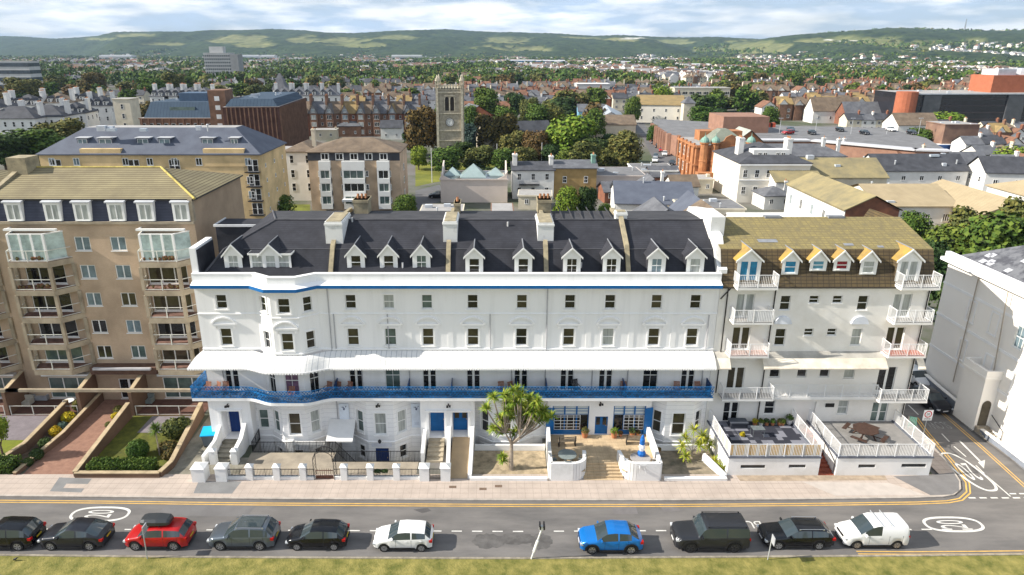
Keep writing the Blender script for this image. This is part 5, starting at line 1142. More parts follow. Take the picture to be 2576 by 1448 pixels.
for i, (px, k, pm) in enumerate(((1898, 'yellow', None), (1913, 'green', 'w'), (1928, 'dark', None), (1943, 'green', None), (1960, 'olive', None), (1968, 'green', None), (1984, 'green', 'w'))):
    pot_plant(px, 1070 if i < 6 else 1066, 1.72, ['potted marigold next to the terrace table', 'white-potted plant second from the terrace table', 'dark-leaved potted plant third in the terrace row', 'green potted plant in the middle of the terrace row', 'olive potted plant, fifth of the terrace row', 'green potted plant just before the large white pot', 'big green plant in a square white pot by the terrace railing'][i], k, .2 if i < 6 else .28, M('white_pot', (.7, .7, .7), .6) if pm else None)
pot_plant(1471, 1100, .86, 'terracotta pot with a spiky plant left of the cafe door', 'olive', .3); pot_plant(1545, 1101, .86, 'terracotta pot with a yellow-green plant right of the cafe door', 'bright', .3); pot_plant(1561, 1098, .86, 'small terracotta pot under the right shop window', 'brown', .17)
pot_plant(1590, 1098, .86, 'dark potted plant before the right shop window', 'dark', .26); pot_plant(1657, 1139, .86, 'small orange pot standing on the terrace side wall', 'brown', .15); pot_plant(1604, 1097, .86, 'red flowering pot beside the dark potted plant', 'brown', .18)

GW = M('white_wall_paint', (.78, .78, .77), .7, c2=(.66, .66, .64), sc_=.8, detail=8, lo=.3, hi=.5)
m_ = MB(); m_.poly([(-20.3, 45.9, .008), (-6.1, 45.9, .008), (-6.1, 48.4, .008), (-13.2, 48.4, .008), (-13.2, 49.75, .008), (-20.3, 49.75, .008)]); struct('forecourt', m_, CONC)
m_ = MB(); m_.poly([(-1.6, 45.9, .01), (4.4, 45.9, .01), (4.4, 50.05, .01), (-1.6, 50.05, .01)]); struct('stone_plot', m_, M('crazy_stone', (.45, .36, .24), .95, c2=(.17, .14, .09), sc_=1.6, detail=9, lo=.3, hi=.6))
m_ = MB(); m_.poly([(13.4, 45.9, .01), (18.3, 45.9, .01), (18.3, 50.05, .01), (13.4, 50.05, .01)]); struct('garden_plot', m_, M('worn_plot', (.34, .28, .2), .95, c2=(.11, .10, .07), sc_=.8, detail=9))
m_ = MB(); m_.poly([(-24.2, 45.9, .02), (-20.3, 45.9, .02), (-20.3, 49.0, .02), (-24.2, 49.0, .02)]); struct('entrance_path', m_, CONCD)
m_ = MB(); m_.poly([(-3.4, 45.9, .14), (-1.95, 45.9, .14), (-1.95, 50.95, .8), (-3.4, 50.95, .8)]); struct('entrance_ramp', m_, M('sandy_ramp', (.42, .31, .19), .9, c2=(.33, .25, .16), sc_=.7))
def steps(x0, x1, y0, y1, z0, z1, n, name, lab, mat):
    m_ = MB()
    for k in range(n): m_.box(x0, y0 + (y1 - y0) * k / n, 0, x1, y1 if k == n - 1 else y0 + (y1 - y0) * (k + 1) / n, z0 + (z1 - z0) * (k + 1) / n)
    return whole(name, m_, mat, lab, 'steps')
steps(-22.95, -21.3, 48.9, 50.94, 0, .6, 4, 'stone_steps', 'worn stone steps up to the hotel door at its left end', CONCD)
steps(-5.45, -4.1, 48.3, 50.94, 0, .7, 5, 'stone_steps', 'stone steps up to the middle blue door, beside the ramp', M('step_stone', (.36, .31, .23), .9, .25, 1))
def wallseg(pts, hs, w_, lab, z0=0, name='boundary_wall', mat=None, base=0):
    m_ = MB()
    for i, (a, b) in enumerate(zip(pts, pts[1:])):
        d = (Vector(b) - Vector(a)).normalized(); n = Vector((-d.y, d.x)) * w_ / 2; q = [(a[0] + n.x, a[1] + n.y), (b[0] + n.x, b[1] + n.y), (b[0] - n.x, b[1] - n.y), (a[0] - n.x, a[1] - n.y)]
        h0, h1 = (hs, hs) if not isinstance(hs, (list, tuple)) else (hs[i], hs[i + 1])
        m_.faces([(p[0], p[1], base) for p in q] + [(q[0][0], q[0][1], h0), (q[1][0], q[1][1], h1), (q[2][0], q[2][1], h1), (q[3][0], q[3][1], h0)], [(7, 6, 5, 4), (0, 4, 5, 1), (1, 5, 6, 2), (2, 6, 7, 3), (3, 7, 4, 0)])
    return whole(name, m_, mat or GW, lab, 'wall')
wallseg([(-23.15, 50.9), (-23.2, 49.6), (-23.6, 48.0)], [2.0, 1.3, .8], .28, 'curving white side wall on the outer side of the left hotel steps')
wallseg([(-21.05, 50.9), (-21.0, 49.7), (-21.3, 48.1)], [2.2, 1.5, .75], .34, 'curving white side wall between the left steps and the sunken area')
wallseg([(-5.75, 50.9), (-5.75, 48.3)], [1.6, .9], .28, 'sloping white wall on the stair side of the middle entrance')
wallseg([(-3.7, 50.9), (-3.55, 47.0), (-3.5, 45.9)], [1.9, 1.2, 1.1], .3, 'sloping white wall between the middle steps and the ramp')
wallseg([(-1.7, 50.9), (-1.75, 47.2), (-1.8, 45.9)], [1.9, 1.1, .5], .3, 'white wall between the ramp and the stony plot')
wallseg([(-1.8, 45.78), (4.3, 45.72)], .34, .3, 'low white kerb wall in front of the cordyline plot')
wallseg([(-1.5, 50.2), (4.45, 50.2)], .5, .25, 'low white wall behind the cordyline plot, above the sunken area')
wallseg([(13.5, 45.75), (18.4, 45.75)], .34, .3, 'low white kerb wall in front of the garden with yellow cordylines')
wallseg([(13.5, 50.2), (18.3, 50.2)], .5, .25, 'low white wall at the back of the garden with yellow cordylines')
wallseg([(17.4, 48.6), (18.35, 45.9)], [.7, .5], .25, 'short sloping white wall beside the dark roof terrace')
def curved(cx_, cy_, r, a0, a1, n=7): return [(cx_ + r * math.cos(R(a0 + (a1 - a0) * k / n)), cy_ + r * math.sin(R(a0 + (a1 - a0) * k / n))) for k in range(n + 1)]
wallseg([(4.75, 51.2), (4.6, 48), (4.55, 45.75)] + curved(6.3, 46.75, 1.0, -90, 0) + [(7.35, 47.5)], 1.68, .28, 'curved white terrace wall with the glass table behind it')
wallseg([(10.15, 47.5)] + curved(11.25, 46.75, 1.0, 180, 270) + [(13.1, 45.75), (13.2, 48), (13.3, 51.2)], 1.68, .28, 'curved white terrace wall round the table with the closed blue parasol')
PAV = banded('terrace_paving', (.50, .38, .24), (.30, .22, .14), .5, .06, 'y', .2, .9, cols=.5)
m_ = MB(); m_.poly([(4.7, 47.2, .84), (13.2, 47.2, .84), (13.2, 51.25, .84), (4.7, 51.25, .84)]); m_.poly([(4.7, 45.8, .84), (7.3, 45.8, .84), (7.3, 47.2, .84), (4.7, 47.2, .84)]); m_.poly([(10.2, 45.8, .84), (13.1, 45.8, .84), (13.1, 47.2, .84), (10.2, 47.2, .84)])
for k in range(6): m_.box(7.2, 45.7 + k * .25, 0, 10.3, 47.25 if k == 5 else 45.7 + (k + 1) * .25, .14 * (k + 1) - .002)
struct('terrace_floor', m_, PAV)
PX = [(504, 1.0), (560, .85), (629, .5), (697, .5), (763, .5), (866, .5), (932, .5), (998, .5), (1068, .75), (1121, .75)]
pl = ['widest white pier at the drive end of the street wall', 'wide white pier on the path side of the first railing panel', 'white pier between the first and second railing panels', 'white pier between the second and third railing panels', 'white pier just before the iron arch gate', 'white pier just after the iron arch gate', 'white pier left of the dark plants on the railing', 'white pier right of the dark plants on the railing', 'white pier at the small black side gate', 'white pier between the side gate and the ramp']
def pier(x, y, w_, h, lab):
    m_ = MB(); m_.box(x - w_ / 2, y - w_ / 2, 0, x + w_ / 2, y + w_ / 2, h); z = h
    m_.faces([(x - w_ / 2 - .05, y - w_ / 2 - .05, z + .001), (x + w_ / 2 + .05, y - w_ / 2 - .05, z + .001), (x + w_ / 2 + .05, y + w_ / 2 + .05, z + .001), (x - w_ / 2 - .05, y + w_ / 2 + .05, z + .001), (x, y, z + .22)], [(0, 1, 4), (1, 2, 4), (2, 3, 4), (3, 0, 4), (0, 3, 2, 1)])
    return whole('wall_pier', m_, GW, lab, 'pier', 'white piers along the street wall')
pxs_ = []
for (px, w_), lab in zip(PX, pl): x = S(px, 45.9, .7); pxs_.append((x, w_)); pier(x, 45.9, w_, 1.3, lab)
pier(S(535, 48.2, 1), 48.2, .5, 1.25, 'small white pier on the outer side of the left steps'); pier(S(590, 48.2, 1), 48.2, .5, 1.25, 'small white pier on the inner side of the left steps')
BLK = M('black_ironwork', (.018, .018, .02), .5, 0)
def ironrail(pts, z, h, step, lab, base=None):
    r = root('iron_railing', lab, 'railing', (pts[0][0], pts[0][1], z)); m_ = MB()
    for a, b in zip(pts, pts[1:]):
        A, B = Vector((a[0], a[1], a[2] if len(a) > 2 else z)), Vector((b[0], b[1], b[2] if len(b) > 2 else z)); n = max(1, int((B - A).length / step))
        m_.tube(A + Vector((0, 0, h)), B + Vector((0, 0, h)), .025, n=4); m_.tube(A + Vector((0, 0, .08)), B + Vector((0, 0, .08)), .02, n=4)
        for k in range(n + 1): p = A + (B - A) * k / n; m_.tube(p, p + Vector((0, 0, h + .06)), .014 if k % 8 else .028, n=4)
    part('bars', m_, BLK, r)
    if base:
        k_ = MB(); a, b = pts[0], pts[-1]; k_.box(a[0], a[1] - .16, 0, b[0], a[1] + .16, base); part('dwarf_wall', k_, GW, r)
    return r
gl = ['first black railing panel, next to the wide white piers', 'second black railing panel of the street wall', 'third black railing panel of the street wall', None, 'black railing panel just beyond the arch gate', 'black railing panel draped with dark plants', 'black railing panel before the side gate']
for i, lab in zip((1, 2, 3, 4, 5, 6, 7), gl):
    (xa, wa), (xb, wb) = pxs_[i], pxs_[i + 1]
    if lab: ironrail([(xa + wa / 2, 45.9), (xb - wb / 2, 45.9)], .36, .62, .11, lab, .36)
xa, xb = pxs_[4][0] + .25, pxs_[5][0] - .25; g0, g1 = S(795, 45.9, .5), S(838, 45.9, .5)
ironrail([(xa, 45.9), (g0 - .1, 45.9)], .36, .62, .11, 'short black railing left of the arch gate', .36); ironrail([(g1 + .1, 45.9), (xb, 45.9)], .36, .62, .11, 'short black railing right of the arch gate', .36)
r = root('arched_gate', 'rusty brown iron gate under a black iron arch', 'gate', ((g0 + g1) / 2, 45.9, 0)); m_ = MB()
for k in range(9): x = g0 + (g1 - g0) * k / 8; m_.tube((x, 45.9, .12), (x, 45.9, .95 + .12 * math.sin(math.pi * k / 8)), .02, n=4)
m_.box(g0, 45.88, .12, g1, 45.92, .42); m_.box(g0, 45.88, .85, g1, 45.92, .9); part('gate_leaf', m_, M('rusty_gate', (.13, .06, .04), .8, .3, 6), r); m_ = MB()
for yy in (45.75, 46.5):
    pr = [(g0 - .12, yy, 0), (g0 - .12, yy, 1.9)] + [((g0 + g1) / 2 - ((g1 - g0) / 2 + .12) * math.cos(math.pi * k / 10), yy, 1.9 + .75 * math.sin(math.pi * k / 10)) for k in range(1, 10)] + [(g1 + .12, yy, 1.9), (g1 + .12, yy, 0)]
    for a, b in zip(pr, pr[1:]): m_.tube(a, b, .025, n=5)
    if yy < 46:
        q0 = pr
for a in q0[1:-1]: m_.tube(a, (a[0], 46.5, a[2]), .015, n=4)
for k in range(6): m_.tube((g0 - .12, 45.75, .3 + k * .3), (g0 - .12, 46.5, .3 + k * .3), .012, n=4); m_.tube((g1 + .12, 45.75, .3 + k * .3), (g1 + .12, 46.5, .3 + k * .3), .012, n=4)
part('arch', m_, BLK, r)
ironrail([(pxs_[8][0] + .4, 45.9), (pxs_[9][0] - .4, 45.9)], .1, .9, .1, 'small black side gate at the foot of the middle steps')
for x_, y_, lab in ((S(950, 45.9, .8), 45.85, 'dark trailing plant hanging on the railing, larger one'), (S(968, 45.9, .8), 45.85, 'dark trailing plant hanging on the railing, smaller one')): shrub('trailing_plant', lab, 'plant', (x_, y_, .6), [(0, 0, .25, .28, .18, .16)], 220, .06, 'dark', stem=False)
ironrail([(-20.2, 49.8), (-13.3, 49.8)], 0, 1.0, .12, 'black railing above the first sunken area, below the big bay')
ironrail([(-20.2, 49.8), (-20.25, 51.9)], 0, 1.0, .12, 'short black railing beside the left entrance steps')
ironrail([(-14.8, 49.9), (-13.2, 49.9), (-11.1, 49.2, -1.9)], 0, .95, .13, 'sloping black stair railing down into the sunken area')
ironrail([(-13.2, 48.4), (-5.95, 48.4)], 0, 1.0, .12, 'black railing before the blue basement door')
m_ = MB(); x0, x1 = S(826, 51, 1), S(892, 51, 1)
m_.faces([(x0, 50.0, .85), (x1, 50.0, .85), (x1, 51.95, 1.9), (x0, 51.95, 1.9), (x0, 50.0, .95), (x1, 50.0, .95), (x1, 51.95, 2.0), (x0, 51.95, 2.0)], [(3, 2, 1, 0), (4, 5, 6, 7), (0, 1, 5, 4), (1, 2, 6, 5), (2, 3, 7, 6), (3, 0, 4, 7)])
m_.poly([(x0 + .05, 50.1, 0), (x0 + .05, 51.95, 0), (x0 + .05, 51.95, 1.88), (x0 + .05, 50.1, .9)])
whole('lean_to_roof', m_, M('white_felt', (.72, .71, .69), .8, .05, 1), 'white lean-to roof over the basement stairs beside the second bay', 'lean-to')
m_ = MB(); m_.box(S(735, 50.9, .5), 50.55, .25, S(818, 50.9, .5), 50.75, .5, 0); m_.box(S(745, 50.9, .5) - .6, 50.5, -2.3, S(745, 50.9, .5) - .2, 50.95, .6); whole('area_beam', m_, M('beam_white', (.82, .82, .8), .6), 'white pier and beam standing in front of the big bay base', 'beam')  # pier and beam in plain white paint
x, y = G(533, 1118); r = root('storage_bin', 'large grey bin with a bright blue lid by the drive', 'bin', (x, y, 0), R(8)); m_ = MB()
m_.faces([(-.5, -.5, .12), (.5, -.5, .12), (.5, .5, .12), (-.5, .5, .12), (-.62, -.58, 1.15), (.62, -.58, 1.15), (.62, .58, 1.15), (-.62, .58, 1.15)], [(0, 3, 2, 1), (0, 1, 5, 4), (1, 2, 6, 5), (2, 3, 7, 6), (3, 0, 4, 7), (4, 5, 6, 7)]); part('body', m_, M('bin_grey', (.09, .11, .13), .6, .1), r, local=True)
m_ = MB(); m_.faces([(-.68, -.66, 1.16), (.68, -.66, 1.16), (.68, .64, 1.3), (-.68, .64, 1.3), (-.68, -.66, 1.24), (.68, -.66, 1.24), (.68, .64, 1.42), (-.68, .64, 1.42)], [(0, 3, 2, 1), (4, 5, 6, 7), (0, 1, 5, 4), (1, 2, 6, 5), (2, 3, 7, 6), (3, 0, 4, 7)]); part('lid', m_, M('bin_lid_blue', (.01, .38, .72), .5, 0), r, local=True)
for sx_ in (-.45, .45):
    m_ = MB(); m_.tube((sx_ - .04, -.4, .1), (sx_ + .04, -.4, .1), .1, n=8); part('wheel', m_, BLK, r, local=True)
WOOD = M('rust_teak', (.30, .14, .09), .7, .2, 5); MET = M('garden_metal', (.22, .25, .26), .4, .2, 5, metal=.4)
def garden_chair(mat, name='garden_chair'):
    r = root(name, 'chair', 'chair')
    m_ = MB(); 
    for k in range(5): m_.box(-.24, -.22 + k * .09, .42, .24, -.15 + k * .09, .45)
    part('seat', m_, mat, r, local=True); m_ = MB()
    for k in range(5): m_.ex([(-.22 + .1 * k, .22, .46), (-.15 + .1 * k, .22, .46), (-.15 + .1 * k, .34, .95), (-.22 + .1 * k, .34, .95)], (0, .03, 0))
    m_.box(-.25, .33, .9, .25, .37, .98); part('backrest', m_, mat, r, local=True)
    for a, b in ((-.22, -.2), (.22, -.2), (-.22, .24), (.22, .24)):
        m_ = MB(); m_.tube((a, b, 0), (a, b, .64 if b < 0 else .5), .02, n=4); part('leg', m_, mat, r, local=True)
    for a in (-.24, .24): m_ = MB(); m_.box(a - .025, -.24, .62, a + .025, .26, .65); part('armrest', m_, mat, r, local=True)
    return r
ch = garden_chair(WOOD); n_ch = 0
CL = [(520, 'rust wooden chair at the far left end of the blue balcony'), (543, 'second rust wooden chair from the left end of the blue balcony'), (566, 'rust wooden chair just left of the first french window'), (733, 'rust chair in front of the purple curtain in the bay'), (824, 'rust chair nearest the bay on its right side'), (847, 'middle rust chair of the three right of the bay'), (876, 'rust chair beside the third french window'),
      (1261, 'left rust chair above the cordyline tree'), (1288, 'rust chair between the cordyline top and a french window'), (1568, 'tilted rust chair left of the large dark sash door'), (1703, 'rust chair left of the last french window'), (1757, 'last rust chair at the right end of the blue balcony')]
for px, lab in CL:
    y_ = 51.3 if not px == 733 else 50.4
    dup(ch, (S(px, y_, 5.2), y_, 4.72), R(rnd.uniform(-35, 35)), 1.02, lab, 'rust coloured chairs on the hotel balcony')
drop(ch)
chb = garden_chair(M('black_mesh', (.03, .03, .032), .6)); dup(chb, (S(1449, 51.3, 5.2), 51.3, 4.72), R(20), 1.2, 'black chair alone on the blue balcony'); drop(chb)
def round_table(loc, lab, r_=.75, top=None):
    r = root('round_table', lab, 'table', loc); m_ = MB(); m_.lathe([(0, .70), (r_, .70), (r_, .74), (0, .74)], (0, 0, 0), 20); part('tabletop', m_, top or MET, r, local=True)
    for k in range(3): m_ = MB(); t_ = 2.1 * k; m_.tube((.1 * math.cos(t_), .1 * math.sin(t_), .7), (.5 * math.cos(t_), .5 * math.sin(t_), 0), .025, n=5); part('leg', m_, MET, r, local=True)
    return r
GT = banded('glass_table_top', (.24, .28, .28), (.08, .09, .09), .09, .3, 'x', .1, 2, rough=.3)
x, y = G(1427, 1143, 1.58); t1 = (x, y, .84); round_table(t1, 'round slatted glass table on the terrace by the tree side', .75, GT)
x, y = G(1611, 1152, 1.58); t2 = (x, y, .84); round_table(t2, 'round mesh table under the closed blue parasol', .8, banded('mesh_top', (.45, .42, .40), (.2, .19, .18), .08, .35, 'x', .1, 2))
chm = garden_chair(MET); chw = garden_chair(M('white_metal', (.7, .7, .7), .5))
for (tx, ty, tz), src, labs in ((t1, chm, ['grey metal chair left of the glass table', 'grey metal chair in front of the glass table', 'grey metal chair right of the glass table']), (t2, chw, ['pale chair left of the parasol table', 'pale chair in front of the parasol table', 'pale chair right of the parasol table'])):
    for k, (a, lab) in enumerate(zip((195, 268, 345), labs)): dup(src, (tx + 1.15 * math.cos(R(a)), ty + 1.0 * math.sin(R(a)), tz), R(a - 90), 1.0, lab)
drop(chm); drop(chw)
r = root('closed_parasol', 'closed blue and white parasol standing at the terrace table', 'parasol', (t2[0] + .15, t2[1] + .35, .84)); m_ = MB(); m_.tube((0, 0, 0), (0, 0, 2.5), .03); part('pole', m_, WHITE, r, local=True)
m_ = MB(); m_.lathe([(.30, .75), (.34, .95), (.24, 1.15), (.2, 1.2)], n=9, m=0); m_.lathe([(.2, 1.2), (.26, 1.5), (.2, 1.75)], n=9, m=1); m_.lathe([(.2, 1.75), (.2, 2.1), (.12, 2.45), (.02, 2.62)], n=9, m=0); m_.lathe([(0, .8), (.30, .75)], n=9, m=0); part('canopy', m_, [M('parasol_blue', (.01, .12, .42), .7, .3, 5), M('parasol_white', (.7, .7, .75), .7, .1, 3)], r, local=True)
def bench(loc, rz, lab):
    r = root('wooden_bench', lab, 'bench', loc, rz); m_ = MB()
    for k in range(4): m_.box(-.75, -.2 + k * .11, .42, .75, -.12 + k * .11, .46)
    part('seat', m_, M('weathered_wood', (.22, .18, .13), .85, .3, 4), r, local=True); m_ = MB()
    for k in range(3): m_.box(-.75, .26, .55 + k * .15, .75, .29, .64 + k * .15)
    part('backrest', m_, M('weathered_wood'), r, local=True)
    for a in (-.68, .68): m_ = MB(); m_.box(a - .03, -.2, 0, a + .03, .28, .42); m_.box(a - .03, .24, .4, a + .03, .3, .98); part('leg', m_, BLK, r, local=True)
bench((6.2, 49.6, .84), R(185), 'weathered bench below the left shop window'); bench((11.9, 49.8, .84), R(175), 'weathered bench below the right shop window')
x, y = G(2177, 1085, 2.3); r = root('picnic_table', 'round brown picnic table with attached benches on the grey roof terrace', 'picnic table', (x, y, 1.71)); PW = M('picnic_wood', (.06, .033, .024), .8, .25, 4)
m_ = MB(); m_.lathe([(0, .68), (.78, .68), (.78, .74), (0, .74)], n=8); part('tabletop', m_, PW, r, local=True)
for k in range(4):
    a = R(45 + 90 * k); c, s_ = math.cos(a), math.sin(a); m_ = MB(); q = [(1.0 * c - .45 * s_, 1.0 * s_ + .45 * c), (1.25 * c - .5 * s_, 1.25 * s_ + .5 * c), (1.25 * c + .5 * s_, 1.25 * s_ - .5 * c), (1.0 * c + .45 * s_, 1.0 * s_ - .45 * c)]; m_.prism(q, .40, .45); part('seat', m_, PW, r, local=True)
    m_ = MB(); m_.tube((.3 * c, .3 * s_, .68), (.7 * c, .7 * s_, 0), .05, n=4); m_.tube((.1 * c, .1 * s_, .34), (1.2 * c, 1.2 * s_, .37), .04, n=4); part('leg', m_, PW, r, local=True)
r.scale = (1.3, 1.3, 1.1)
gc = garden_chair(M('green_plastic', (.10, .22, .17), .6)); x, y = G(2292, 1082, 1.75); c2 = dup(gc, (x, y, 1.71), R(-30), 1.1, 'green plastic chair in the corner of the grey roof terrace'); drop(gc)
x, y = G(1925, 1078, 2.4); r = root('metal_table', 'small grey metal table by the wall of the dark roof terrace', 'table', (x - .6, y, 1.71)); m_ = MB(); m_.box(-.5, -.35, .7, .5, .35, .73); part('tabletop', m_, MET, r, local=True)
for a in (-.45, .45):
    for b in (-.3, .3): m_ = MB(); m_.tube((a, b, 0), (a, b, .7), .02, n=4); part('leg', m_, MET, r, local=True)
x, y = G(1852, 1062, 1.9); r = root('garden_box', 'low dark storage box in the corner of the dark roof terrace', 'storage box', (x, y - .4, 1.71)); m_ = MB(); m_.box(-.7, -.4, 0, .7, .4, .45); part('body', m_, M('dark_box', (.04, .045, .06), .6), r, local=True); m_ = MB(); m_.box(-.75, -.45, .451, .75, .45, .55); part('lid', m_, M('dark_lid', (.07, .08, .1), .5), r, local=True)
x, y = G(1867, 1096, 1.8); shrub('marigold_tub', 'bright orange marigolds in the corner of the dark roof terrace', 'plant', (x, y, 1.71), [(0, 0, .2, .22, .22, .2)], 200, .05, 'yellow', stem=False)
def simple_seat(px, py, lab, c):
    x, y = G(px, py, .3); r = root('patio_sofa', lab, 'sofa', (x, y, .03)); m_ = MB(); m_.box(-.7, -.35, .1, .7, .35, .42); part('seat', m_, c, r, local=True); m_ = MB(); m_.box(-.7, .25, .421, .7, .42, .85); part('backrest', m_, c, r, local=True)
    for a in (-.7, .58): m_ = MB(); m_.box(a, -.35, .421, a + .12, .24, .6); part('armrest', m_, c, r, local=True)
simple_seat(105, 1000, 'pale grey patio sofa under the awning of the lawn garden flat', M('cushion_grey', (.35, .36, .38), .9)); simple_seat(62, 1012, 'cream patio sofa by the screen wall of the lawn garden flat', M('cushion_cream', (.5, .47, .4), .9)); simple_seat(367, 1008, 'grey covered sofa on the hedge garden terrace', M('cushion_grey2', (.22, .25, .24), .9))
x, y = G(172, 1010, .7); round_table((x, y, .03), 'small white round table on the lawn garden terrace', .5, WHITE)
x, y = G(10, 1155); r = root('small_tree', 'small yellow-green garden tree at the left picture edge', 'tree', (x, y, 0)); m_ = MB(); m_.tube((0, 0, 0), (0, 0, 1.6), .1, .07); m_.tube((0, 0, 1.2), (.4, .2, 2.6), .05, .02); part('trunk', m_, BARK, r, local=True); m_ = MB(); leafquads(m_, [(0, 0, 2.6, .8, .8, 1.1), (.4, .1, 3.2, .6, .6, .8), (-.5, 0, 2.3, .6, .6, .6)], 2600, .09, shell=(.3, 1.05)); part('crown', m_, LF['bright'], r, local=True)
def pole(px, py, top_px, top_py, lab, name='sign_post', r_=.035, mat=None):
    x, y = G(px, py); q = F(top_px, top_py, y + .0); r = root(name, lab, 'sign post', (x, y, 0)); m_ = MB(); m_.tube((0, 0, 0), (q[0] - x, 0, q[1]), r_, n=7); part('pole', m_, mat or M('galvanised', (.5, .52, .54), .45, .1, metal=.3), r, local=True); return r, (q[0] - x, 0, q[1])
r, q = pole(371, 1408, 358, 1328, 'thin grey sign post on the grass in front of the red car'); m_ = MB(); m_.box(q[0] - .05, -.02, q[2] - .55, q[0] + .02, .5, q[2]); part('sign_plate', m_, M('sign_grey', (.35, .36, .38), .5), r, local=True)
r, q = pole(1931, 1410, 1944, 1345, 'thin grey sign post on the grass in front of the black estate car'); m_ = MB(); m_.box(q[0] - .02, -.45, q[2] - .6, q[0] + .02, .05, q[2]); part('sign_plate', m_, M('sign_grey'), r, local=True)
r, q = pole(1336, 1408, 1364, 1328, 'white pole with two dark floodlights near the blue car', 'floodlight_pole', .055, WHITE)
m_ = MB(); m_.box(q[0] - .2, -.1, q[2] - .15, q[0] + .05, .1, q[2] + .15); part('bracket', m_, WHITE, r, local=True)
for dx in (-.15, .12): m_ = MB(); m_.box(q[0] + dx - .05, -.25, q[2], q[0] + dx + .05, .25, q[2] + .3); part('lamp_head', m_, BLK, r, local=True)
m_ = MB(); m_.tube((q[0] * .25, 0, q[2] * .25), (q[0] * .6, 0, q[2] * .6), .09, n=6); part('control_box', m_, WHITE, r, local=True)
x, y = G(2318, 1113); q = F(2326, 1045, y); r = root('speed_limit_sign', 'white square 20 zone sign on a grey post beside the lane', 'road sign', (x, y, 0)); m_ = MB(); m_.tube((0, 0, 0), (0, 0, q[1] - .3), .035); part('post', m_, M('galvanised'), r, local=True)
m_ = MB(); m_.box(-.4, -.03, q[1] - .5, .4, -.01, q[1] + .5); b = part('sign_plate', m_, M('sign_white', (.8, .8, .8), .4), r, local=True)
m_ = MB(); 
for k in range(24):
    a0, a1 = 2 * math.pi * k / 24, 2 * math.pi * (k + 1) / 24; m_.poly([(r1 * math.cos(a), -.034, q[1] + .1 + r1 * math.sin(a)) for r1, a in ((.24, a0), (.32, a0), (.32, a1), (.24, a1))])
part('red_ring', m_, M('sign_red', (.5, .02, .03), .4), b, local=True)
def board_text(txt, parent, loc, size, mat, rot=(R(90), 0, 0)):
    cu = bpy.data.curves.new('lettering', 'FONT'); cu.body = txt; cu.size = size; cu.align_x = 'CENTER'; cu.align_y = 'CENTER'; cu.extrude = .002; cu.materials.append(mat); o = bpy.data.objects.new('lettering', cu); COL.objects.link(o); o.parent = parent; o.location = loc; o.rotation_euler = rot; tomesh(o)
board_text('20', b, (0, -.036, q[1] + .1), .32, BLK); board_text('ZONE', b, (0, -.036, q[1] - .34), .2, BLK)
x, y = G(2345, 1172); r = root('street_name_sign', 'small white street name plate on short posts at the lane corner', 'street sign', (x - .3, y + .8, .1)); m_ = MB(); m_.box(-.03, -.5, .7, 0, .5, 1.05); part('sign_plate', m_, WHITE, r, local=True)
for a in (-.4, .4): m_ = MB(); m_.tube((.03, a, 0), (.03, a, 1.1), .03); part('post', m_, WHITE, r, local=True)
x, y = G(2306, 925); q = F(2310, 893, y); r = root('street_lamp', 'street lamp with a round glass head behind the cream house', 'street lamp', (35.9, 62, 0)); m_ = MB(); m_.tube((0, 0, 0), (0, 0, 4.6), .05); part('post', m_, M('galvanised'), r, local=True); m_ = MB(); m_.lathe([(0, 4.6), (.2, 4.65), (.24, 4.95), (.1, 5.1), (0, 5.12)], n=10); part('lamp_head', m_, M('lamp_glass', (.25, .35, .35), .2), r, local=True)
x, y = G(40, 1413); r = root('crow', 'black crow standing on the lawn at the left', 'bird', (x, y, .06)); m_ = MB(); m_.lathe([(0, -.2), (.05, -.14), (.075, 0), (.05, .12), (0, .16)], n=8)
o = part('body', m_, BLK, r, local=True); o.rotation_euler = (0, R(60), 0); o.location = (0, 0, .14); m_ = MB(); m_.lathe([(0, -.05), (.045, 0), (0, .05)], n=7); o = part('head', m_, BLK, r, local=True); o.location = (.15, 0, .26)
m_ = MB(); m_.tube((.19, 0, .26), (.26, 0, .25), .012, .003, 4); part('beak', m_, BLK, r, local=True)
for a in (-.03, .03): m_ = MB(); m_.tube((0, a, .1), (0, a, 0), .006, n=3); part('leg', m_, BLK, r, local=True)
TYRE = M('tyre_rubber', (.02, .02, .02), .85, 0); RIM = M('alloy_rim', (.45, .46, .48), .3, 0, metal=.7); CGL = M('car_glass', (.035, .05, .058), .03, 0, spec=1.0); CTR = M('black_trim', (.02, .02, .022), .5, 0); LGT = M('headlamp_glass', (.6, .62, .65), .12, 0, spec=.8); RLT = M('tail_lamp_red', (.4, .01, .01), .2, 0); PLY = M('yellow_plate', (.6, .42, .03), .5, 0); PLW = M('white_plate', (.7, .7, .7), .5, 0)
def paint(name, c=None, metal=.3, rough=.28):
    if name in MATS: return MATS[name]
    m = M(name, c, rough, 0, metal=metal, spec=.5)
    m.node_tree.nodes['Principled BSDF'].inputs['Coat Weight'].default_value = .3; m.node_tree.nodes['Principled BSDF'].inputs['Coat Roughness'].default_value = .06; return m
def lin(t, x):
    if x <= t[0][0]: return t[0][1]
    for (a, b), (c, d) in zip(t, t[1:]):
        if a <= x <= c: return b + (d - b) * (x - a) / (c - a)
    return t[-1][1]
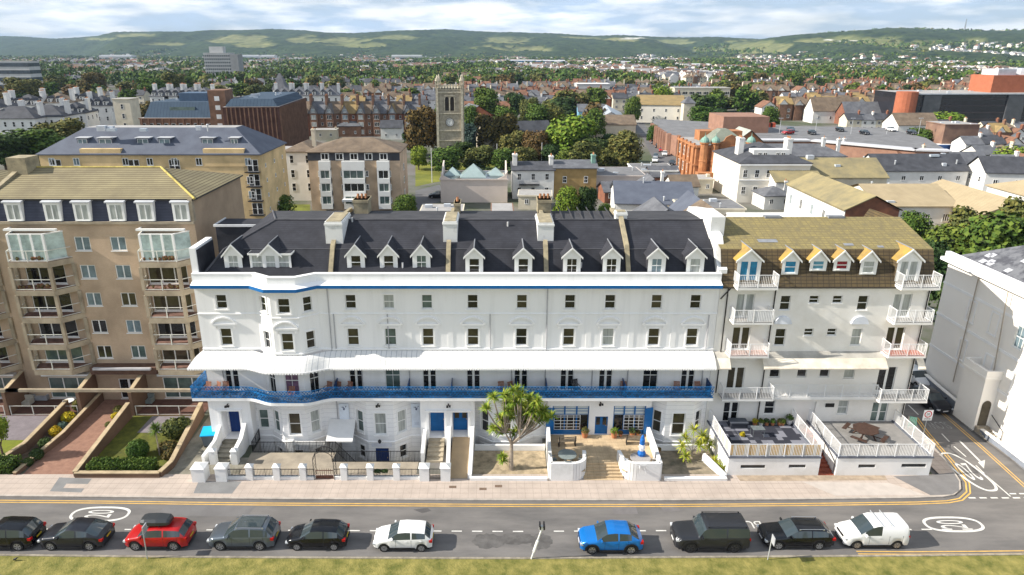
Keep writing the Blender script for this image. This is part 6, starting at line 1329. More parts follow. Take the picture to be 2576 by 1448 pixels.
def make_car(name, label, loc, col, L=4.3, W=1.8, top=None, belt=None, x=(1.0, 1.7, 3.6, 4.1), wb=(.85, 3.4), rw=.33, roofm=None, tumble=.80, rz=0, rails=None, sunroof=False, box=False, cat='car', boxy=0, van=False, archm=None, rim=RIM, privacy=None, plate_rear=True, bars=False, group='cars parked along the seafront road'):
    """faces -x; top/belt are height profiles over the length; x = screen base, roof front, roof rear, rear glass base"""
    r = root(name, label, cat, loc, rz, group); x1, x2, x3, x4 = x
    st = sorted(set([0, .06, .16, .32, L - .3, L - .14, L - .05, L] + [round(i * .1, 2) for i in range(4, int(L * 10) - 3)] + [x1, x2, x3, x4, (x2 + x3) / 2 - .04, (x2 + x3) / 2 + .04, x3 + .02] + [w_ + d for w_ in wb for d in (-rw - .06, rw + .06, -rw * .9, rw * .9)]))
    st = [s_ for i, s_ in enumerate(st) if i == 0 or s_ - st[i - 1] > .012]
    hw = [(0, W * .36), (.06, W * .42), (.16, W * .46), (.4, W * .49), (1.0, W * .5), (L - .7, W * .5), (L - .2, W * .475), (L, W * .42)]
    if van or boxy: hw = [(0, W * .40), (.1, W * .46), (.4, W * .49), (1.0, W * .5), (L - .3, W * .5), (L - .06, W * .49), (L, W * .46)]
    rings = []
    for s_ in st:
        h, zt, zb_ = lin(hw, s_), lin(top, s_), lin(belt, s_); zb = .24 if .3 < s_ < L - .3 else .3
        for w_ in wb:
            d = abs(s_ - w_)
            if d < rw + .07: zb = max(zb, rw + math.sqrt(max(0, (rw + .07) ** 2 - d * d)) * .98)
        cab = x1 < s_ < x4; zb_ = min(zb_, zt - .02)
        if cab:
            f = min(1, (s_ - x1) / (x2 - x1)) if s_ < x2 else (1 if s_ <= x3 else max(0, 1 - (s_ - x3) / max(.01, x4 - x3))); wt = h * (.93 + (tumble - .93) * f)
        else: wt = h * .88
        zm = max(.5, zb + .02); zs = max(zb_ - .1, zm + .02); zb2 = max(zb_, zs + .01); zt = max(zt, zb2 + .01)
        rings.append([(h * .94, zb), (h, zm), (h, zs), (h * .965, zb2), (wt, max(zb2 + .005, zt - (.05 if cab else .015))), (wt * .86, zt), (0, zt + (.025 if cab else .03))])
    body, ws, rwn, sw, roofp = MB(), MB(), MB(), {-1: MB(), 1: MB()}, MB()
    n = 7; idx = {}
    def quad(mbx, i, j, sg):
        a, b, c, d = rings[i][j], rings[i][j + 1], rings[i + 1][j + 1], rings[i + 1][j]; q = [(st[i] - L / 2, sg * a[0], a[1]), (st[i] - L / 2, sg * b[0], b[1]), (st[i + 1] - L / 2, sg * c[0], c[1]), (st[i + 1] - L / 2, sg * d[0], d[1])]
        if sg > 0: q = q[::-1]
        ids = []
        for p in q:
            k = (id(mbx), round(p[0], 4), round(p[1], 4), round(p[2], 4))
            if k not in idx: idx[k] = len(mbx.v); mbx.v.append(p)
            ids.append(idx[k])
        mbx.f.append(tuple(ids)); mbx.m.append(0)
    pil = (x2 + x3) / 2
    for i in range(len(st) - 1):
        m_ = (st[i] + st[i + 1]) / 2
        for j in range(n - 1):
            for sg in (-1, 1):
                tgt = body
                if j >= 4 and x1 + .04 < m_ < x2 - .02: tgt = ws
                elif j >= 4 and x3 + .05 < m_ < x4 - .04: tgt = rwn
                elif j >= 4 and x2 <= m_ <= x3 and roofm: tgt = roofp
                elif j == 3 and x1 + (x2 - x1) * .45 < m_ < ((x3 + .12) if not van else x2 + .62) and not abs(m_ - pil) < .041: tgt = sw[sg]
                quad(tgt, i, j, sg)
    for i in (0, len(st) - 1):
        q = [(st[i] - L / 2, -a, b) for a, b in rings[i]] + [(st[i] - L / 2, a, b) for a, b in rings[i][::-1]]; body.poly(q if i == 0 else q[::-1])
    bo = part('body', body, col, r, smooth=True, local=True); part('windscreen', ws, CGL, r, smooth=True, local=True)
    if rwn.f: part('rear_window', rwn, CGL, r, smooth=True, local=True)
    
    for sg in (-1, 1): part('side_windows', sw[sg], privacy or CGL, r, smooth=True, local=True)
    if roofp.f: part('roof', roofp, roofm, r, smooth=True, local=True)
    u = MB(); u.box(.2 - L / 2, -W * .43, .18, L / 2 - .2, W * .43, .5); part('underbody', u, CTR, r, local=True)
    for w_ in wb:
        for sg in (-1, 1):
            cx_, cy_ = w_ - L / 2, sg * (W * .5 - .10); t_ = MB(); t_.tube((cx_, cy_ - .1, rw), (cx_, cy_ + .1, rw), rw, n=20); wo = part('wheel', t_, TYRE, r, local=True)
            rm = MB(); yo = cy_ + sg * .101
            for k in range(5):
                a = 2 * math.pi * k / 5 + .3; c, s2 = math.cos(a), math.sin(a); e = rw * .68
                rm.faces([(cx_ - .045 * s2, yo, rw + .045 * c), (cx_ + .045 * s2, yo, rw - .045 * c), (cx_ + e * c + .07 * s2, yo, rw + e * s2 - .07 * c), (cx_ + e * c - .07 * s2, yo, rw + e * s2 + .07 * c)], [(0, 1, 2, 3) if sg < 0 else (3, 2, 1, 0)])
            for k in range(20):
                a, b = 2 * math.pi * k / 20, 2 * math.pi * (k + 1) / 20; rm.faces([(cx_ + q * math.cos(t2), yo, rw + q * math.sin(t2)) for q, t2 in ((rw * .60, a), (rw * .70, a), (rw * .70, b), (rw * .60, b))], [(0, 1, 2, 3) if sg < 0 else (3, 2, 1, 0)])
            part('rim', rm, rim, wo, local=True)
            if archm:
                am = MB()
                for k in range(10):
                    a, b = math.pi * k / 10, math.pi * (k + 1) / 10; R0, R1 = rw + .06, rw + .15; am.ex([(cx_ + q * math.cos(t2), sg * (W * .5 + .004), rw * .98 + q * math.sin(t2)) for q, t2 in ((R0, a), (R1, a), (R1, b), (R0, b))], (0, sg * .02, 0))
                part('wheel_arch_trim', am, archm, r, local=True)
    zf = lin(top, .12)
    for sg in (-1, 1):
        m_ = MB(); a = sg * W * .33; b = sg * W * .465; m_.faces([(.005 - L / 2 + .02, a, zf - .20), (.17 - L / 2, b + sg * .01, zf - .18), (.30 - L / 2, b + sg * .012, zf - .04), (.06 - L / 2, a, zf - .04), (.30 - L / 2, a, zf + .01)], [(0, 3, 2, 1) if sg > 0 else (0, 1, 2, 3), (3, 4, 2) if sg > 0 else (2, 4, 3)]); m_.box(.0 - L / 2, a - .02, zf - .2, .16 - L / 2, b, zf - .08); part('headlight', m_, LGT, r, local=True)
        zl = lin(belt, L - .1); m_ = MB(); m_.box(L / 2 - .2, sg * W * .34, zl - .22, L / 2 + .012, sg * W * .482, zl - .04); part('tail_light', m_, RLT, r, local=True)
        m_ = MB(); xm = x1 + (x2 - x1) * .38 - L / 2; zm = lin(belt, x1 + .3) + .02; m_.box(xm, sg * W * .49, zm, xm + .1, sg * (W * .5 + .2), zm + .15); part('wing_mirror', m_, col, r, local=True)
        for k_, xx in enumerate((x2 + .42, pil + .55)):
            if van and k_: continue
            m_ = MB(); zz = lin(belt, xx) - .17; m_.box(xx - L / 2, sg * (W * .5 - .01), zz, xx + .18 - L / 2, sg * (W * .5 + .02), zz + .035); part('door_handle', m_, col, r, local=True)
        m_ = MB(); m_.box(wb[0] + rw + .12 - L / 2, sg * W * .46, .2, wb[1] - rw - .12 - L / 2, sg * (W * .5 + .006), .34); part('sill_trim', m_, CTR, r, local=True)
    for xx in (x2 - .18, pil, x3 - .12 if not van else pil + .9):
        m_ = MB()
        for sg in (-1, 1): m_.box(xx - .008 - L / 2, sg * W * .498, .42, xx + .008 - L / 2, sg * (W * .5 + .003), lin(belt, xx) - .02)
        part('door_seam', m_, CTR, r, local=True)
    m_ = MB(); m_.box(-L / 2 - .015, -W * .3, .26, -L / 2 + .1, W * .3, .42); m_.box(-L / 2 - .012, -W * .26, zf - .2, -L / 2 + .1, W * .26, zf - .08); part('grille', m_, CTR, r, local=True)
    m_ = MB(); m_.box(L / 2 - .1, -W * .4, .25, L / 2 + .016, W * .4, .42); part('rear_bumper', m_, CTR, r, local=True)
    m_ = MB(); m_.box(L / 2 - .02, -.26, .62, L / 2 + .02, .26, .73); part('number_plate', m_, PLY, r, local=True); m_ = MB(); m_.box(-L / 2 - .03, -.26, .4, -L / 2, .26, .5); part('number_plate', m_, PLW, r, local=True)
    zr = lin(top, pil)
    if rails:
        for sg in (-1, 1): m_ = MB(); yy = sg * (W * .5 * tumble - .06); m_.tube((x2 + .1 - L / 2, yy, zr + .05), (x3 - .1 - L / 2, yy, zr + .045), .02, n=5); m_.box(x2 + .1 - L / 2, yy - .02, zr - .02, x2 + .2 - L / 2, yy + .02, zr + .05); m_.box(x3 - .2 - L / 2, yy - .02, zr - .04, x3 - .1 - L / 2, yy + .02, zr + .05); part('roof_rail', m_, rails, r, local=True)
    if sunroof: m_ = MB(); m_.box(x2 + .12 - L / 2, -W * .3, zr + .01, x3 - .25 - L / 2, W * .3, zr + .04); part('sunroof', m_, CGL, r, local=True)
    if bars:
        for xx in (x2 + .5, x2 + 1.15): m_ = MB(); m_.tube((xx - L / 2, -W * .46, zr + .12), (xx - L / 2, W * .46, zr + .12), .022, n=5); m_.tube((xx - L / 2, -W * .42, zr - .06), (xx - L / 2, -W * .42, zr + .12), .02, n=4); m_.tube((xx - L / 2, W * .42, zr - .06), (xx - L / 2, W * .42, zr + .12), .02, n=4); part('roof_bar', m_, M('galvanised'), r, local=True)
    return r
def place(px, py, yoff=0): x, y = G(px, py); return (x, y + yoff, .006)
def carpos(pl, pr, L, py, W=1.8):      # pixel extent of a car on the ground line of its near wheels
    x0, y0 = G((pl + pr) / 2, py); return ((pl + pr) / 2 - CX) * ((y0) * cp + (H - .5) * sp) / FP, y0 + W / 2, .006
HB = dict(L=4.02, W=1.72, top=[(0, .62), (.1, .72), (.35, .84), (1.0, 1.0), (1.72, 1.44), (2.2, 1.49), (3.2, 1.44), (3.5, 1.38), (3.9, .98), (4.02, .82)], belt=[(0, .62), (.4, .8), (1.0, .93), (3.5, 1.02), (3.95, .95), (4.02, .8)], x=(1.0, 1.74, 3.45, 3.9), wb=(.76, 3.27), rw=.30)
SUV = dict(L=4.5, W=1.84, top=[(0, .72), (.1, .86), (.4, .98), (1.15, 1.09), (1.85, 1.58), (2.4, 1.65), (3.8, 1.60), (4.0, 1.55), (4.4, 1.08), (4.5, .9)], belt=[(0, .7), (.4, .92), (1.15, 1.03), (3.9, 1.1), (4.4, 1.04), (4.5, .88)], x=(1.15, 1.88, 3.95, 4.38), wb=(.86, 3.54), rw=.36)
CPE = dict(L=4.38, W=1.8, top=[(0, .7), (.1, .84), (.4, .95), (1.15, 1.05), (1.95, 1.52), (2.3, 1.56), (3.2, 1.48), (3.35, 1.44), (4.1, 1.08), (4.38, .92)], belt=[(0, .7), (.4, .9), (1.15, .98), (3.0, 1.06), (3.9, 1.12), (4.38, .9)], x=(1.15, 1.98, 3.3, 4.08), wb=(.84, 3.48), rw=.35)
def car(base, px0, px1, py, name, label, col, **k):
    d = dict(base); d.update(k); return make_car(name, label, carpos(px0, px1, d['L'], py, d['W']), col, **d)
car(SUV, -78, 66, 1388, 'parked_car', 'black car cut by the left picture edge, first in the row', paint('black_paint', (.003, .004, .007), .2, .22))
car(CPE, 82, 268, 1387, 'parked_car', 'dark grey sloping-back crossover behind the white roundel', paint('dark_grey_paint', (.018, .02, .028)))
rc = car(dict(SUV, L=4.3, W=1.8), 305, 473, 1387, 'parked_car', 'bright red car carrying a black roof box', paint('red_paint', (.42, .008, .01), .1), x=(1.0, 1.7, 3.8, 4.2), wb=(.8, 3.4), top=[(0, .7), (.1, .82), (.4, .94), (1.0, 1.06), (1.7, 1.52), (2.3, 1.58), (3.6, 1.53), (3.8, 1.48), (4.2, 1.05), (4.3, .88)])
bx = MB(); bp = [(0, .28), (.12, .42), (.4, .50), (1.2, .52), (1.9, .46), (2.05, .34)]
for i in range(len(bp) - 1):
    for j, (ya, za, yb, zb) in enumerate(((-1, 0, -1, .6), (-1, .6, -.7, 1), (-.7, 1, .7, 1), (.7, 1, 1, .6), (1, .6, 1, 0))):
        a, b = bp[i], bp[i + 1]; H_ = .42; bx.poly([(a[0] - 1.1, ya * a[1], 1.72 + H_ * za * a[1] * 1.9), (b[0] - 1.1, ya * b[1], 1.72 + H_ * za * b[1] * 1.9), (b[0] - 1.1, yb * b[1], 1.72 + H_ * zb * b[1] * 1.9), (a[0] - 1.1, yb * a[1], 1.72 + H_ * zb * a[1] * 1.9)][::-1])
for a, rev in ((bp[0], 0), (bp[-1], 1)):
    q = [(a[0] - 1.1, y_ * a[1], 1.72 + .42 * z_ * a[1] * 1.9) for y_, z_ in ((-1, 0), (-1, .6), (-.7, 1), (.7, 1), (1, .6), (1, 0))]; bx.poly(q[::-1] if rev else q)
bx.poly([(p[0] - 1.1, -p[1], 1.72) for p in bp] + [(p[0] - 1.1, p[1], 1.72) for p in bp[::-1]])
rbx = whole('roof_box', bx, paint('roof_box_grey', (.035, .04, .045), .1, .35), 'streamlined black roof box strapped on the red car', 'roof box', loc=rc.location); 
for xx in (-.7, .3): m_ = MB(); m_.tube((xx, -.6, 1.66), (xx, .6, 1.66), .025, n=5); part('roof_bar', m_, CTR, rc, local=True)
car(SUV, 520, 688, 1387, 'parked_car', 'silver-grey car with a glass roof and silver roof rails', paint('slate_grey_paint', (.13, .155, .185), .6), sunroof=True, rails=RIM)
car(HB, 718, 867, 1387, 'parked_car', 'small black hatchback left of the white hatchback', paint('black_paint'), L=4.05)
car(HB, 937, 1087, 1390, 'parked_car', 'white five-door hatchback with an empty bay to its right', paint('white_car_paint', (.75, .75, .75), 0), L=4.0)
car(CPE, 1462, 1617, 1396, 'parked_car', 'bright blue crossover to the right of the floodlight pole', paint('bright_blue_paint', (.005, .17, .55), .3), L=4.2, x=(1.05, 1.8, 3.3, 3.95), wb=(.78, 3.4), top=[(0, .7), (.1, .84), (.4, .96), (1.05, 1.08), (1.8, 1.54), (2.3, 1.6), (3.2, 1.54), (3.4, 1.48), (3.95, 1.1), (4.2, .92)], archm=CTR)
car(SUV, 1702, 1887, 1392, 'parked_car', 'large boxy dark grey off-roader in front of the bus marking', paint('matt_grey_paint', (.022, .024, .03), .3, .4), L=4.95, W=2.0, top=[(0, .8), (.08, 1.05), (.3, 1.12), (1.45, 1.18), (1.85, 1.78), (2.2, 1.9), (4.5, 1.9), (4.8, 1.86), (4.92, 1.2), (4.95, 1.0)], belt=[(0, .8), (.3, 1.05), (1.4, 1.14), (4.8, 1.2), (4.95, 1.0)], x=(1.45, 1.95, 4.75, 4.92), wb=(.95, 3.9), rw=.41, tumble=.86, boxy=1, archm=CTR, rim=M('dark_rim', (.06, .06, .065), .4, 0, metal=.5), rails=CTR)
car(SUV, 1926, 2102, 1385, 'parked_car', 'black estate car with chrome window line, behind the white van', paint('black_paint'), L=4.7, W=1.83, top=[(0, .66), (.1, .78), (.4, .88), (1.35, .99), (2.1, 1.42), (2.6, 1.46), (3.9, 1.42), (4.1, 1.38), (4.6, 1.02), (4.7, .85)], belt=[(0, .66), (.4, .84), (1.35, .93), (4.0, 1.02), (4.6, .96), (4.7, .8)], x=(1.35, 2.15, 4.05, 4.58), wb=(.9, 3.65), rw=.33, rails=RIM)
va = car(SUV, 2122, 2291, 1383, 'parked_van', 'small white panel van with two roof bars', paint('van_white', (.74, .74, .74), 0, .4), L=4.32, W=1.72, cat='van', top=[(0, .68), (.1, .9), (.3, 1.0), (.95, 1.16), (1.75, 1.70), (2.1, 1.82), (3.9, 1.82), (4.15, 1.78), (4.28, 1.3), (4.32, 1.0)], belt=[(0, .68), (.3, .92), (.95, 1.05), (4.2, 1.12), (4.32, 1.0)], x=(.95, 1.78, 4.1, 4.28), wb=(.85, 3.55), rw=.32, tumble=.88, boxy=1, van=True, bars=True)
def lane_car(px, py, col, lab, base, rz, **k):
    d = dict(base); d.update(k); x, y = G(px, py); return make_car('parked_car', lab, (x, y, .012), col, rz=rz, group='cars behind the seafront houses', **d)
lane_car(2336, 1020, paint('dark_navy_paint', (.008, .01, .018)), 'dark hatchback parked in the shaded lane beside the cream house', HB, R(98))
lane_car(2300, 962, paint('white_car_paint'), 'pale car mostly hidden behind the cream house in the lane', HB, R(95))
lane_car(2345, 806, paint('slate_grey_paint'), 'grey-blue saloon on the brown car park behind the cream house', CPE, R(140))
SLG = M('slate_grey_roof', (.15, .155, .17), .8, c2=(.09, .093, .105), sc_=.5); SLD = M('slate_dark_roof', (.075, .078, .09), .8, c2=(.045, .047, .055), sc_=.5)
RTI = M('red_tile_roof', (.24, .12, .075), .85, c2=(.14, .075, .05), sc_=.6); OTI = M('lichen_tile_roof', (.30, .21, .09), .85, c2=(.20, .15, .07), sc_=.35, lo=.3, hi=.6); BTI = M('brown_tile_roof', (.20, .15, .105), .85, c2=(.12, .09, .065), sc_=.5)
REDB = M('red_brick_wall', (.27, .11, .065), .9, c2=(.17, .075, .05), sc_=.7); BRNB = M('brown_brick_wall', (.25, .14, .09), .9, c2=(.16, .09, .06), sc_=.6); WHR = M('white_stucco', (.72, .71, .68), .8, .07, .4); CRR = M('cream_stucco', (.62, .56, .44), .85, .1, .4); PKR = M('pale_pink_render', (.66, .57, .51), .85, .06, .3)
YBR = brick('yellow_stock_brick', (.72, .53, .28), (.66, .48, .25), (.56, .43, .27)); FGR = M('flat_roof_grey', (.20, .20, .205), .9, c2=(.14, .14, .145), sc_=.3); FGL = M('flat_roof_pale', (.38, .37, .36), .9, c2=(.28, .27, .26), sc_=.3)
GWIN = M('window_dark_far', (.03, .035, .04), .15, .3, .5, spec=.6); POT = M('clay_pot')
def roof_mesh(kind, w_, d_, h, rise, ov=.35, inset=None):
    """roof over a footprint x -w/2..w/2, y 0..d; slot 0 covering, slot 1 gable wall, slot 2 flat"""
    m_ = MB(); x0, x1, y0, y1 = -w_ / 2 - ov, w_ / 2 + ov, -ov, d_ + ov; t_ = .18
    if kind == 'flat':
        m_.box(x0 + ov * .4, y0 + ov * .4, h, x1 - ov * .4, y1 - ov * .4, h + .3, 1); m_.poly([(x0 + ov, y0 + ov, h + .304), (x1 - ov, y0 + ov, h + .304), (x1 - ov, y1 - ov, h + .304), (x0 + ov, y1 - ov, h + .304)], 2); return m_
    if kind == 'gx': f = [[(x0, y0, h), (x1, y0, h), (x1, (y0 + y1) / 2, h + rise), (x0, (y0 + y1) / 2, h + rise)], [(x1, y1, h), (x0, y1, h), (x0, (y0 + y1) / 2, h + rise), (x1, (y0 + y1) / 2, h + rise)]]
    elif kind == 'gy': f = [[(x0, y0, h), (0, y0, h + rise), (0, y1, h + rise), (x0, y1, h)][::-1][::-1], [(x1, y0, h), (x1, y1, h), (0, y1, h + rise), (0, y0, h + rise)]]; f[0] = [(x0, y0, h), (0, y0, h + rise), (0, y1, h + rise), (x0, y1, h)]
    elif kind == 'hip':
        k = min(w_, d_) / 2 + ov if inset is None else inset
        a, b, c, d = (x0 + k, y0 + k, h + rise), (x1 - k, y0 + k, h + rise), (x1 - k, y1 - k, h + rise), (x0 + k, y1 - k, h + rise)
        f = [[(x0, y0, h), (x1, y0, h), b, a], [(x1, y0, h), (x1, y1, h), c, b], [(x1, y1, h), (x0, y1, h), d, c], [(x0, y1, h), (x0, y0, h), a, d]]
        if inset is not None: m_.poly([a, b, c, d], 2)
    for q in f:
        m_.poly(q, 0); m_.poly([(p[0], p[1], p[2] - t_) for p in q][::-1], 0)
    for i, q in enumerate(f):
        m_.poly([(q[0][0], q[0][1], q[0][2] - t_), (q[1][0], q[1][1], q[1][2] - t_), q[1], q[0]], 0)
    if kind == 'gx':
        for x in (-w_ / 2, w_ / 2): m_.poly([(x, 0, h - .01), (x, d_, h - .01), (x, d_ / 2, h + rise - .25)][::-1 if x > 0 else 1][::-1], 1)
    if kind == 'gy':
        for y in (0, d_): m_.poly([(-w_ / 2, y, h - .01), (w_ / 2, y, h - .01), (0, y, h + rise - .25)][::1 if y == 0 else -1], 1)
    return m_
def bld(name, label, cat, x, y, w_, d_, h, wm, roof=('gx', 3, SLG), front=None, right=None, left=None, chim=(), rz=0, group=None, extra=None, flatm=None, z=0, chm=None):
    r = root(name, label, cat, group=group); m_ = MB(); m_.poly([(-w_ / 2, 0, 0), (w_ / 2, 0, 0), (w_ / 2, 0, h), (-w_ / 2, 0, h)]); m_.poly([(w_ / 2, 0, 0), (w_ / 2, d_, 0), (w_ / 2, d_, h), (w_ / 2, 0, h)]); m_.poly([(w_ / 2, d_, 0), (-w_ / 2, d_, 0), (-w_ / 2, d_, h), (w_ / 2, d_, h)]); m_.poly([(-w_ / 2, d_, 0), (-w_ / 2, 0, 0), (-w_ / 2, 0, h), (-w_ / 2, d_, h)])
    part('wall', m_, wm, r, local=True)
    ro = part('roof', roof_mesh(roof[0], w_, d_, h, roof[1], inset=roof[3] if len(roof) > 3 else None), [roof[2], wm, flatm or FGL], r, local=True)
    fr = {0: Fr(-w_ / 2, 0, 0), 1: Fr(w_ / 2, 0, 90), 2: Fr(-w_ / 2, d_, -90)}
    for k, spec, L_ in ((0, front, w_), (1, right, d_), (2, left, d_)):
        if not spec: continue
        n, zs, ww, wh, kd, g = spec
        for zz in zs:
            for i in range(n): window(r, fr[k], L_ * (i + .5) / n, zz, ww, wh, kd, g if isinstance(g, str) is False else rnd.choice(g), rec=-.02, ft=.09)
    for cx_, cy_, cw, cd, ct in chim:
        m_ = MB(); zb = h - .2; m_.box(cx_ - cw / 2, cy_ - cd / 2, zb, cx_ + cw / 2, cy_ + cd / 2, ct); m_.box(cx_ - cw / 2 - .1, cy_ - cd / 2 - .1, ct - .35, cx_ + cw / 2 + .1, cy_ + cd / 2 + .1, ct - .1)
        for k in range(max(1, int(max(cw, cd) / .45))): t_ = (k + .5) / max(1, int(max(cw, cd) / .45)) - .5; m_.lathe([(.13, 0), (.11, .45)], (cx_ + (t_ * cw if cw > cd else 0), cy_ + (t_ * cd if cd >= cw else 0), ct), 6, 1)
        part('chimney', m_, [chm or wm, POT], ro, local=True)
    if extra: extra(r)
    r.location = (x, y, z); r.rotation_euler = (0, 0, rz); return r
OCC = []     # occupied circles on the ground
def occ(x, y, r): OCC.append((x, y, r))
def free(x, y, r): return all((x - a) ** 2 + (y - b) ** 2 > (r + c) ** 2 for a, b, c in OCC)
for x0, x1, y0, y1 in ((-90, -35, 118, 140), (-42, -16, 138, 158), (-80, -26, 270, 290), (-14, 25, 148, 172), (24, 50, 118, 180), (50, 72, 145, 195), (58, 92, 100, 165), (170, 260, 290, 330), (-120, -60, 195, 250), (-20, 75, 190, 260), (60, 200, 195, 285), (-200, -95, 225, 265)):
    nx, ny = max(1, int((x1 - x0) / 10)), max(1, int((y1 - y0) / 10))
    for i in range(nx + 1):
        for j in range(ny + 1): occ(x0 + (x1 - x0) * i / nx, y0 + (y1 - y0) * j / ny, 5)
def exA(r):
    w_, d_, h = 39.2, 15.6, 14.7
    for cx_ in (-8.5, 14.3 - 1):
        m_ = MB(); m_.box(cx_ - 3.6, -.12, h - 2.2, cx_ + 3.6, .9, h + .9); part('parapet_panel', m_, YBR, r, local=True)
    for cx_, wd in ((-12.6, 1.6), (-8.5, 2.2), (-1.8, 1.9), (2.1, 1.9), (9.8, 1.9), (14.6, 1.2)):
        m_ = MB(); m_.box(cx_ - wd / 2 - .2, 2.2, h + .9, cx_ + wd / 2 + .2, 5.6, h + 2.5, 0); m_.box(cx_ - wd / 2 - .4, 2.0, h + 2.5, cx_ + wd / 2 + .4, 6.2, h + 2.62, 1); d = part('dormer', m_, [SLB, M('pale_lead')], r, local=True); window(d, Fr(0, 2.2), cx_, h + 1.15, wd, 1.2, 'case2', 'l', rec=-.02)
    for cx_ in (-10.5, -6.0, -4.4, -3.2, 4.8, 6.0, 7.4, 12.0):
        z = h + 4 * (3.2 + .35) / 7.2; m_ = MB(); m_.faces([(cx_ - .35, 3.0, h + 1.80), (cx_ + .35, 3.0, h + 1.80), (cx_ + .35, 4.0, h + 2.36), (cx_ - .35, 4.0, h + 2.36)], [(0, 1, 2, 3)]); part('skylight', m_, M('skylight_glass', (.5, .55, .6), .1, 0), r, local=True)
    for x0, zs in ((-16.8, (11.6, 9.0)), (-3.2 + .3, (11.6, 9.0, 6.4)), (4.3, (11.6, 9.0, 6.4)), (18.2, (11.6, 9.0, 6.4, 3.8))):
        for z in zs:
            m_ = MB(); m_.box(x0 - 1.3, -1.0, z - .12, x0 + 1.3, 0, z, 0); 
            for k in range(15): m_.box(x0 - 1.28 + .18 * k, -.98, z, x0 - 1.25 + .18 * k, -.95, z + .95)
            m_.box(x0 - 1.3, -1.0, z + .93, x0 + 1.3, -.95, z + .98); part('juliet_balcony', m_, BLK, r, local=True); window(r, Fr(0, 0), x0, z, 1.9, 2.1, 'french', 'd', rec=-.03)
SLB = M('blue_grey_roof', (.105, .12, .155), .75, c2=(.08, .09, .12), sc_=.4)
bld('yellow_brick_flats', 'long yellow-brick flats with a wide blue-grey hipped roof and small dormers', 'apartment block', -60.9, 122, 39.2, 15.6, 14.7, YBR, ('hip', 4.0, SLB, 6.2), front=(9, (12.7, 9.4, 6.8), 1.1, 1.3, 'case2', 'dl'), right=(3, (12, 9.3, 6.6, 3.9), .5, .7, 'plain', 'd'), extra=exA)
def exB(r):
    for cx_, wd in ((-6.0, 2.4), (-.1, 4.7), (6.1, 2.6)):
        m_ = MB()
        for z in (0.5, 3.2, 5.9, 8.6): m_.box(cx_ - wd / 2, -.9, z, cx_ + wd / 2, 0, z + (1.05 if z < 8 else 1.9))
        m_.box(cx_ - wd / 2, -.88, .5, cx_ - wd / 2 + .3, 0, 9); m_.box(cx_ + wd / 2 - .3, -.88, .5, cx_ + wd / 2, 0, 9); b = part('white_bay', m_, WHITE, r, local=True)
        for z in (1.55, 4.25, 6.95): window(b, Fr(0, -.7), cx_, z, wd - .6, 1.62, 'tri' if wd > 3 else 'case2', rnd.choice('dg'), rec=-.02, sill=False)
    for cx_ in (-5.9, -2.9, .1, 3.1, 6.2): 
        m_ = MB(); m_.box(cx_ - .85, -.1, 10.6, cx_ + .85, 1.2, 12.2); d = part('dormer', m_, WHITE, r, local=True); window(d, Fr(0, -.1), cx_, 10.75, 1.4, 1.2, 'case2', 'd', rec=-.02, sill=False)
    m_ = MB(); m_.box(-9.5, -.02, 10.5, 9.5, .3, 12.3); part('mansard', m_, SLD, r, local=True)
    m_ = MB(); m_.box(-2.5, -2.6, 2.4, 2.5, -.9, 2.75); part('entrance_canopy', m_, WHITE, r, local=True)
bld('tan_bay_flats', 'square tan flats with three stacks of white bays behind the hotel', 'apartment block', -28.7, 142, 18.9, 12.5, 12.3, TBR, ('hip', 2.2, BTI), front=(4, (1.6, 4.4, 7.2), 1.0, 1.2, 'case2', 'd'), right=(1, (2, 4.8, 7.6), 1.4, 1.4, 'case2', 'd'), extra=exB)
bld('white_bow_house', 'narrow white house with a lead bow between the two flat blocks', 'house', -38.5 - 4.2, 152, 7, 12, 11, WHR, ('hip', 1.6, BTI), front=(2, (8.4, 5.2, 2.2), .9, 1.8, 'sash', 'd'), chim=((2.5, 4, .8, .8, 15.5),), chm=CRR)
FL = M('knapped_flint', (.44, .39, .30), .9, c2=(.28, .245, .19), sc_=1.2); FLL = M('limestone_dressing', (.62, .56, .43), .9, c2=(.36, .32, .24), sc_=1.6)
tx, ty = S(1135, 215, 12), 212; r = root('church_tower', 'tall flint church tower with a white clock face and crown of pinnacles among the trees', 'church tower'); W2 = 3.55
m_ = MB(); m_.box(-W2, -W2, 0, W2, W2, 21.4); part('wall', m_, FL, r, local=True)
m_ = MB()
for sx_ in (-1, 1):
    for sy_ in (-1, 1): m_.box(sx_ * (W2 - .25), sy_ * (W2 - .25), 0, sx_ * (W2 + .45), sy_ * (W2 + .45), 21.6)
for z in (6.3, 9.2, 14.2, 20.2): m_.box(-W2 - .28, -W2 - .28, z, W2 + .28, W2 + .28, z + .3)
part('corner_buttress', m_, FLL, r, local=True)
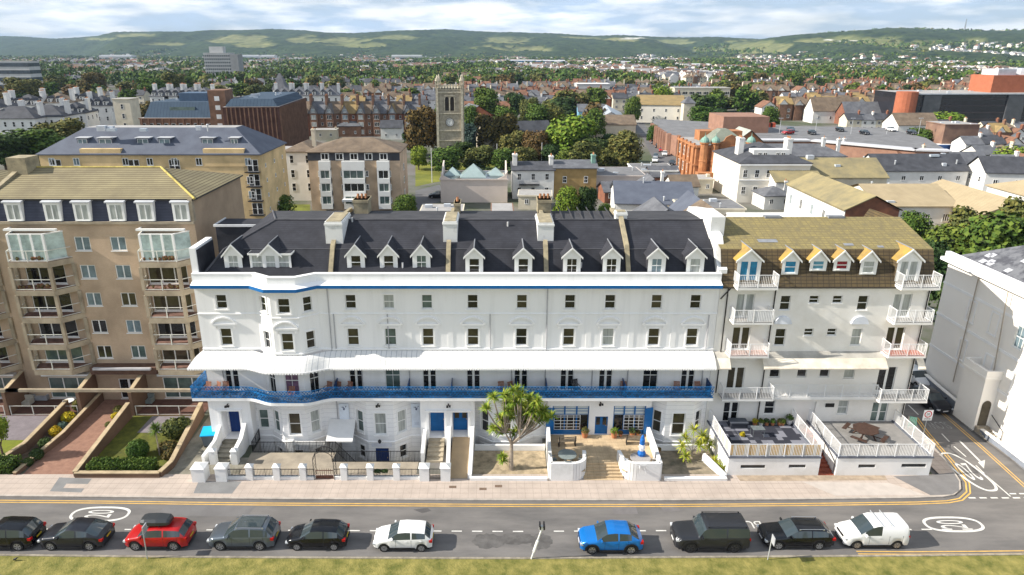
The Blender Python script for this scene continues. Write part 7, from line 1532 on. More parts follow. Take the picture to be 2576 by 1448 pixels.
for th in (0, 90, -90):
    f = Fr(0, 0, th); f.x, f.y = f.n[0] * W2, f.n[1] * W2
    m_ = MB()
    for s_ in (-1, 1):
        n = 7; pts = [f.p(s_ * .78 - .55, 15.2, .05)] + [f.p(s_ * .78 - .55 * math.cos(math.pi * k / n), 18.2 + .95 * math.sin(math.pi * k / n), .05) for k in range(n + 1)] + [f.p(s_ * .78 + .55, 15.2, .05)]; m_.poly(pts[::-1])
    b = part('belfry_window', m_, M('louvre_dark', (.035, .03, .028), .9, .2, 3), r, local=True); m_ = MB(); fbox(m_, f, -1.6, -1.38, 15.0, 19.0, .02, .25); fbox(m_, f, 1.38, 1.6, 15.0, 19.0, .02, .25); fbox(m_, f, -.14, .14, 15.0, 19.0, .02, .2); fbox(m_, f, -1.6, 1.6, 19.3, 19.5, .02, .25); part('window_tracery', m_, FLL, b, local=True)
    m_ = MB(); c = f.p(0, 11.8, .1); u = Vector((f.u[0], f.u[1], 0)); N_ = Vector((f.n[0], f.n[1], 0))
    def disc(rad, off, m2=0, hole=0):
        P_ = Vector(c) + N_ * off
        if hole:
            for k in range(24):
                a0, a1 = 2 * math.pi * k / 24, 2 * math.pi * (k + 1) / 24; m_.poly([P_ + (u * math.cos(a) + Vector((0, 0, 1)) * math.sin(a)) * q for q, a in ((hole, a0), (rad, a0), (rad, a1), (hole, a1))], m2)
        else: m_.poly([P_ + (u * math.cos(2 * math.pi * k / 24) + Vector((0, 0, 1)) * math.sin(2 * math.pi * k / 24)) * rad for k in range(24)], m2)
    disc(1.25, 0, 0); disc(1.3, .03, 1, 1.12); disc(.95, .02, 1, .85)
    for k in range(12): a = math.pi * k / 6; q = Vector(c) + N_ * .04; d1 = u * math.cos(a) + Vector((0, 0, 1)) * math.sin(a); d2 = u * -math.sin(a) + Vector((0, 0, 1)) * math.cos(a); m_.poly([q + d1 * .7 - d2 * .05, q + d1 * .82 - d2 * .05, q + d1 * .82 + d2 * .05, q + d1 * .7 + d2 * .05], 1)
    cl = part('clock_face', m_, [M('clock_white', (.72, .72, .70), .5), M('clock_dark', (.12, .11, .10), .6)], r, local=True)
    h_ = MB(); q = Vector(c) + N_ * .06
    for a, l in ((R(70), .95), (R(150), .62)): d1 = u * math.cos(a) + Vector((0, 0, 1)) * math.sin(a); d2 = u * -math.sin(a) + Vector((0, 0, 1)) * math.cos(a); h_.poly([q - d2 * .05, q + d1 * l, q + d2 * .05])
    part('clock_hands', h_, BLK, cl, local=True)
    m_ = MB(); fbox(m_, f, -.5, .5, 2.0, 5.0, .02, .06); part('lancet_window', m_, GWIN, r, local=True)
m_ = MB()
for k in range(9):
    for s_ in (-1, 1): a = -W2 + .3 + k * .84; m_.box(a, s_ * W2 - .2, 21.4, a + .45, s_ * W2 + .2, 22.4); m_.box(s_ * W2 - .2, a, 21.4, s_ * W2 + .2, a + .45, 22.4)
m_.box(-W2 - .2, -W2 - .2, 21.2, W2 + .2, W2 + .2, 21.7); part('battlement', m_, FLL, r, local=True)
for sx_ in (-1, 1):
    for sy_ in (-1, 1):
        m_ = MB(); x, y = sx_ * W2, sy_ * W2
        for dx, dy in ((-.42, -.42), (.42, -.42), (.42, .42), (-.42, .42)): m_.box(x + dx - .12, y + dy - .12, 21.6, x + dx + .12, y + dy + .12, 23.6)
        for z in (22.6, 23.5): m_.box(x - .6, y - .6, z, x + .6, y + .6, z + .14)
        m_.lathe([(.62, 23.6), (.4, 24.2), (.12, 25.2), (0, 25.4)], (x, y, 0), 6)
        for k in range(4): a = math.pi / 2 * k; m_.tube((x + .6 * math.cos(a), y + .6 * math.sin(a), 23.6), (x + .75 * math.cos(a), y + .75 * math.sin(a), 24.5), .1, .03, 4)
        part('pinnacle', m_, FLL, r, local=True)
r.location = (tx, ty, 0)
bld('church_nave', 'low grey-roofed church nave behind the flint tower', 'church', tx + 9, ty + 6, 12, 22, 6, FL, ('gy', 5, SLD), left=(4, (2,), 1, 2.6, 'plain', 'd'), rz=R(-75))
def exD(r):
    for k in range(12): m_ = MB(); x = -12.2 + k * 2.2; m_.box(x - .18, -.5, 4, x + .18, .0, 11.5); part('brick_fin', m_, BRNB, r, local=True)
    m_ = MB(); m_.faces([(-12, 1, 11.8), (12, 1, 11.8), (12, 24, 11.8), (-12, 24, 11.8), (-10.5, 4, 16.5), (10.5, 4, 16.5), (10.5, 20, 16.5), (-10.5, 20, 16.5)], [(0, 1, 5, 4), (1, 2, 6, 5), (2, 3, 7, 6), (3, 0, 4, 7), (4, 5, 6, 7)]); part('blue_roof_storey', m_, banded('blue_metal_cladding', (.05, .078, .115), (.03, .05, .08), 1.0, .15, 'x', .1, .5), r, local=True)
    m_ = MB(); m_.box(-4, 2.4, 12.6, 4, 3.2, 15); part('window_strip', m_, GG, r, local=True); m_ = MB(); m_.box(-3, 8, 16.5, 6, 16, 19); part('plant_room', m_, M('blue_metal_dark', (.06, .10, .16), .5), r, local=True)
bld('brown_office', 'brown brick office with a blue metal attic storey', 'office block', -99, 222, 26, 26, 11.5, BRNB, ('flat', 0, FGR), front=(11, (8.2,), 1.3, 2.0, 'plain', 'd'), extra=exD)
def exD2(r):
    for i in range(34): m_ = MB(); y = .6 + i * 1.2; m_.box(8.0, y - .17, 2, 8.45, y + .17, 16.2); part('brick_fin', m_, BRNB, r, local=True)
    for i in range(12): m_ = MB(); x = -6.8 + i * 1.25; m_.box(x - .17, -.45, 2, x + .17, 0, 16.2); part('brick_fin', m_, BRNB, r, local=True)
    m_ = MB(); m_.faces([(-7.5, .8, 16.6), (7.5, .8, 16.6), (7.5, 40, 16.6), (-7.5, 40, 16.6), (-6, 2.5, 18.6), (6, 2.5, 18.6), (6, 39, 18.6), (-6, 39, 18.6)], [(0, 1, 5, 4), (1, 2, 6, 5), (2, 3, 7, 6), (3, 0, 4, 7), (4, 5, 6, 7)]); part('blue_roof_storey', m_, MATS['blue_metal_cladding'], r, local=True)
    m_ = MB(); m_.box(-13, 4, 0, -8.05, 12, 21); part('stair_tower', m_, BRNB, r, local=True); m_ = MB()
    for k in range(6): m_.box(-11.2, 3.95, 5 + 2.6 * k, -9.8, 4, 6.3 + 2.6 * k)
    part('white_panel', m_, WHITE, r, local=True)
bld('finned_office_wing', 'long dark red office wing with vertical brick fins and blue rooflights', 'office block', -70.5, 205, 16, 42, 16.2, M('deep_red_brick', (.10, .05, .04), .9, .2, .6), ('flat', 0, FGR), rz=R(4), extra=exD2)
bld('brick_plant_room', 'small brick building with a pale flat roof beside the finned office wing', 'outbuilding', S(722, 190, 3), 188, 8, 9, 6, REDB, ('flat', 0, FGL))
def bands(n, h0, dh, w_, d_, mat, vert=True):
    def f(r):
        for k in range(n): m_ = MB(); m_.box(-w_ / 2 - .05, -.25, h0 + dh * k, w_ / 2 + .05, d_ + .1, h0 + dh * k + dh * .5); part('window_band', m_, mat, r, local=True)
        if vert:
            m_ = MB()
            for k in range(int(w_ / 2.2)): x = -w_ / 2 + 1.1 + 2.2 * k; m_.box(x - .3, -.45, 1, x + .3, -.2, h0 + dh * n)
            part('mullion', m_, CONCP, r, local=True)
    return f
CONCP = M('pale_concrete', (.50, .50, .49), .85, .08, .2); GBF = M('window_band_glass', (.05, .065, .08), .2, .3, .3, spec=.5)
def exE(r): bands(8, 3, 3.3, 27, 15, GBF)(r); m_ = MB(); m_.box(-8, 3, 29.5, 6, 11, 36); part('roof_plant', m_, CONCP, r, local=True); m_ = MB(); m_.box(13.52, -.5, 0, 22, 14, 28.5); part('side_core', m_, M('grey_concrete', (.28, .28, .28), .9, .1, .2), r, local=True)
bld('grey_office_tower', 'tall pale grey office tower standing above the far treetops', 'office tower', S(553, 750, 15), 745, 27, 15, 29.5, CONCP, ('flat', 0, FGR), extra=exE)
bld('slab_office', 'pale slab block with dark horizontal window bands at the left picture edge', 'office block', S(-30, 560, 15), 560, 66, 14, 24, CONCP, ('flat', 0, FGR), extra=bands(4, 4, 5.4, 66, 14, GBF, False))
def exG(r):
    m_ = MB(); m_.lathe([(4.2, 0), (4.2, 15.6), (0, 15.7)], (-44, 2, 0), 18); part('round_brick_end', m_, M('orange_brick', (.38, .125, .065), .9, .1, .6), r, local=True)
    for x0, x1 in ((-38, -30.5), (-1.5, 6), (10.5, 18.5)): m_ = MB(); m_.box(x0, -.6, 1, x1, 0, 14.2); part('mirrored_bay', m_, M('dark_mirror_glass', (.09, .095, .105), .12, .2, .4, spec=.8), r, local=True)
    for k in range(5):
        m_ = MB(); m_.box(-40, -.12, 1.2 + 2.8 * k, 45, .0, 1.2 + 2.8 * k + .5); part('spandrel_band', m_, M('spandrel_brown', (.055, .045, .045), .4), r, local=True)
    m_ = MB(); m_.box(-5, 6, 14.9, 17, 20, 22); part('brick_plant_room', m_, MATS['orange_brick'], r, local=True); m_ = MB(); m_.box(-2, 8, 22, 6, 18, 24.5); m_.lathe([(3.5, 22), (3.5, 24.6), (0, 24.8)], (12, 13, 0), 14); part('roof_plant', m_, M('pale_metal', (.5, .53, .57), .5), r, local=True); m_ = MB(); m_.box(19, 8, 14.9, 44, 20, 19); part('metal_plant_hall', m_, M('blue_metal_pale', (.33, .40, .48), .5), r, local=True)
    m_ = MB(); m_.box(-40.5, -.8, 14.5, 45.4, .6, 14.9); part('roof_edge', m_, M('pale_metal'), r, local=True)
bld('dark_glass_office', 'wide dark glass office with an orange brick round end and rooftop plant', 'office block', 220, 300, 88, 26, 14.6, M('black_glass_wall', (.018, .018, .024), .15, .3, .3, spec=.8), ('flat', 0, FGR), rz=R(2), extra=exG)
r = root('shopping_centre', 'low brick shopping centre with a sweeping grey roof deck and ribbed street wall', 'shopping centre', (0, 0, 0)); hz = 6.4
pl_ = [G(px, py, hz) for px, py in ((1753, 352), (1830, 356), (2039, 357), (2302, 381), (2392, 384), (2330, 348), (2230, 322), (2000, 318), (1800, 308), (1648, 300), (1641, 312), (1678, 337))]
m_ = MB(); m_.prism(pl_, 0, hz, 0, mt=1); part('wall', m_, [M('purplish_brick', (.33, .185, .13), .9, c2=(.25, .14, .10), sc_=.5), FGR], r, local=True)
m_ = MB()
for a, b in ((10, 11), (11, 0)):
    A, B = Vector(pl_[a]), Vector(pl_[b]); n = int((B - A).length / 4.2)
    for k in range(n): m_ = MB(); p = A + (B - A) * (k + .3) / n; m_.prism([(p.x - .9, p.y - .5), (p.x + .2, p.y - .9), (p.x + .4, p.y + .4), (p.x - .7, p.y + .8)], 0, hz + .3); part('brick_rib', m_, MATS['purplish_brick'], r, local=True)
m_ = MB()
for a, b in zip(pl_[:4], pl_[1:5]):
    d = (Vector(b) - Vector(a)).normalized(); n = Vector((d.y, -d.x)); m_.prism([(a[0] + n.x * .6, a[1] + n.y * .6), (b[0] + n.x * .6, b[1] + n.y * .6), (b[0] - n.x * 3.4, b[1] - n.y * 3.4), (a[0] - n.x * 3.4, a[1] - n.y * 3.4)], hz + .1, hz + .5)
part('pale_roof_edge', m_, M('pale_roof_sheet', (.52, .52, .54), .6, .06, .3), r, local=True)
m_ = MB(); x, y = G(1855, 330, hz); m_.prism([(x - 7, y - 6), (x + 8, y - 6), (x + 8, y + 10), (x - 7, y + 10)], hz, hz + 5.2); part('brick_roof_block', m_, MATS['purplish_brick'], r, local=True)
for k, (px, lab) in enumerate(((2275, 'first orange container on the shopping centre deck'), (2283, 'second orange container on the deck'), (2292, 'third orange container on the deck'), (2300, 'last orange container of the row on the deck'))): 
    x, y = G(px, 341, hz); m_ = MB(); m_.box(-.9, -1, 0, .9, 1, 1.3); m_.box(-.95, -1.05, 1.3, .95, 1.05, 1.42)
    o = whole('container', m_, M('orange_container', (.6, .1, .05), .6), lab, 'container', 'orange containers on the shopping centre deck', loc=(x - 36, y + 25, hz))
bld('brick_cube', 'plain windowless brick cube with a weedy flat roof and blue hoarding', 'warehouse', S(2405, 222, 0), 222, 11, 10, 9.6, M('dull_brick', (.27, .17, .12), .9, c2=(.2, .12, .09), sc_=.4), ('flat', 0, FGR)); 
x, y = G(2375, 392); bld('blue_hoarding', 'blue and white hoarding box at the foot of the brick cube', 'kiosk', x - 3, y - 2, 8, 3, 3.4, M('hoarding_blue', (.05, .13, .36), .6), ('flat', 0, WHITE), flatm=WHITE)
TC = M('terracotta_wall', (.46, .205, .09), .9, c2=(.30, .13, .06), sc_=.7); COP = M('copper_green', (.20, .34, .28), .7, .15, 1); COPG = M('dull_green_roof', (.19, .205, .165), .8, .15, .5)
def exI(r):
    for x, y in ((-6.2, -.4), (-3.6, -.6), (5.2, -.4)):
        m_ = MB(); m_.lathe([(1.0, 0), (1.0, 6), (1.15, 6.1), (1.0, 6.3), (1.0, 10.2), (1.25, 10.4), (1.25, 10.7)], (x, y, 0), 10); o = part('turret', m_, TC, r, local=True); m_ = MB(); m_.lathe([(1.1, 10.7), (1.05, 11.2), (.75, 11.7), (.3, 12.0), (.08, 12.3), (.04, 13.0), (0, 13.1)], (x, y, 0), 12); part('dome', m_, COP, o, local=True)
    m_ = MB(); m_.faces([(-5.5, 1, 9.6), (6, 1, 9.6), (6, 12, 9.6), (-5.5, 12, 9.6), (-.8, 5, 13.2), (1.2, 5, 13.2), (1.2, 8, 13.2), (-.8, 8, 13.2)], [(0, 1, 5, 4), (1, 2, 6, 5), (2, 3, 7, 6), (3, 0, 4, 7), (4, 5, 6, 7)]); part('pyramid_roof', m_, COPG, r, local=True)
    for x in (-1.4, 2.2):
        m_ = MB(); m_.box(x - .9, -.35, 0, x + .9, 0, 9.9); part('pilaster', m_, TC, r, local=True)
    m_ = MB(); m_.box(-8.2, -.5, 9.3, 8.2, -.02, 9.8); m_.box(-8.1, -.3, 4.8, 8.1, -.02, 5.2); m_.box(-8.5, 0, 9.3, -8.02, 17, 9.8); m_.box(-8.3, 0, 4.8, -8.02, 17, 5.2); part('cornice', m_, TC, r, local=True)
    m_ = MB(); m_.ex([(-2.6, -.25, 9.8), (3.4, -.25, 9.8), (3.1, -.25, 10.6), (2.2, -.25, 11.0), (1.7, -.25, 11.9), (.4, -.25, 12.5), (-.9, -.25, 11.9), (-1.4, -.25, 11.0), (-2.3, -.25, 10.6)], (0, .4, 0)); part('shaped_gable', m_, TC, r, local=True)
    for k in range(5): m_ = MB(); m_.box(-8.4, 1 + 3.6 * k, 0, -8.02, 1.7 + 3.6 * k, 10.3); part('pilaster', m_, TC, r, local=True)
    m_ = MB(); m_.box(-5, 8.5, 9.8, 6, 13, 12.4); m_.box(-8, -3.4, 0, 4, -.5, 3.6); part('theatre_annexe', m_, TC, r, local=True)
bld('terracotta_theatre', 'orange terracotta theatre with small green copper domes', 'theatre', 58.5, 171, 16, 17, 9.6, TC, ('flat', 0, COPG), front=(4, (6.2, 2.2), 1.1, 2.2, 'sashv', 'd'), left=(4, (6.2, 2.2), 1.0, 2.2, 'sashv', 'd'), extra=exI)
bld('greenhouse_roof_hall', 'pale glazed gable roof beside the domes of the theatre', 'hall', 69, 186, 9, 9, 8, TC, ('gy', 4, M('glazed_roof', (.36, .38, .33), .4, .15, .6)))
def exJ(r):
    m_ = MB(); m_.box(-7.8, -.35, 8.2, 7.8, 0, 8.6); m_.box(-7.7, -.15, 4.9, 7.7, 0, 5.15); part('cornice', m_, CREAML, r, local=True); m_ = MB(); m_.box(-4, 3, 8.9, 4, 6, 11.2); d = part('attic_box', m_, WHR, r, local=True)
    for x in (-2.6, -1.4, 1.4, 2.6): window(d, Fr(0, 3), x, 9.4, .8, 1.2, 'case2', 'd', rec=-.02)
bld('cream_villa_hotel', 'cream four-bay villa with dark sash windows and slate roof behind the mossy roof', 'hotel', 62, 150, 15.4, 19, 8.8, M('warm_white_stucco', (.74, .70, .62), .8, .05, .3), ('hip', 3.2, SLD), front=(6, (5.6, 1.9), 1.0, 1.7, 'sash4', 'd'), chim=((-5.5, 8, 1.2, 2.2, 13.4), (5.5, 8, 1.2, 2.2, 13.2)), chm=WHR, extra=exJ)
bld('white_wedge_roof', 'low building with a plain white pitched roof just behind the end house', 'outbuilding', 47.5, 112, 13, 9, 3.2, WHR, ('gx', 2.2, WHR))
bld('slate_lean_to', 'pair of low grey tiled roofs with a white gable wall behind the black slate roof', 'outbuilding', 36, 104, 9, 12, 4.4, WHR, ('gy', 3.4, BTI)); bld('dark_flat_annexe', 'dark flat annexe with balustrade behind the mossy roof', 'outbuilding', 40.5, 122, 11, 8, 4.6, CRR, ('flat', 0, FGR), flatm=FGR)
LIC = M('yellow_lichen_roof', (.31, .255, .13), .85, c2=(.20, .175, .105), sc_=.3); RIBR = banded('ribbed_buff_roof', (.40, .32, .20), (.31, .25, .16), .14, .3, 'z', .12, .4)
bld('lichen_gable_house', 'house with a long yellow lichened roof and a red brick gable facing the sea', 'house', 65.2, 115, 9.4, 24, 6.2, WHR, ('gy', 2.5, LIC), left=(5, (2.6,), 1.0, 2.0, 'case2', 'dl')); m_ = MB(); m_.poly([(60.6, 114.94, 0), (69.8, 114.94, 0), (69.8, 114.94, 6.2), (65.2, 114.94, 8.5), (60.6, 114.94, 6.2)]); whole('brick_gable', m_, REDB, 'red brick gable end facing the sea under the lichened roof', 'gable wall')
bld('ribbed_roof_wing', 'wing with a broad ribbed buff roof between two gables', 'house', 75.5, 119, 14, 15, 6.0, WHR, ('gx', 2.6, RIBR), front=(4, (3.2,), 1.2, 1.4, 'tri', 'd'))
bld('buff_gable_house', 'house with a buff gable and small window, right of the ribbed roof', 'house', 87.5, 112, 11.5, 20, 6.0, M('buff_brick', (.40, .28, .14), .9, .1, .5), ('gy', 2.4, RIBR), front=(1, (3.0,), 1.2, 1.2, 'case2', 'd'))
bld('mossy_roof_hall', 'hall with a large plain yellow-green roof behind the lichened houses', 'hall', 78, 150, 18, 13, 5.6, CRR, ('gx', 3.4, LIC)); bld('small_lichen_house', 'small white house with a yellow roof left of the mossy hall', 'house', 66, 146, 10, 9, 5.4, WHR, ('gx', 2.0, LIC))
bld('long_white_slate_row', 'long white building with twin grey hipped roofs before the shopping centre', 'house', 79, 178, 25, 10, 6.2, WHR, ('hip', 2.6, SLG), front=(9, (3.8,), .8, 1.3, 'sash', 'd'), chim=((8, 4, .8, .8, 10.5), (12, 4, .8, .8, 10.2)), chm=WHR)
bld('dark_slate_cottage', 'cottage row with a long dark slate roof and rooflights right of the mossy hall', 'house', 104, 165, 22, 10, 4.6, WHR, ('gx', 3.4, SLD), front=(5, (2.2,), 1, 1.2, 'case2', 'd'))
bld('white_gable_cottage', 'white gabled cottage with a dark slate roof at the right picture edge', 'house', 122, 158, 14, 9, 5.2, WHR, ('gx', 3.2, SLD), rz=R(-8), left=(2, (2.6,), .9, 1.3, 'sash', 'd'), front=(3, (2.4,), 1, 1.2, 'case2', 'd')); bld('pale_hip_house', 'pale house with a buff hipped roof and black window band, right edge', 'house', 108, 128, 13, 11, 6.0, WHR, ('hip', 2.4, RIBR), front=(2, (3.4,), 3.0, 1.3, 'tri', 'd'))
def exL(r):
    GP = M('skylight_green_glass', (.30, .38, .38), .15, .1, .5)
    for cx_, cy_, a, hh in ((-.2, 4.5, 3.3, 3.0), (-5, 6, 2.2, 2), (4.8, 6, 2.4, 1.9)): m_ = MB(); m_.faces([(cx_ - a, cy_ - a, 5.0), (cx_ + a, cy_ - a, 5.0), (cx_ + a, cy_ + a, 5.0), (cx_ - a, cy_ + a, 5.0), (cx_, cy_, 5.0 + hh)], [(0, 1, 4), (1, 2, 4), (2, 3, 4), (3, 0, 4)]); part('glass_pyramid', m_, GP, r, local=True)
    m_ = MB()
    for sx_ in (-1, 1): m_.ex([(sx_ * 7.3, -.05, 5.1), (sx_ * 7.3, 9, 5.1), (sx_ * 7.3, 9, 8.0), (sx_ * 7.3, 6.5, 7.7), (sx_ * 7.3, 3, 6.2), (sx_ * 7.3, -.05, 5.8)], (-sx_ * .3, 0, 0))
    for sx_ in (-1, 1): m_.ex([(sx_ * 7.3, -.03, 5.1), (sx_ * 7.3, -.03, 6.8), (sx_ * 6.6, -.03, 5.9), (sx_ * 5.2, -.03, 5.3), (sx_ * 4, -.03, 5.1)], (0, .25, 0))
    part('curved_parapet', m_, PKR, r, local=True)
bld('art_gallery', 'windowless pale pink building with glass pyramid rooflights', 'gallery', -4.1, 150, 14.8, 11, 5.0, PKR, ('flat', 0, FGR), extra=exL, flatm=GWIN)
bld('brick_flat_shed', 'low flat-roofed brick building with a pale roof in front of the pink gallery', 'outbuilding', S(1205, 118, 2), 116, 9.5, 9, 3.4, REDB, ('flat', 0, FGL)); bld('pale_flat_garage', 'long pale flat garage roof behind the hotel centre', 'garage', S(1108, 125, 2), 122, 8, 12, 2.8, CRR, ('flat', 0, FGL)); bld('dark_workshop', 'dark flat workshop roof between the gallery and the white cottage', 'workshop', S(1290, 120, 2) - 1.8, 124, 4, 10, 3, BRNB, ('flat', 0, FGR))
def exM(r): m_ = MB(); m_.box(-3.4, -1.3, 2.9, 2.2, 0, 3.05); 
bld('white_cottage', 'white regency cottage with a first-floor balcony, centre behind the hotel', 'house', 9.2, 154, 9.4, 9, 6.6, WHR, ('gx', 1.3, SLD), front=(3, (4.3, 1.2), .9, 1.5, 'sash4', 'd'), chim=((-4.1, 3, 1.0, 2, 9.8), (4.2, 3, .9, 1.6, 9.4)), chm=WHR)
m_ = MB(); m_.box(6.0, 152.8, 3.3, 10.6, 154, 3.45); 
for k in range(20): m_.box(6.0 + .24 * k, 152.8, 3.45, 6.03 + .24 * k, 152.85, 4.3)
whole('iron_balcony', m_, BLK, 'black iron balcony on the front of the white cottage', 'balcony')
bld('brown_stock_house', 'brown brick house with a small sash window joined to the white cottage', 'house', 18.8, 154.5, 9.6, 9, 7.0, M('brown_stock', (.34, .235, .10), .9, .12, .7), ('gx', 1.2, SLG), front=(2, (3.6,), .9, 1.5, 'sash4', 'd'), chim=((4.3, 3, .9, 1.6, 9.6),), chm=COP)
bld('pink_back_building', 'building with pale pink back wall and dark flat roof right of the brown house', 'outbuilding', 29.5, 158, 12, 12, 4.4, PKR, ('flat', 0, FGR), flatm=FGR); bld('curved_gable_shop', 'flat dark roofed shop with two white curvy gables at the street end', 'shop', 40, 166, 10, 11, 4.2, WHR, ('flat', 0, FGR), flatm=FGR)
bld('slate_workshop', 'long slate roofed workshop with two small white dormers, right of centre', 'workshop', 31.5, 130, 15, 16, 4.0, WHR, ('gx', 3.0, SLB), rz=R(-6)); bld('grey_mansard_annexe', 'grey roofed annexe with a white wedge gable beside the workshop', 'outbuilding', 29.5, 113, 8, 10, 3.8, REDB, ('gy', 3.0, SLG)); bld('white_gable_annexe', 'small white gable standing in front of the slate workshop', 'outbuilding', 36.5, 118, 6, 8, 4.2, WHR, ('gy', 3.2, SLB))
bld('glazed_market', 'market hall with a pale glazed ridge roof beside the far street', 'market hall', 48, 284, 13, 40, 5.2, WHR, ('gy', 3.4, M('pale_glass_roof', (.36, .39, .42), .4, .12, .4)), front=(3, (1.2,), 3, 2.6, 'tri', 'd'), rz=R(-6))
bld('white_zigzag_terrace', 'white terrace with small gables under a mossy orange roof by the far street', 'terrace', S(1652, 330, 5) + 1, 328, 22, 42, 8.2, M('sunny_white', (.74, .70, .62), .8, .05, .4), ('gx', 3.2, OTI), rz=R(-12), left=(9, (5.2, 1.8), 1, 1.5, 'sash', 'd'), front=(4, (5, 1.6), .9, 1.4, 'sash', 'd'))
m_ = MB(); bld('square_cream_tower', 'small square cream tower with a grey pyramid roof at the terrace corner', 'tower', S(1730, 322, 5), 320, 5, 5, 9.5, CRR, ('hip', 3.0, SLG))
bld('light_blue_house', 'light blue gabled house left of the glazed market', 'house', S(1487, 320, 5), 318, 12, 9, 6, M('sky_blue_render', (.20, .42, .58), .8, .08, .5), ('gx', 3, SLG), front=(3, (1.4, 3.9), 1, 1.2, 'sash', 'd'))
def grid_house(r): pass
def vict(k):
    def f(r):
        m_ = MB(); m_.box(-2.6, -1.1, 0, .4, -.002, 8.8); b = part('bay', m_, BRNB, r, local=True)
        for z in (1.0, 3.9, 6.6): window(b, Fr(0, -1.1), -1.1, z, 1.9, 1.6, 'tri', 'lcd'[k % 3], rec=-.03)
        for z in (1.2, 4.1, 6.8): window(r, Fr(0, 0), 1.9, z, .8, 1.2, 'sash', 'd', rec=-.02)
        g_ = MB(); g_.faces([(-2.7, -1.3, 8.8), (.5, -1.3, 8.8), (-1.1, -1.3, 12.2), (-2.7, 4, 8.8), (.5, 4, 8.8), (-1.1, 4.4, 12.2)], [(0, 1, 2)], 1); g_.faces([(-2.9, -1.5, 8.7), (-1.1, -1.5, 12.5), (.7, -1.5, 8.7), (-2.9, 4, 8.7), (-1.1, 4.6, 12.5), (.7, 4, 8.7)], [(0, 1, 4, 3), (1, 2, 5, 4)], 0); part('front_gable', g_, [SLG if k % 3 else OTI, M('half_timber', (.25, .24, .24), .8)], b, local=True); window(b, Fr(0, -1.3), -1.1, 9.3, 1.3, 1.2, 'tri', 'l', rec=-.03)
    return f
for k in range(8):
    ps = ['first', 'second', 'third', 'fourth', 'fifth', 'sixth', 'seventh', 'last']
    bld('victorian_house', 'dark brick gabled house, %s from the finned office in the tall terrace facing the camera' % ps[k], 'house', -75 + 6.15 * k, 275, 6.1, 12, 8.8, BRNB if k % 3 else REDB, ('gx', 4.2, OTI if k == 3 else (SLG if k % 2 else BTI)), chim=((3.0, 5.5, .7, 3.2, 15.4),), chm=BRNB, group='tall Victorian brick terrace', extra=vict(k))
def whitevilla(px, Y, w_, h, lab, rz=0, mans=False, d_=12, wm=None, roofm=None, g=True):
    def ex(r):
        for k in range(int(w_ / 3.2)):
            x = -w_ / 2 + 1.8 + 3.2 * k; m_ = MB(); m_.box(x - .7, -.02, h - .1, x + .7, 2.5, h + 1.6, 0); m_.faces([(x - .9, -.2, h + 1.6), (x + .9, -.2, h + 1.6), (x, -.2, h + 2.6), (x - .9, 3.2, h + 1.6), (x + .9, 3.2, h + 1.6), (x, 3.4, h + 2.6)], [(0, 1, 2), (0, 2, 5, 3), (1, 4, 5, 2)], 1); d = part('dormer', m_, [WHR, SLD], r, local=True); window(d, Fr(0, -.02), x, h + .2, .8, 1.2, 'sash', 'd', rec=-.02)
    return bld('white_villa', lab, 'house', S(px, Y, h / 2), Y, w_, d_, h, wm or WHR, ('hip', 3.6, roofm or SLD), front=(max(2, int(w_ / 2.6)), [h - 2.8, h - 6.0] if h > 8 else [h - 2.8], .9, 1.7, 'sash', 'd'), right=(3, [h - 2.8], .9, 1.6, 'sash', 'd'), chim=((-w_ / 2 + .8, d_ * .4, 1.0, 2.6, h + 5.2), (w_ / 2 - .8, d_ * .5, 1.0, 2.4, h + 5.0)), chm=WHR, rz=rz, extra=ex if mans else None, group='white stucco villas left of centre')
for a in ((30, 235, 17, 10.5, 'white villa with a dark roof and tall chimneys at the left edge above the trees', .05), (105, 242, 16, 10.5, 'long white villa wing with small black windows beside the edge villa', .1), (-40, 262, 15, 12, 'white villa with a blue-black roof, cut by the left edge', 0), (60, 275, 13, 12, 'white villa with twin white chimneys in the second row, leftmost', 0, ), (140, 280, 12, 12.5, 'white villa with a buff hipped roof in the second row', .1), (185, 262, 10, 10, 'stuccoed villa with scaffolding-grey front right of the villa wing', .15),
          (250, 285, 10, 11, 'villa with black roof between the cream tower block and the second row', .1), (215, 300, 11, 12, 'white villa with red brick chimneys behind the grey-fronted villa', 0)):
    px, Y, w_, h, lab, rz = a; whitevilla(px, Y, w_, h, lab, rz, mans=Y > 255, roofm=BTI if 'buff' in lab else None)
bld('cream_tower_house', 'tall narrow cream house with two round-topped windows, left of the brown office', 'house', S(318, 270, 8), 268, 6.5, 7, 14.5, CRR, ('flat', 0, FGR), front=(1, (11, 7.5, 4), 1.0, 1.8, 'sash', 'd'))
for k, px in enumerate((405, 440, 475, 510)): whitevilla(px, 320, 8.5, 12.5, ['white dormered house at the open end of the terrace above the blue office roof', 'second white dormered house above the blue office roof', 'third white dormered house above the blue office roof', 'fourth white dormered house, next to the grey tower foot'][k], 0, mans=True, roofm=SLG)
for k, px in enumerate((715, 752, 790, 830)): whitevilla(px, 318, 9, 13, ['white house with slate mansard at the finned office end of the terrace', 'second white mansard house behind the Victorian terrace', 'third white mansard house behind the Victorian terrace', 'last white mansard house behind the Victorian terrace'][k], .08, mans=True, roofm=SLG)
bld('pointed_corner_tower', 'white corner tower with a pointed slate cone behind the finned office', 'tower', S(705, 330, 10), 330, 6, 6, 15, WHR, ('hip', 7, SLG, 2.9))
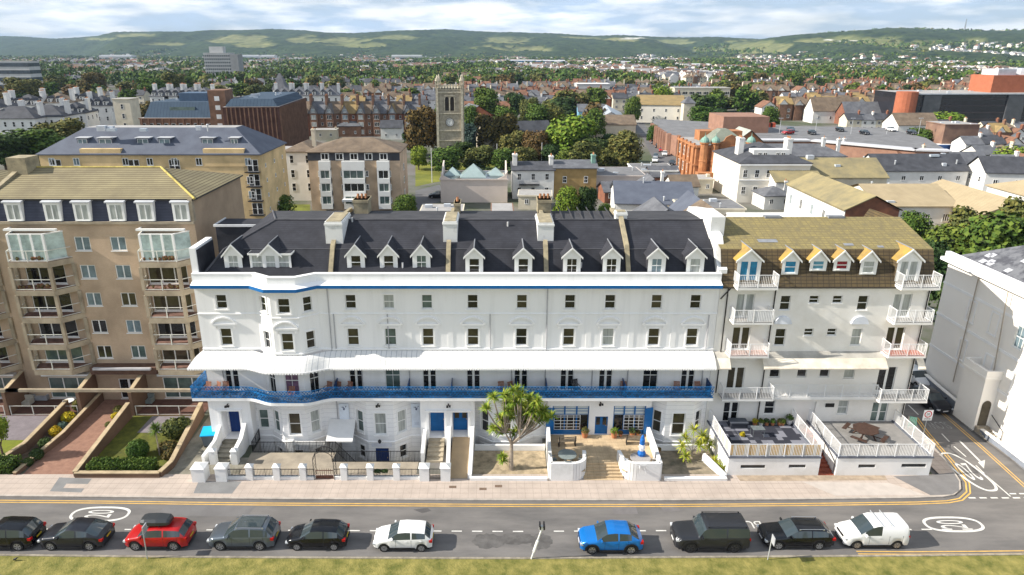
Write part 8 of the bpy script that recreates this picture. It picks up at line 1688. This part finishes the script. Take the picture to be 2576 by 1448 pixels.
bld('school_block', 'long three-storey block with white window bands among trees, right of centre', 'school', S(1765, 420, 5), 420, 33, 12, 11, CRR, ('flat', 0, FGL), front=(8, (7.4, 4.2, 1), 3, 1.7, 'tri', 'd')); bld('white_flat_hall', 'white flat-topped building above the blue house', 'hall', S(1492, 470, 5), 470, 22, 14, 11, M('pale_concrete'), ('flat', 0, WHITE), front=(5, (6.5,), 3, 1.6, 'tri', 'd'), flatm=WHITE)
bld('steep_white_gables', 'house with two steep white gables and slate roof left of the deck', 'house', S(2095, 330, 4), 326, 22, 10, 5.5, WHR, ('gx', 6.0, BTI), front=(4, (1.8,), 1, 1.4, 'sash', 'd')); bld('slate_cross_gable', 'house with dark slate roof and red brick cross gable beside the deck', 'house', S(2175, 318, 4), 316, 19, 10, 4.5, REDB, ('gx', 5.6, SLG), front=(4, (1.4,), 1, 1.4, 'sash', 'd'))
bld('cottage_by_office', 'white gabled cottage with a brown roof in front of the dark glass office', 'house', S(2292, 262, 3), 258, 15, 11, 6, WHR, ('gx', 4.0, BTI), left=(1, (2,), 1, 1.4, 'plain', 'd'))
bld('long_grey_hall', 'low grey-roofed hall with a pale front among the park trees', 'hall', S(1530, 305, 3) - 3, 270, 16, 12, 5, CRR, ('gx', 3.2, BTI)); bld('red_brick_gable_house', 'orange-red brick house with a grey roof right of the church tower', 'house', S(1205, 300, 3), 296, 13, 15, 6.0, M('orange_red_brick', (.42, .15, .08), .9, .1, .6), ('gy', 4.2, SLG), rz=R(18))
def tree_proto(kind, n, size, seed, H0=12.0, rr=4.6, tall=1.0, core=True):
    rg = random.Random(seed); r = root(kind + '_tree', 'tree', 'tree'); bl = [(0, 0, H0 * .52, rr * .85, rr * .85, H0 * .36 * tall)]
    for _ in range(12): a = rg.uniform(0, 6.28); q = rg.uniform(.35, .7) * rr; z = rg.uniform(.22, .84) * H0; s_ = rg.uniform(.34, .52) * rr * (1.15 - .4 * abs(z / H0 - .58) * 2); bl.append((q * math.cos(a), q * math.sin(a), z, s_, s_, s_ * .85))
    m_ = leafquads(MB(), bl, n, size, rg, shell=(.62, 1.1))
    if core:
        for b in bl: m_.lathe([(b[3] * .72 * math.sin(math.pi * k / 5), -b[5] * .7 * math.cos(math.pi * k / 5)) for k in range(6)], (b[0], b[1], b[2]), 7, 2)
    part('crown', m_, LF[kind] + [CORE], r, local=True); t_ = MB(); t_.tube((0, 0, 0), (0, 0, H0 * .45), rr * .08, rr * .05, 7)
    for k in range(4): a = 1.57 * k + .4; t_.tube((0, 0, H0 * .3), (rr * .45 * math.cos(a), rr * .45 * math.sin(a), H0 * .62), rr * .04, rr * .015, 5)
    part('trunk', t_, BARK, r, local=True); return r
KN = ['green', 'bright', 'dark', 'brown', 'olive', 'grey']
NEAR = {k: tree_proto(k, 5200, .33, 40 + i) for i, k in enumerate(KN)}; FARP = {(k, j): tree_proto(k, 950, .62, 80 + 7 * i + j) for i, k in enumerate(KN) for j in (0, 1)}
WORDS = dict(green='mid-green', bright='bright green', dark='dark green', brown='russet-brown', olive='olive', grey='blue-green')
def tree(px, base, top, rpx, kind, lab=None, near=True, grp=None):
    x, y = G(px, base); h = F(px, top, y)[1]; Z = y * cp + (H - h / 2) * sp; rad = rpx * Z / FP; x = S(px, y, h * .6)
    h = max(h, 2.5); o = dup((NEAR if near else FARP)[kind if near else (kind, rnd.randint(0, 1))], (x, y, 0), rnd.uniform(0, 6.28), rad * 1.12 / 4.9, lab or '', grp, sz=h / 11.6); occ(x, y, rad * .6); return o
TL = [(1062, 400, 260, 44, 'brown', 'big russet tree immediately left of the church tower'), (1042, 392, 325, 28, 'dark', 'dark tree under the russet one, left of the church'), (1052, 428, 362, 22, 'bright', 'slim bright green tree right of the tan bay flats'), (1122, 436, 368, 44, 'green', 'broad green tree hiding the foot of the church tower'), (1205, 428, 368, 38, 'olive', 'olive tree between the church tower and the flagpoles'),
      (1247, 400, 277, 52, 'brown', 'wide russet tree immediately right of the church tower'), (1186, 385, 305, 24, 'grey', 'blue-green conifer touching the right side of the church tower'), (1292, 410, 332, 40, 'olive', 'olive tree behind the flagpoles'), (1345, 418, 322, 34, 'brown', 'brown tree left of the tall bright park tree'), (1435, 415, 276, 66, 'bright', 'tallest bright green tree in the park'),
      (1470, 442, 352, 44, 'olive', 'olive tree in front of the tall bright tree, street side'), (1425, 436, 372, 32, 'green', 'green tree at the foot of the tall bright tree'), (1576, 432, 332, 47, 'olive', 'round olive tree at the street corner behind the slate roofs'), (1532, 410, 330, 30, 'dark', 'dark tree between the bright tree and the street corner'), (1225, 312, 214, 36, 'green', 'large green tree above the red brick gable house'),
      (1300, 305, 228, 30, 'dark', 'dark tree on the far side of the park above the grey hall'), (1358, 345, 255, 36, 'green', 'green tree behind the brown park tree'), (1672, 282, 210, 26, 'bright', 'tall yellow-green tree above the zigzag terrace'), (1590, 312, 238, 22, 'green', 'green street tree by the glazed market'), (1642, 362, 312, 15, 'green', 'small green tree at the end of the brick ribbed wall'),
      (1762, 325, 262, 34, 'green', 'green tree behind the shopping centre, left one'), (1805, 328, 268, 30, 'dark', 'dark green tree behind the shopping centre, right one'), (60, 425, 318, 84, 'green', 'broad green tree at the left edge beside the yellow-brick flats'), (150, 405, 300, 58, 'olive', 'olive tree touching the corner of the yellow-brick flats'), (5, 440, 330, 60, 'dark', 'dark tree cut by the left edge'),
      (292, 330, 284, 34, 'bright', 'yellow-green tree over the ridge of the yellow-brick flats'), (332, 325, 270, 26, 'brown', 'brown tree left of the brown office'), (62, 262, 195, 44, 'olive', 'olive tree above the white villas at the left'), (385, 262, 190, 38, 'green', 'green tree left of the dormered white terrace'), (235, 240, 178, 30, 'brown', 'russet tree above the white villas'), (430, 250, 182, 34, 'olive', 'olive tree below the grey tower'),
      (2390, 720, 560, 78, 'green', 'large green tree behind the lane, left half of the tall group'), (2500, 740, 520, 92, 'green', 'large green tree at the right edge above the villa'), (2345, 800, 600, 60, 'dark', 'dark tree in the gap beside the mossy roof'), (2440, 700, 528, 60, 'olive', 'olive tree between the two large green ones'), (2305, 640, 528, 42, 'green', 'green tree top just over the mossy roof end'), (2570, 700, 505, 60, 'olive', 'olive tree cut by the right edge over the villa'), (2420, 880, 690, 60, 'dark', 'shaded dark tree low behind the villa corner'),
      (700, 560, 490, 46, 'green', 'round green tree behind the left end of the black roof'), (1016, 552, 487, 32, 'green', 'clipped round green tree behind the black roof'), (760, 508, 472, 17, 'yellow', ''), (1425, 560, 462, 32, 'bright', 'bright green garden tree before the brown house, left one'), (1478, 558, 462, 26, 'dark', 'dark green garden tree before the brown house, right one'), (1592, 556, 502, 24, 'olive', 'grey-leaved bush in front of the slate workshop'), (1520, 552, 508, 16, 'bright', 'small yellow-green shrub right of the garden trees'),
      (1505, 425, 340, 40, 'dark', 'dark tree in the shade right of the tall bright tree'), (1390, 425, 360, 30, 'dark', 'dark tree low behind the brown house chimney'), (1160, 410, 352, 30, 'dark', 'dark tree at the right foot of the church tower'), (1265, 430, 372, 34, 'green', 'green tree under the russet tree right of the church'), (1320, 428, 368, 34, 'olive', 'low olive tree left of the two flagpoles'), (1545, 432, 372, 34, 'olive', 'low olive tree left of the street corner tree'), (1085, 372, 285, 30, 'brown', 'russet tree half hidden behind the church tower'), (1215, 372, 292, 30, 'dark', 'dark tree behind the russet tree right of the church'), (1275, 352, 262, 34, 'green', 'green tree at the back of the park, middle'), (1395, 345, 262, 30, 'olive', 'olive tree behind the tall bright tree, left'), (1500, 350, 270, 28, 'green', 'green tree behind the tall bright tree, right'), (1330, 318, 245, 26, 'olive', 'olive tree far back in the park'), (1185, 330, 262, 22, 'green', 'green tree between the church and the brick gable'), (1942, 322, 264, 22, 'green', 'green tree at the left end of the deck'), (2372, 345, 276, 45, 'bright', 'bright green tree in front of the dark glass office'), (2318, 382, 318, 36, 'green', 'green tree left of the brick cube'), (2545, 440, 362, 46, 'bright', 'bright green tree at the right edge above the slate cottages'), (1000, 262, 225, 20, 'bright', 'bright green tree behind the end of the Victorian terrace'), (1115, 300, 240, 22, 'green', 'green tree left behind the church tower pinnacles')]
for px, b_, t_, rp_, k, lab in TL:
    if k == 'yellow': continue
    tree(px, b_, t_, rp_, k, lab)
def sheet(name, pts, mat, z=.006): m_ = MB(); m_.poly([(G(*p)[0], G(*p)[1], z) for p in pts]); struct(name, m_, mat)
sheet('park_lawn', [(1045, 470), (1290, 420), (1700, 440), (1560, 400), (1330, 395), (1040, 400)][:3] + [(1600, 405), (1330, 398), (1045, 415)], M('park_grass', (.20, .20, .03), .95, c2=(.10, .12, .02), sc_=.12))
sheet('town_street', [(1700, 450), (1775, 470), (1708, 405), (1660, 360), (1632, 330), (1604, 285), (1560, 240), (1545, 240), (1570, 285), (1592, 320), (1618, 350), (1640, 395)], M('street_tarmac', (.12, .12, .125), .9, .1, .2))
sheet('gallery_street', [(1045, 530), (1125, 500), (1120, 480), (1105, 465), (1045, 480)], M('street_tarmac'))
sheet('back_gardens', [(640, 560), (780, 560), (780, 515), (640, 515)], M('back_grass', (.12, .14, .02), .95, .3, .3), .008)
for px, b_, t_, lab in ((1250, 425, 362, 'thin flagpole furthest left in the park'), (1362, 425, 360, 'flagpole right of the white cottage chimney'), (1378, 424, 388, 'short flagpole in the park'), (1396, 424, 370, 'flagpole above the brown house chimney'), (1087, 460, 373, 'tall white lamp column beside the pink gallery')):
    x, y = G(px, b_); h = F(px, t_, y)[1]; m_ = MB(); m_.tube((0, 0, 0), (0, 0, h), .11, .08, 6); whole('flagpole' if 'flag' in lab else 'lamp_column', m_, M('pole_white', (.6, .6, .6), .5), lab, 'flagpole' if 'flag' in lab else 'lamp post', loc=(x, y, 0))
TC_ = []
for k, (px, py, cname, rz) in enumerate(((1648, 408, 'white_car_paint', 75), (1650, 398, 'slate_grey_paint', 75), (1690, 415, 'dark_grey_paint', 75), (1672, 392, 'white_car_paint', 75), (1664, 382, 'red_paint', 75), (1655, 372, 'black_paint', 75), (1644, 362, 'slate_grey_paint', 76), (1100, 498, 'dark_navy_paint', 5), (2320, 344, 'red_paint', 20))):
    lab = ['white car at the near kerb of the town street beside the park', 'grey car behind the white one in the town street', 'dark grey car nearest the theatre in the town street', 'white car in the shade of the ribbed brick wall', 'red car in the shade of the ribbed brick wall', 'black car further up the town street by the brick wall', 'grey car furthest up the town street by the brick wall', 'dark blue car beside the pink gallery', 'red car on the distant shopping deck'][k]
    x, y = G(px, py); d = dict(HB); o = make_car('parked_car', lab, (x, y, .01 if k != 8 else 6.42), MATS[cname], rz=R(rz), group='cars in the town', **d)
    if k == 8: x, y = G(2320, 344, 6.42); o.location = (x - 40, y + 6, 6.42)
def house_proto(nm, w_, d_, h, wm, rk, rise, rm, chm, dorm=False, gable=False):
    def ex(r):
        if gable:
            m_ = MB(); m_.box(-w_ / 2 + .2, -1.0, 0, .3, 0, h); m_.faces([(-w_ / 2, -1.2, h), (.5, -1.2, h), ((-w_ / 2 + .5) / 2, -1.2, h + 2.2), (-w_ / 2, 3, h), (.5, 3, h), ((-w_ / 2 + .5) / 2, 3.4, h + 2.2)], [(0, 1, 2)], 1); m_.faces([(-w_ / 2 - .2, -1.4, h - .1), ((-w_ / 2 + .5) / 2, -1.4, h + 2.5), (.7, -1.4, h - .1), (-w_ / 2 - .2, 3, h - .1), ((-w_ / 2 + .5) / 2, 3.4, h + 2.5), (.7, 3, h - .1)], [(0, 1, 4, 3), (1, 2, 5, 4)], 2); part('bay', m_, [wm, WHR, rm], r, local=True)
    return bld(nm, 'house', 'house', 0, 0, w_, d_, h, wm, (rk, rise, rm), front=(2, (1.2, 4.0), 1.3, 1.5, 'case2', 'd'), chim=((w_ / 2 - .5, d_ * .45, .7, 1.4, h + rise + 1.2),), chm=chm, extra=ex)
HP = [('red_brick_house', 7.2, 9, 6.2, REDB, 'gx', 3.2, SLG, REDB, 1), ('red_tiled_house', 7.5, 9, 6.0, REDB, 'gx', 3.4, RTI, REDB, 1), ('white_house', 8, 9, 6.2, WHR, 'gx', 2.8, SLG, WHR, 0), ('cream_house', 8, 9, 6.0, CRR, 'hip', 3.0, BTI, CRR, 0), ('brown_brick_house', 7, 10, 7.6, BRNB, 'gx', 3.4, OTI, BRNB, 1), ('brown_gabled_house', 7.2, 10, 7.2, BRNB, 'gx', 3.6, BTI, REDB, 1), ('white_gabled_house', 7.6, 9, 6.0, WHR, 'gy', 3.0, RTI, REDB, 0), ('slate_roofed_house', 8, 9, 6.4, CRR, 'gx', 3.0, SLD, REDB, 0)]
PR = [house_proto(a[0], a[1], a[2], a[3], a[4], a[5], a[6], a[7], a[8], gable=a[9]) for a in HP]
HLAB = ['red brick house with a grey slate roof', 'red brick house with a red tile roof', 'white house with a grey slate roof', 'cream house with a brown hipped roof', 'brown brick house with a lichened yellow roof', 'brown brick gabled house with a brown roof', 'white gabled house with a red tile roof', 'pale house with a dark slate roof']
def row(px, Y, n, kinds, rz=0, hint='', s=1.0, force=False):
    x = S(px, Y, 4); c, sn = math.cos(rz), math.sin(rz)
    for k in range(n):
        ki = kinds[(k * 7 + n) % len(kinds)]; X, Y_ = x + k * 7.6 * s * c, Y + k * 7.6 * s * sn
        pj = project(X, Y_, 4)
        if not (-60 < pj[0] < 2636) or not (force or free(X, Y_ + 4, 4)): continue
        dup(PR[ki], (X, Y_, 0), rz + (0 if abs(rz) < 1 else 0), s, HLAB[ki] + ' in the %s' % hint, HLAB[ki] + 's, ' + hint); occ(X, Y_ + 4, 3.0)
rg2 = random.Random(11); nh = 0
for a in ((2455, 212, 3, [2, 7, 6], 0), (2490, 190, 3, [3, 2], .1), (2475, 236, 4, [6, 2, 4], 0), (2500, 256, 4, [2, 7, 3], 0), (2150, 290, 3, [2, 7], 0), (2380, 262, 2, [7, 3], 0), (2540, 172, 2, [2, 6], -.1)): row(*a[:4], a[4], 'small cluster by the brick cube', .78, True)
row(1935, 340, 5, [4, 5, 6], 0, 'brick rows behind the deck'); row(2050, 372, 9, [4, 5, 0], .04, 'brick rows behind the deck'); row(1990, 410, 14, [2, 7, 2], 0, 'white row behind the deck'); row(2130, 352, 6, [5, 4], 0, 'brick rows behind the deck')
row(860, 345, 8, [4, 7, 2], .05, 'streets behind the Victorian terrace'); row(880, 378, 13, [0, 5, 5, 2], .3, 'streets behind the Victorian terrace'); row(1180, 330, 3, [0, 1], 0, 'streets behind the church'); row(1170, 372, 8, [7, 2, 0], .1, 'streets behind the church'); row(1560, 400, 5, [2, 7], 0, 'streets beyond the market'); row(1400, 405, 8, [1, 0, 5, 1], 0, 'streets beyond the market'); row(1280, 430, 12, [1, 5, 0, 1], 0, 'streets beyond the market')
for Y, st in ((440, 150), (475, 130), (515, 130), (560, 120), (610, 120), (665, 120), (725, 110)):
    px = -20 + rg2.uniform(0, 60)
    while px < 2600:
        n = rg2.randint(3, 6); pr_ = rg2.random(); dens = .82 if px > 1050 else .6 if px > 780 else .28
        if pr_ < dens:
            zone = 'left' if px < 860 else ('middle' if px < 1700 else 'right'); ks = {'left': [2, 7, 0, 3], 'middle': [1, 5, 2, 0, 7, 3], 'right': [1, 6, 2, 5, 3, 2]}[zone]; sel = [rg2.choice(ks) for _ in range(2)]
            row(px, Y + rg2.uniform(-12, 12), n, sel, rg2.uniform(-.15, .25), {'left': 'far streets beyond the villas', 'middle': 'far streets behind the church', 'right': 'far streets behind the deck'}[zone])
        px += n * 7.6 / (Y * cp + 9) * FP * 1.05 + rg2.uniform(5, 60)
for o in PR: drop(o)
ntree = 0
def ftree(x, y, kinds, hmin=8, hmax=14):
    global ntree
    pj = project(x, y, 5)
    if not (-40 < pj[0] < 2616) or ntree > 225 or not free(x, y, 2.6): return
    k = rg2.choice(kinds); s_ = rg2.uniform(1.0, 1.75); hh = rg2.uniform(hmin, hmax + 1)
    zone = 'left of the church' if pj[0] < 1090 else ('between church and theatre' if pj[0] < 1800 else 'behind the shopping centre'); dist = 'near belt' if y < 420 else ('middle belt' if y < 560 else 'far belt')
    lab = '%s tree in the %s of town trees, %s' % (WORDS[k], dist, zone); dup(FARP[(k, rg2.randint(0, 1))], (x, y, 0), rg2.uniform(0, 6.28), s_, lab, '%s trees, %s, %s' % (WORDS[k], dist, zone), sz=hh / 11.6); occ(x, y, 2.2); ntree += 1
BELT = [(0, 500, 330, 400, 12), (600, 1050, 470, 560, 18), (1150, 1500, 300, 330, 3), (820, 1080, 400, 420, 4), (1450, 2100, 490, 540, 24), (2100, 2500, 440, 520, 24), (1350, 1560, 330, 400, 8), (1700, 1900, 350, 430, 10), (560, 900, 600, 700, 16), (0, 560, 430, 640, 34), (1100, 1500, 560, 660, 20), (1500, 2576, 600, 720, 24), (2440, 2560, 180, 250, 4)]
for a, b, y0, y1, n in BELT:
    for _ in range(n): Y = rg2.uniform(y0, y1); ftree(S(rg2.uniform(a, b), Y, 5), Y, ['green', 'olive', 'dark', 'green', 'olive', 'brown'])
for o in list(NEAR.values()) + list(FARP.values()): drop(o)
def ground_z(x, y): return hill_z(x, y)
m_ = MB(); n_ = 0
for _ in range(19000):
    u = rg2.random(); Y = 640 + (3700 - 640) * u ** 1.25; x = rg2.uniform(-.80, .84) * Y; px = project(x, Y, 0)[0]
    if not (-60 < px < 2640): continue
    nz = NZ.noise(Vector((x / 130, Y / 200, 5.5))) + .25 * NZ.noise(Vector((x / 40, Y / 60, 2)))
    if nz < -.12 + (.18 if px > 1500 else 0) - (.35 if Y < 1000 else 0): continue
    if Y > 1400 and rg2.random() < .15: continue
    z0 = ground_z(x, Y); s_ = rg2.uniform(3.5, 6.5) * (1 + Y / 2600); hh = rg2.uniform(7, 13) * (1 if Y < 1500 else .8); k = rg2.choices((0, 2, 4), (5, 4, 2))[0]
    for q in range(20 if Y < 1300 else 9):
        a = rg2.uniform(0, 6.28); zz = rg2.uniform(.25, 1); rr_ = s_ * math.sqrt(1 - (zz - .4) ** 2 * 1.6 if zz > .4 else .9) * rg2.uniform(.4, 1); c = Vector((x + rr_ * math.cos(a), Y + rr_ * math.sin(a) * .8, z0 + hh * zz)); d = Vector((math.cos(a), math.sin(a) - .3, rg2.uniform(.1, 1.2))).normalized(); uu = d.orthogonal().normalized() * s_ * (.21 if Y < 1300 else .34); ww = d.cross(uu); m_.poly([c - uu, c - ww, c + uu, c + ww], k + (1 if rg2.random() < .35 else 0))
    n_ += 1
struct('distant_trees', m_, LF['green'] + LF['dark'] + LF['olive'], kind='stuff')
m_ = MB(); HM_ = [WHR, CRR, REDB, SLG, RTI, BTI, M('far_pale_roof', (.38, .37, .36), .8)]
for _ in range(9000):
    u = rg2.random(); Y = 760 + (3500 - 760) * u ** 1.3; x = rg2.uniform(-.78, .84) * Y; px = project(x, Y, 0)[0]
    if not (-40 < px < 2620): continue
    if px < 900 and rg2.random() < .35: continue
    nz = NZ.noise(Vector((x / 130, Y / 200, 5.5))) + .25 * NZ.noise(Vector((x / 40, Y / 60, 2)))
    if nz > (.05 if px > 1300 else -.03) - (.06 if Y < 1100 else 0): continue
    z0 = ground_z(x, Y)
    if z0 > 62 or (z0 > 12 and px < 2000): continue
    w_, d_, h = rg2.uniform(4.5, 8), rg2.uniform(4, 5.5), rg2.uniform(4.5, 6.5); a = .15 + rg2.choice((0, .25, 1.57)); c, s_ = math.cos(a), math.sin(a); P2 = lambda X, Y2, Z: (x + X * c - Y2 * s_, Y + X * s_ + Y2 * c, z0 + Z)
    wm = rg2.choices((0, 1, 2), (7, 2, 2))[0]; rm = rg2.choices((3, 4, 5, 6), (3, 3, 3, 2))[0]
    b = [P2(-w_, -d_, -3), P2(w_, -d_, -3), P2(w_, d_, -3), P2(-w_, d_, -3), P2(-w_, -d_, h), P2(w_, -d_, h), P2(w_, d_, h), P2(-w_, d_, h), P2(-w_, 0, h + 3.2), P2(w_, 0, h + 3.2)]
    m_.faces(b, [(0, 1, 5, 4), (1, 2, 6, 9, 5), (2, 3, 7, 6), (3, 0, 4, 8, 7)], wm); m_.faces(b, [(4, 5, 9, 8), (6, 7, 8, 9)], rm)
struct('distant_houses', m_, HM_, kind='stuff')
SHEDS = [(1285, 1345, 153, 163, (.06, .22, .42), 'bright blue long shed on the far plain, left part'), (1348, 1422, 154, 163, (.05, .20, .40), 'bright blue long shed on the far plain, right part'), (1540, 1612, 157, 165, (.55, .57, .58), 'white warehouse right of the blue sheds'), (1620, 1700, 158, 164, (.42, .46, .5), 'pale grey warehouse right of the white one'), (1700, 1790, 163, 170, (.6, .6, .6), 'long white warehouse with sloping roof'), (1780, 1850, 173, 181, (.55, .56, .6), 'low white retail shed above the tree belt'),
         (655, 690, 121, 128, (.6, .6, .6), 'white office block at the foot of the hills'), (560, 650, 128, 132, (.5, .52, .55), 'long pale shed left of the white office block'), (985, 1060, 131, 136, (.52, .53, .5), 'pale glasshouses at the foot of the wooded hill'), (250, 330, 127, 131, (.55, .55, .55), 'long pale building on the left plain'), (2040, 2130, 150, 156, (.55, .56, .58), 'white school blocks on the right hillside foot, left one'), (2150, 2260, 148, 155, (.5, .5, .5), 'long pale block right of the white school blocks'), (1420, 1480, 160, 166, (.12, .13, .16), 'dark shed beside the blue sheds'), (1950, 2000, 178, 184, (.35, .45, .55), 'blue-grey shed behind the houses, right of centre')]
for i, (p0, p1, yt, yb, c, lab) in enumerate(SHEDS):
    yb2 = max(yb, 140); x0, Y = G(p0, yb2 + 2); Y = min(Y, 2500); z0 = 0; x0, x1 = S(p0, Y, 6), S(p1, Y, 6); h = max(5, fz(yt, Y)); h = min(h, 16); lift = 0
    o = bld('warehouse', lab, 'warehouse', (x0 + x1) / 2, Y, x1 - x0, 40, h, M('shed_wall_%d' % i, c, .7, .05, .05), ('gx', 1.6, M('shed_roof_pale', (.50, .51, .53), .6, .1, .05))); 
    k_ = MB(); k_.box(-(x1 - x0) / 2 + 1, -.15, h * .35, (x1 - x0) / 2 - 1, -.02, h * .6); part('window_strip', k_, GBF, o, local=True)
xm, zm = F(2425, 82, 3500); r = root('radio_mast', 'thin lattice radio mast on the right-hand ridge', 'mast', (xm, 3500, zm - 12)); top_ = F(2428, 48, 3500)[1] - zm + 12; m_ = MB()
for k in range(3):
    a = 2.1 * k; m_.tube((4 * math.cos(a), 4 * math.sin(a), 0), (1.2 * math.cos(a), 1.2 * math.sin(a), top_), 1.0, .8, 4)
for k in range(12):
    z = top_ * k / 12; q = 4 - 2.8 * k / 12; m_.tube((q, 0, z), (-q * .5, q * .86, z + top_ / 12), .45, n=3); m_.tube((-q * .5, q * .86, z), (-q * .5, -q * .86, z + top_ / 12), .45, n=3); m_.tube((-q * .5, -q * .86, z), (q, 0, z + top_ / 12), .45, n=3)
part('lattice', m_, M('mast_grey', (.3, .32, .35), .6, 0), r, local=True)
def clutter(nm, n, w_, d_, z, seed=0, slope=0):
    r = bpy.data.objects.get(nm); q = random.Random(seed + len(nm))
    for k in range(n):
        x, y = q.uniform(-w_ / 2 + .8, w_ / 2 - .8), q.uniform(.8, d_ - .8); zz = z + (slope * (1 - abs(y - d_ / 2) / (d_ / 2)) if slope else 0); s_ = q.uniform(.3, .9); m_ = MB(); kind = q.randint(0, 2)
        if kind == 0: m_.box(x - s_, y - s_ * .7, zz - .3, x + s_, y + s_ * .7, zz + .3 + s_ * .4); part('roof_hatch', m_, M('pale_metal'), r, local=True)
        elif kind == 1: m_.lathe([(.15, -.4), (.15, .7), (.26, .72), (0, .95)], (x, y, zz), 7); part('vent_pipe', m_, M('galvanised'), r, local=True)
        else: m_.box(x - s_ * 1.3, y - .35, zz - .3, x + s_ * 1.3, y + .35, zz + .18); part('rooflight', m_, M('skylight_glass'), r, local=True)
for a in (('pink_back_building', 4, 11, 11, 4.7), ('curved_gable_shop', 4, 9, 10, 4.5), ('pale_flat_garage', 4, 7, 11, 3.1), ('brick_flat_shed', 3, 9, 8, 3.7), ('dark_flat_annexe', 4, 10, 7, 4.9), ('yellow_brick_flats', 6, 24, 4, 18.8), ('slate_workshop', 5, 14, 15, 4.1, 2, 3.0), ('ribbed_roof_wing', 4, 13, 14, 6.1, 1, 2.6), ('mossy_roof_hall', 5, 17, 12, 5.7, 3, 3.4), ('dark_slate_cottage', 6, 21, 9, 4.7, 4, 3.4), ('dark_glass_office', 10, 70, 20, 14.95), ('brick_cube', 4, 10, 9, 9.9), ('school_block', 7, 32, 11, 11.3), ('finned_office_wing', 7, 9, 30, 18.7), ('brown_office', 5, 18, 14, 16.7)): clutter(*a)
EX = [(1548, 512, 5, 6, 2.6, REDB, 'gx', 1.8, SLG, 'small brick shed with a slate roof below the brown house gardens'), (1640, 522, 6, 7, 3.6, WHR, 'gy', 2.6, SLG, 'white gabled back building in front of the slate workshop'), (1722, 508, 6, 6, 3.4, WHR, 'gx', 2.2, BTI, 'tiled back building left of the balustraded annexe'), (1765, 488, 5, 6, 3.2, CRR, 'flat', 0, FGR, 'cream flat-roofed store between workshop and villa'), (1672, 478, 7, 6, 3.2, REDB, 'gx', 2.2, SLG, 'brick store with slate roof beside the shop with curvy gables'), (1955, 528, 6, 6, 3.0, WHR, 'hip', 1.6, SLG, 'small white outbuilding behind the lichened houses'), (1345, 528, 7, 6, 2.8, CRR, 'flat', 0, FGL, 'pale flat garage below the white cottage'), (2100, 418, 8, 7, 4.2, WHR, 'gx', 2.4, BTI, 'white house with a brown roof left of the long slate row'), (1935, 412, 7, 7, 4.6, WHR, 'gx', 2.2, SLG, 'white house touching the cream villa on its far side'),
      (2300, 440, 8, 7, 4.0, CRR, 'gx', 2.6, RTI, 'cream cottage with a red roof right of the mossy hall'), (2440, 455, 9, 7, 4.4, WHR, 'gx', 2.6, SLG, 'white cottage with grey roof before the dark slate row'), (880, 345, 9, 7, 4.2, BRNB, 'hip', 2.4, SLG, 'low brick house with slate roof behind the tan bay flats'), (985, 352, 8, 7, 4.4, WHR, 'gx', 2.6, SLD, 'white back building right of the slate-roofed brick house'), (820, 352, 8, 6, 3.4, CRR, 'flat', 0, FGR, 'flat cream store left of the slate-roofed brick house')]
for i, (px, py, w_, d_, h, wm, rk, rise, rm, lab) in enumerate(EX): x, y = G(px, py); bld('back_building', lab, 'outbuilding', x, y, w_, d_, h, wm, (rk, rise, rm), front=(2, (1.2,), .8, 1.1, 'case2', 'd'), chim=((w_ / 2 - .5, d_ / 2, .6, .8, h + rise + 1.0),) if i % 2 else (), chm=wm, rz=rnd.uniform(-.12, .12))
d = dict(HB); cars_ = [make_car('parked_car', 'small %s car among those parked on the distant deck' % c, (0, 0, 0), MATS[n_], **d) for c, n_ in (('white', 'white_car_paint'), ('grey', 'slate_grey_paint'), ('black', 'black_paint'))]
q = random.Random(9)
for k in range(6):
    px, py = 1990 + k * 61 + q.uniform(-14, 14), (331, 339)[k % 2]; x, y = G(px, py, hz); dup(cars_[q.randint(0, 2)], (x, y, hz + .02), R(90 + q.uniform(-4, 4)), group='cars on the shopping centre deck')
for o in cars_: drop(o)
for k, px in enumerate((1960, 2050, 2140, 2230, 2310)):
    x, y = G(px, 338, hz); m_ = MB(); m_.tube((0, 0, 0), (0, 0, 5), .09, .06, 5); m_.box(-.7, -.15, 4.95, .7, .15, 5.1); whole('deck_lamp', m_, M('galvanised'), 'lamp column standing on the grey shopping centre deck', 'lamp post', 'lamps on the shopping centre deck', loc=(x, y, hz))
m_ = MB(); q = random.Random(4); blobs = []
for _ in range(150): x, y = G(q.uniform(1180, 1600), q.uniform(402, 440)); blobs.append((x, y, .8, q.uniform(1, 2.2), q.uniform(.8, 1.6), q.uniform(.8, 1.6)))
leafquads(m_, blobs, 9000, .45, q, m=(0, 1)); struct('undergrowth', m_, LF['dark'], kind='stuff')
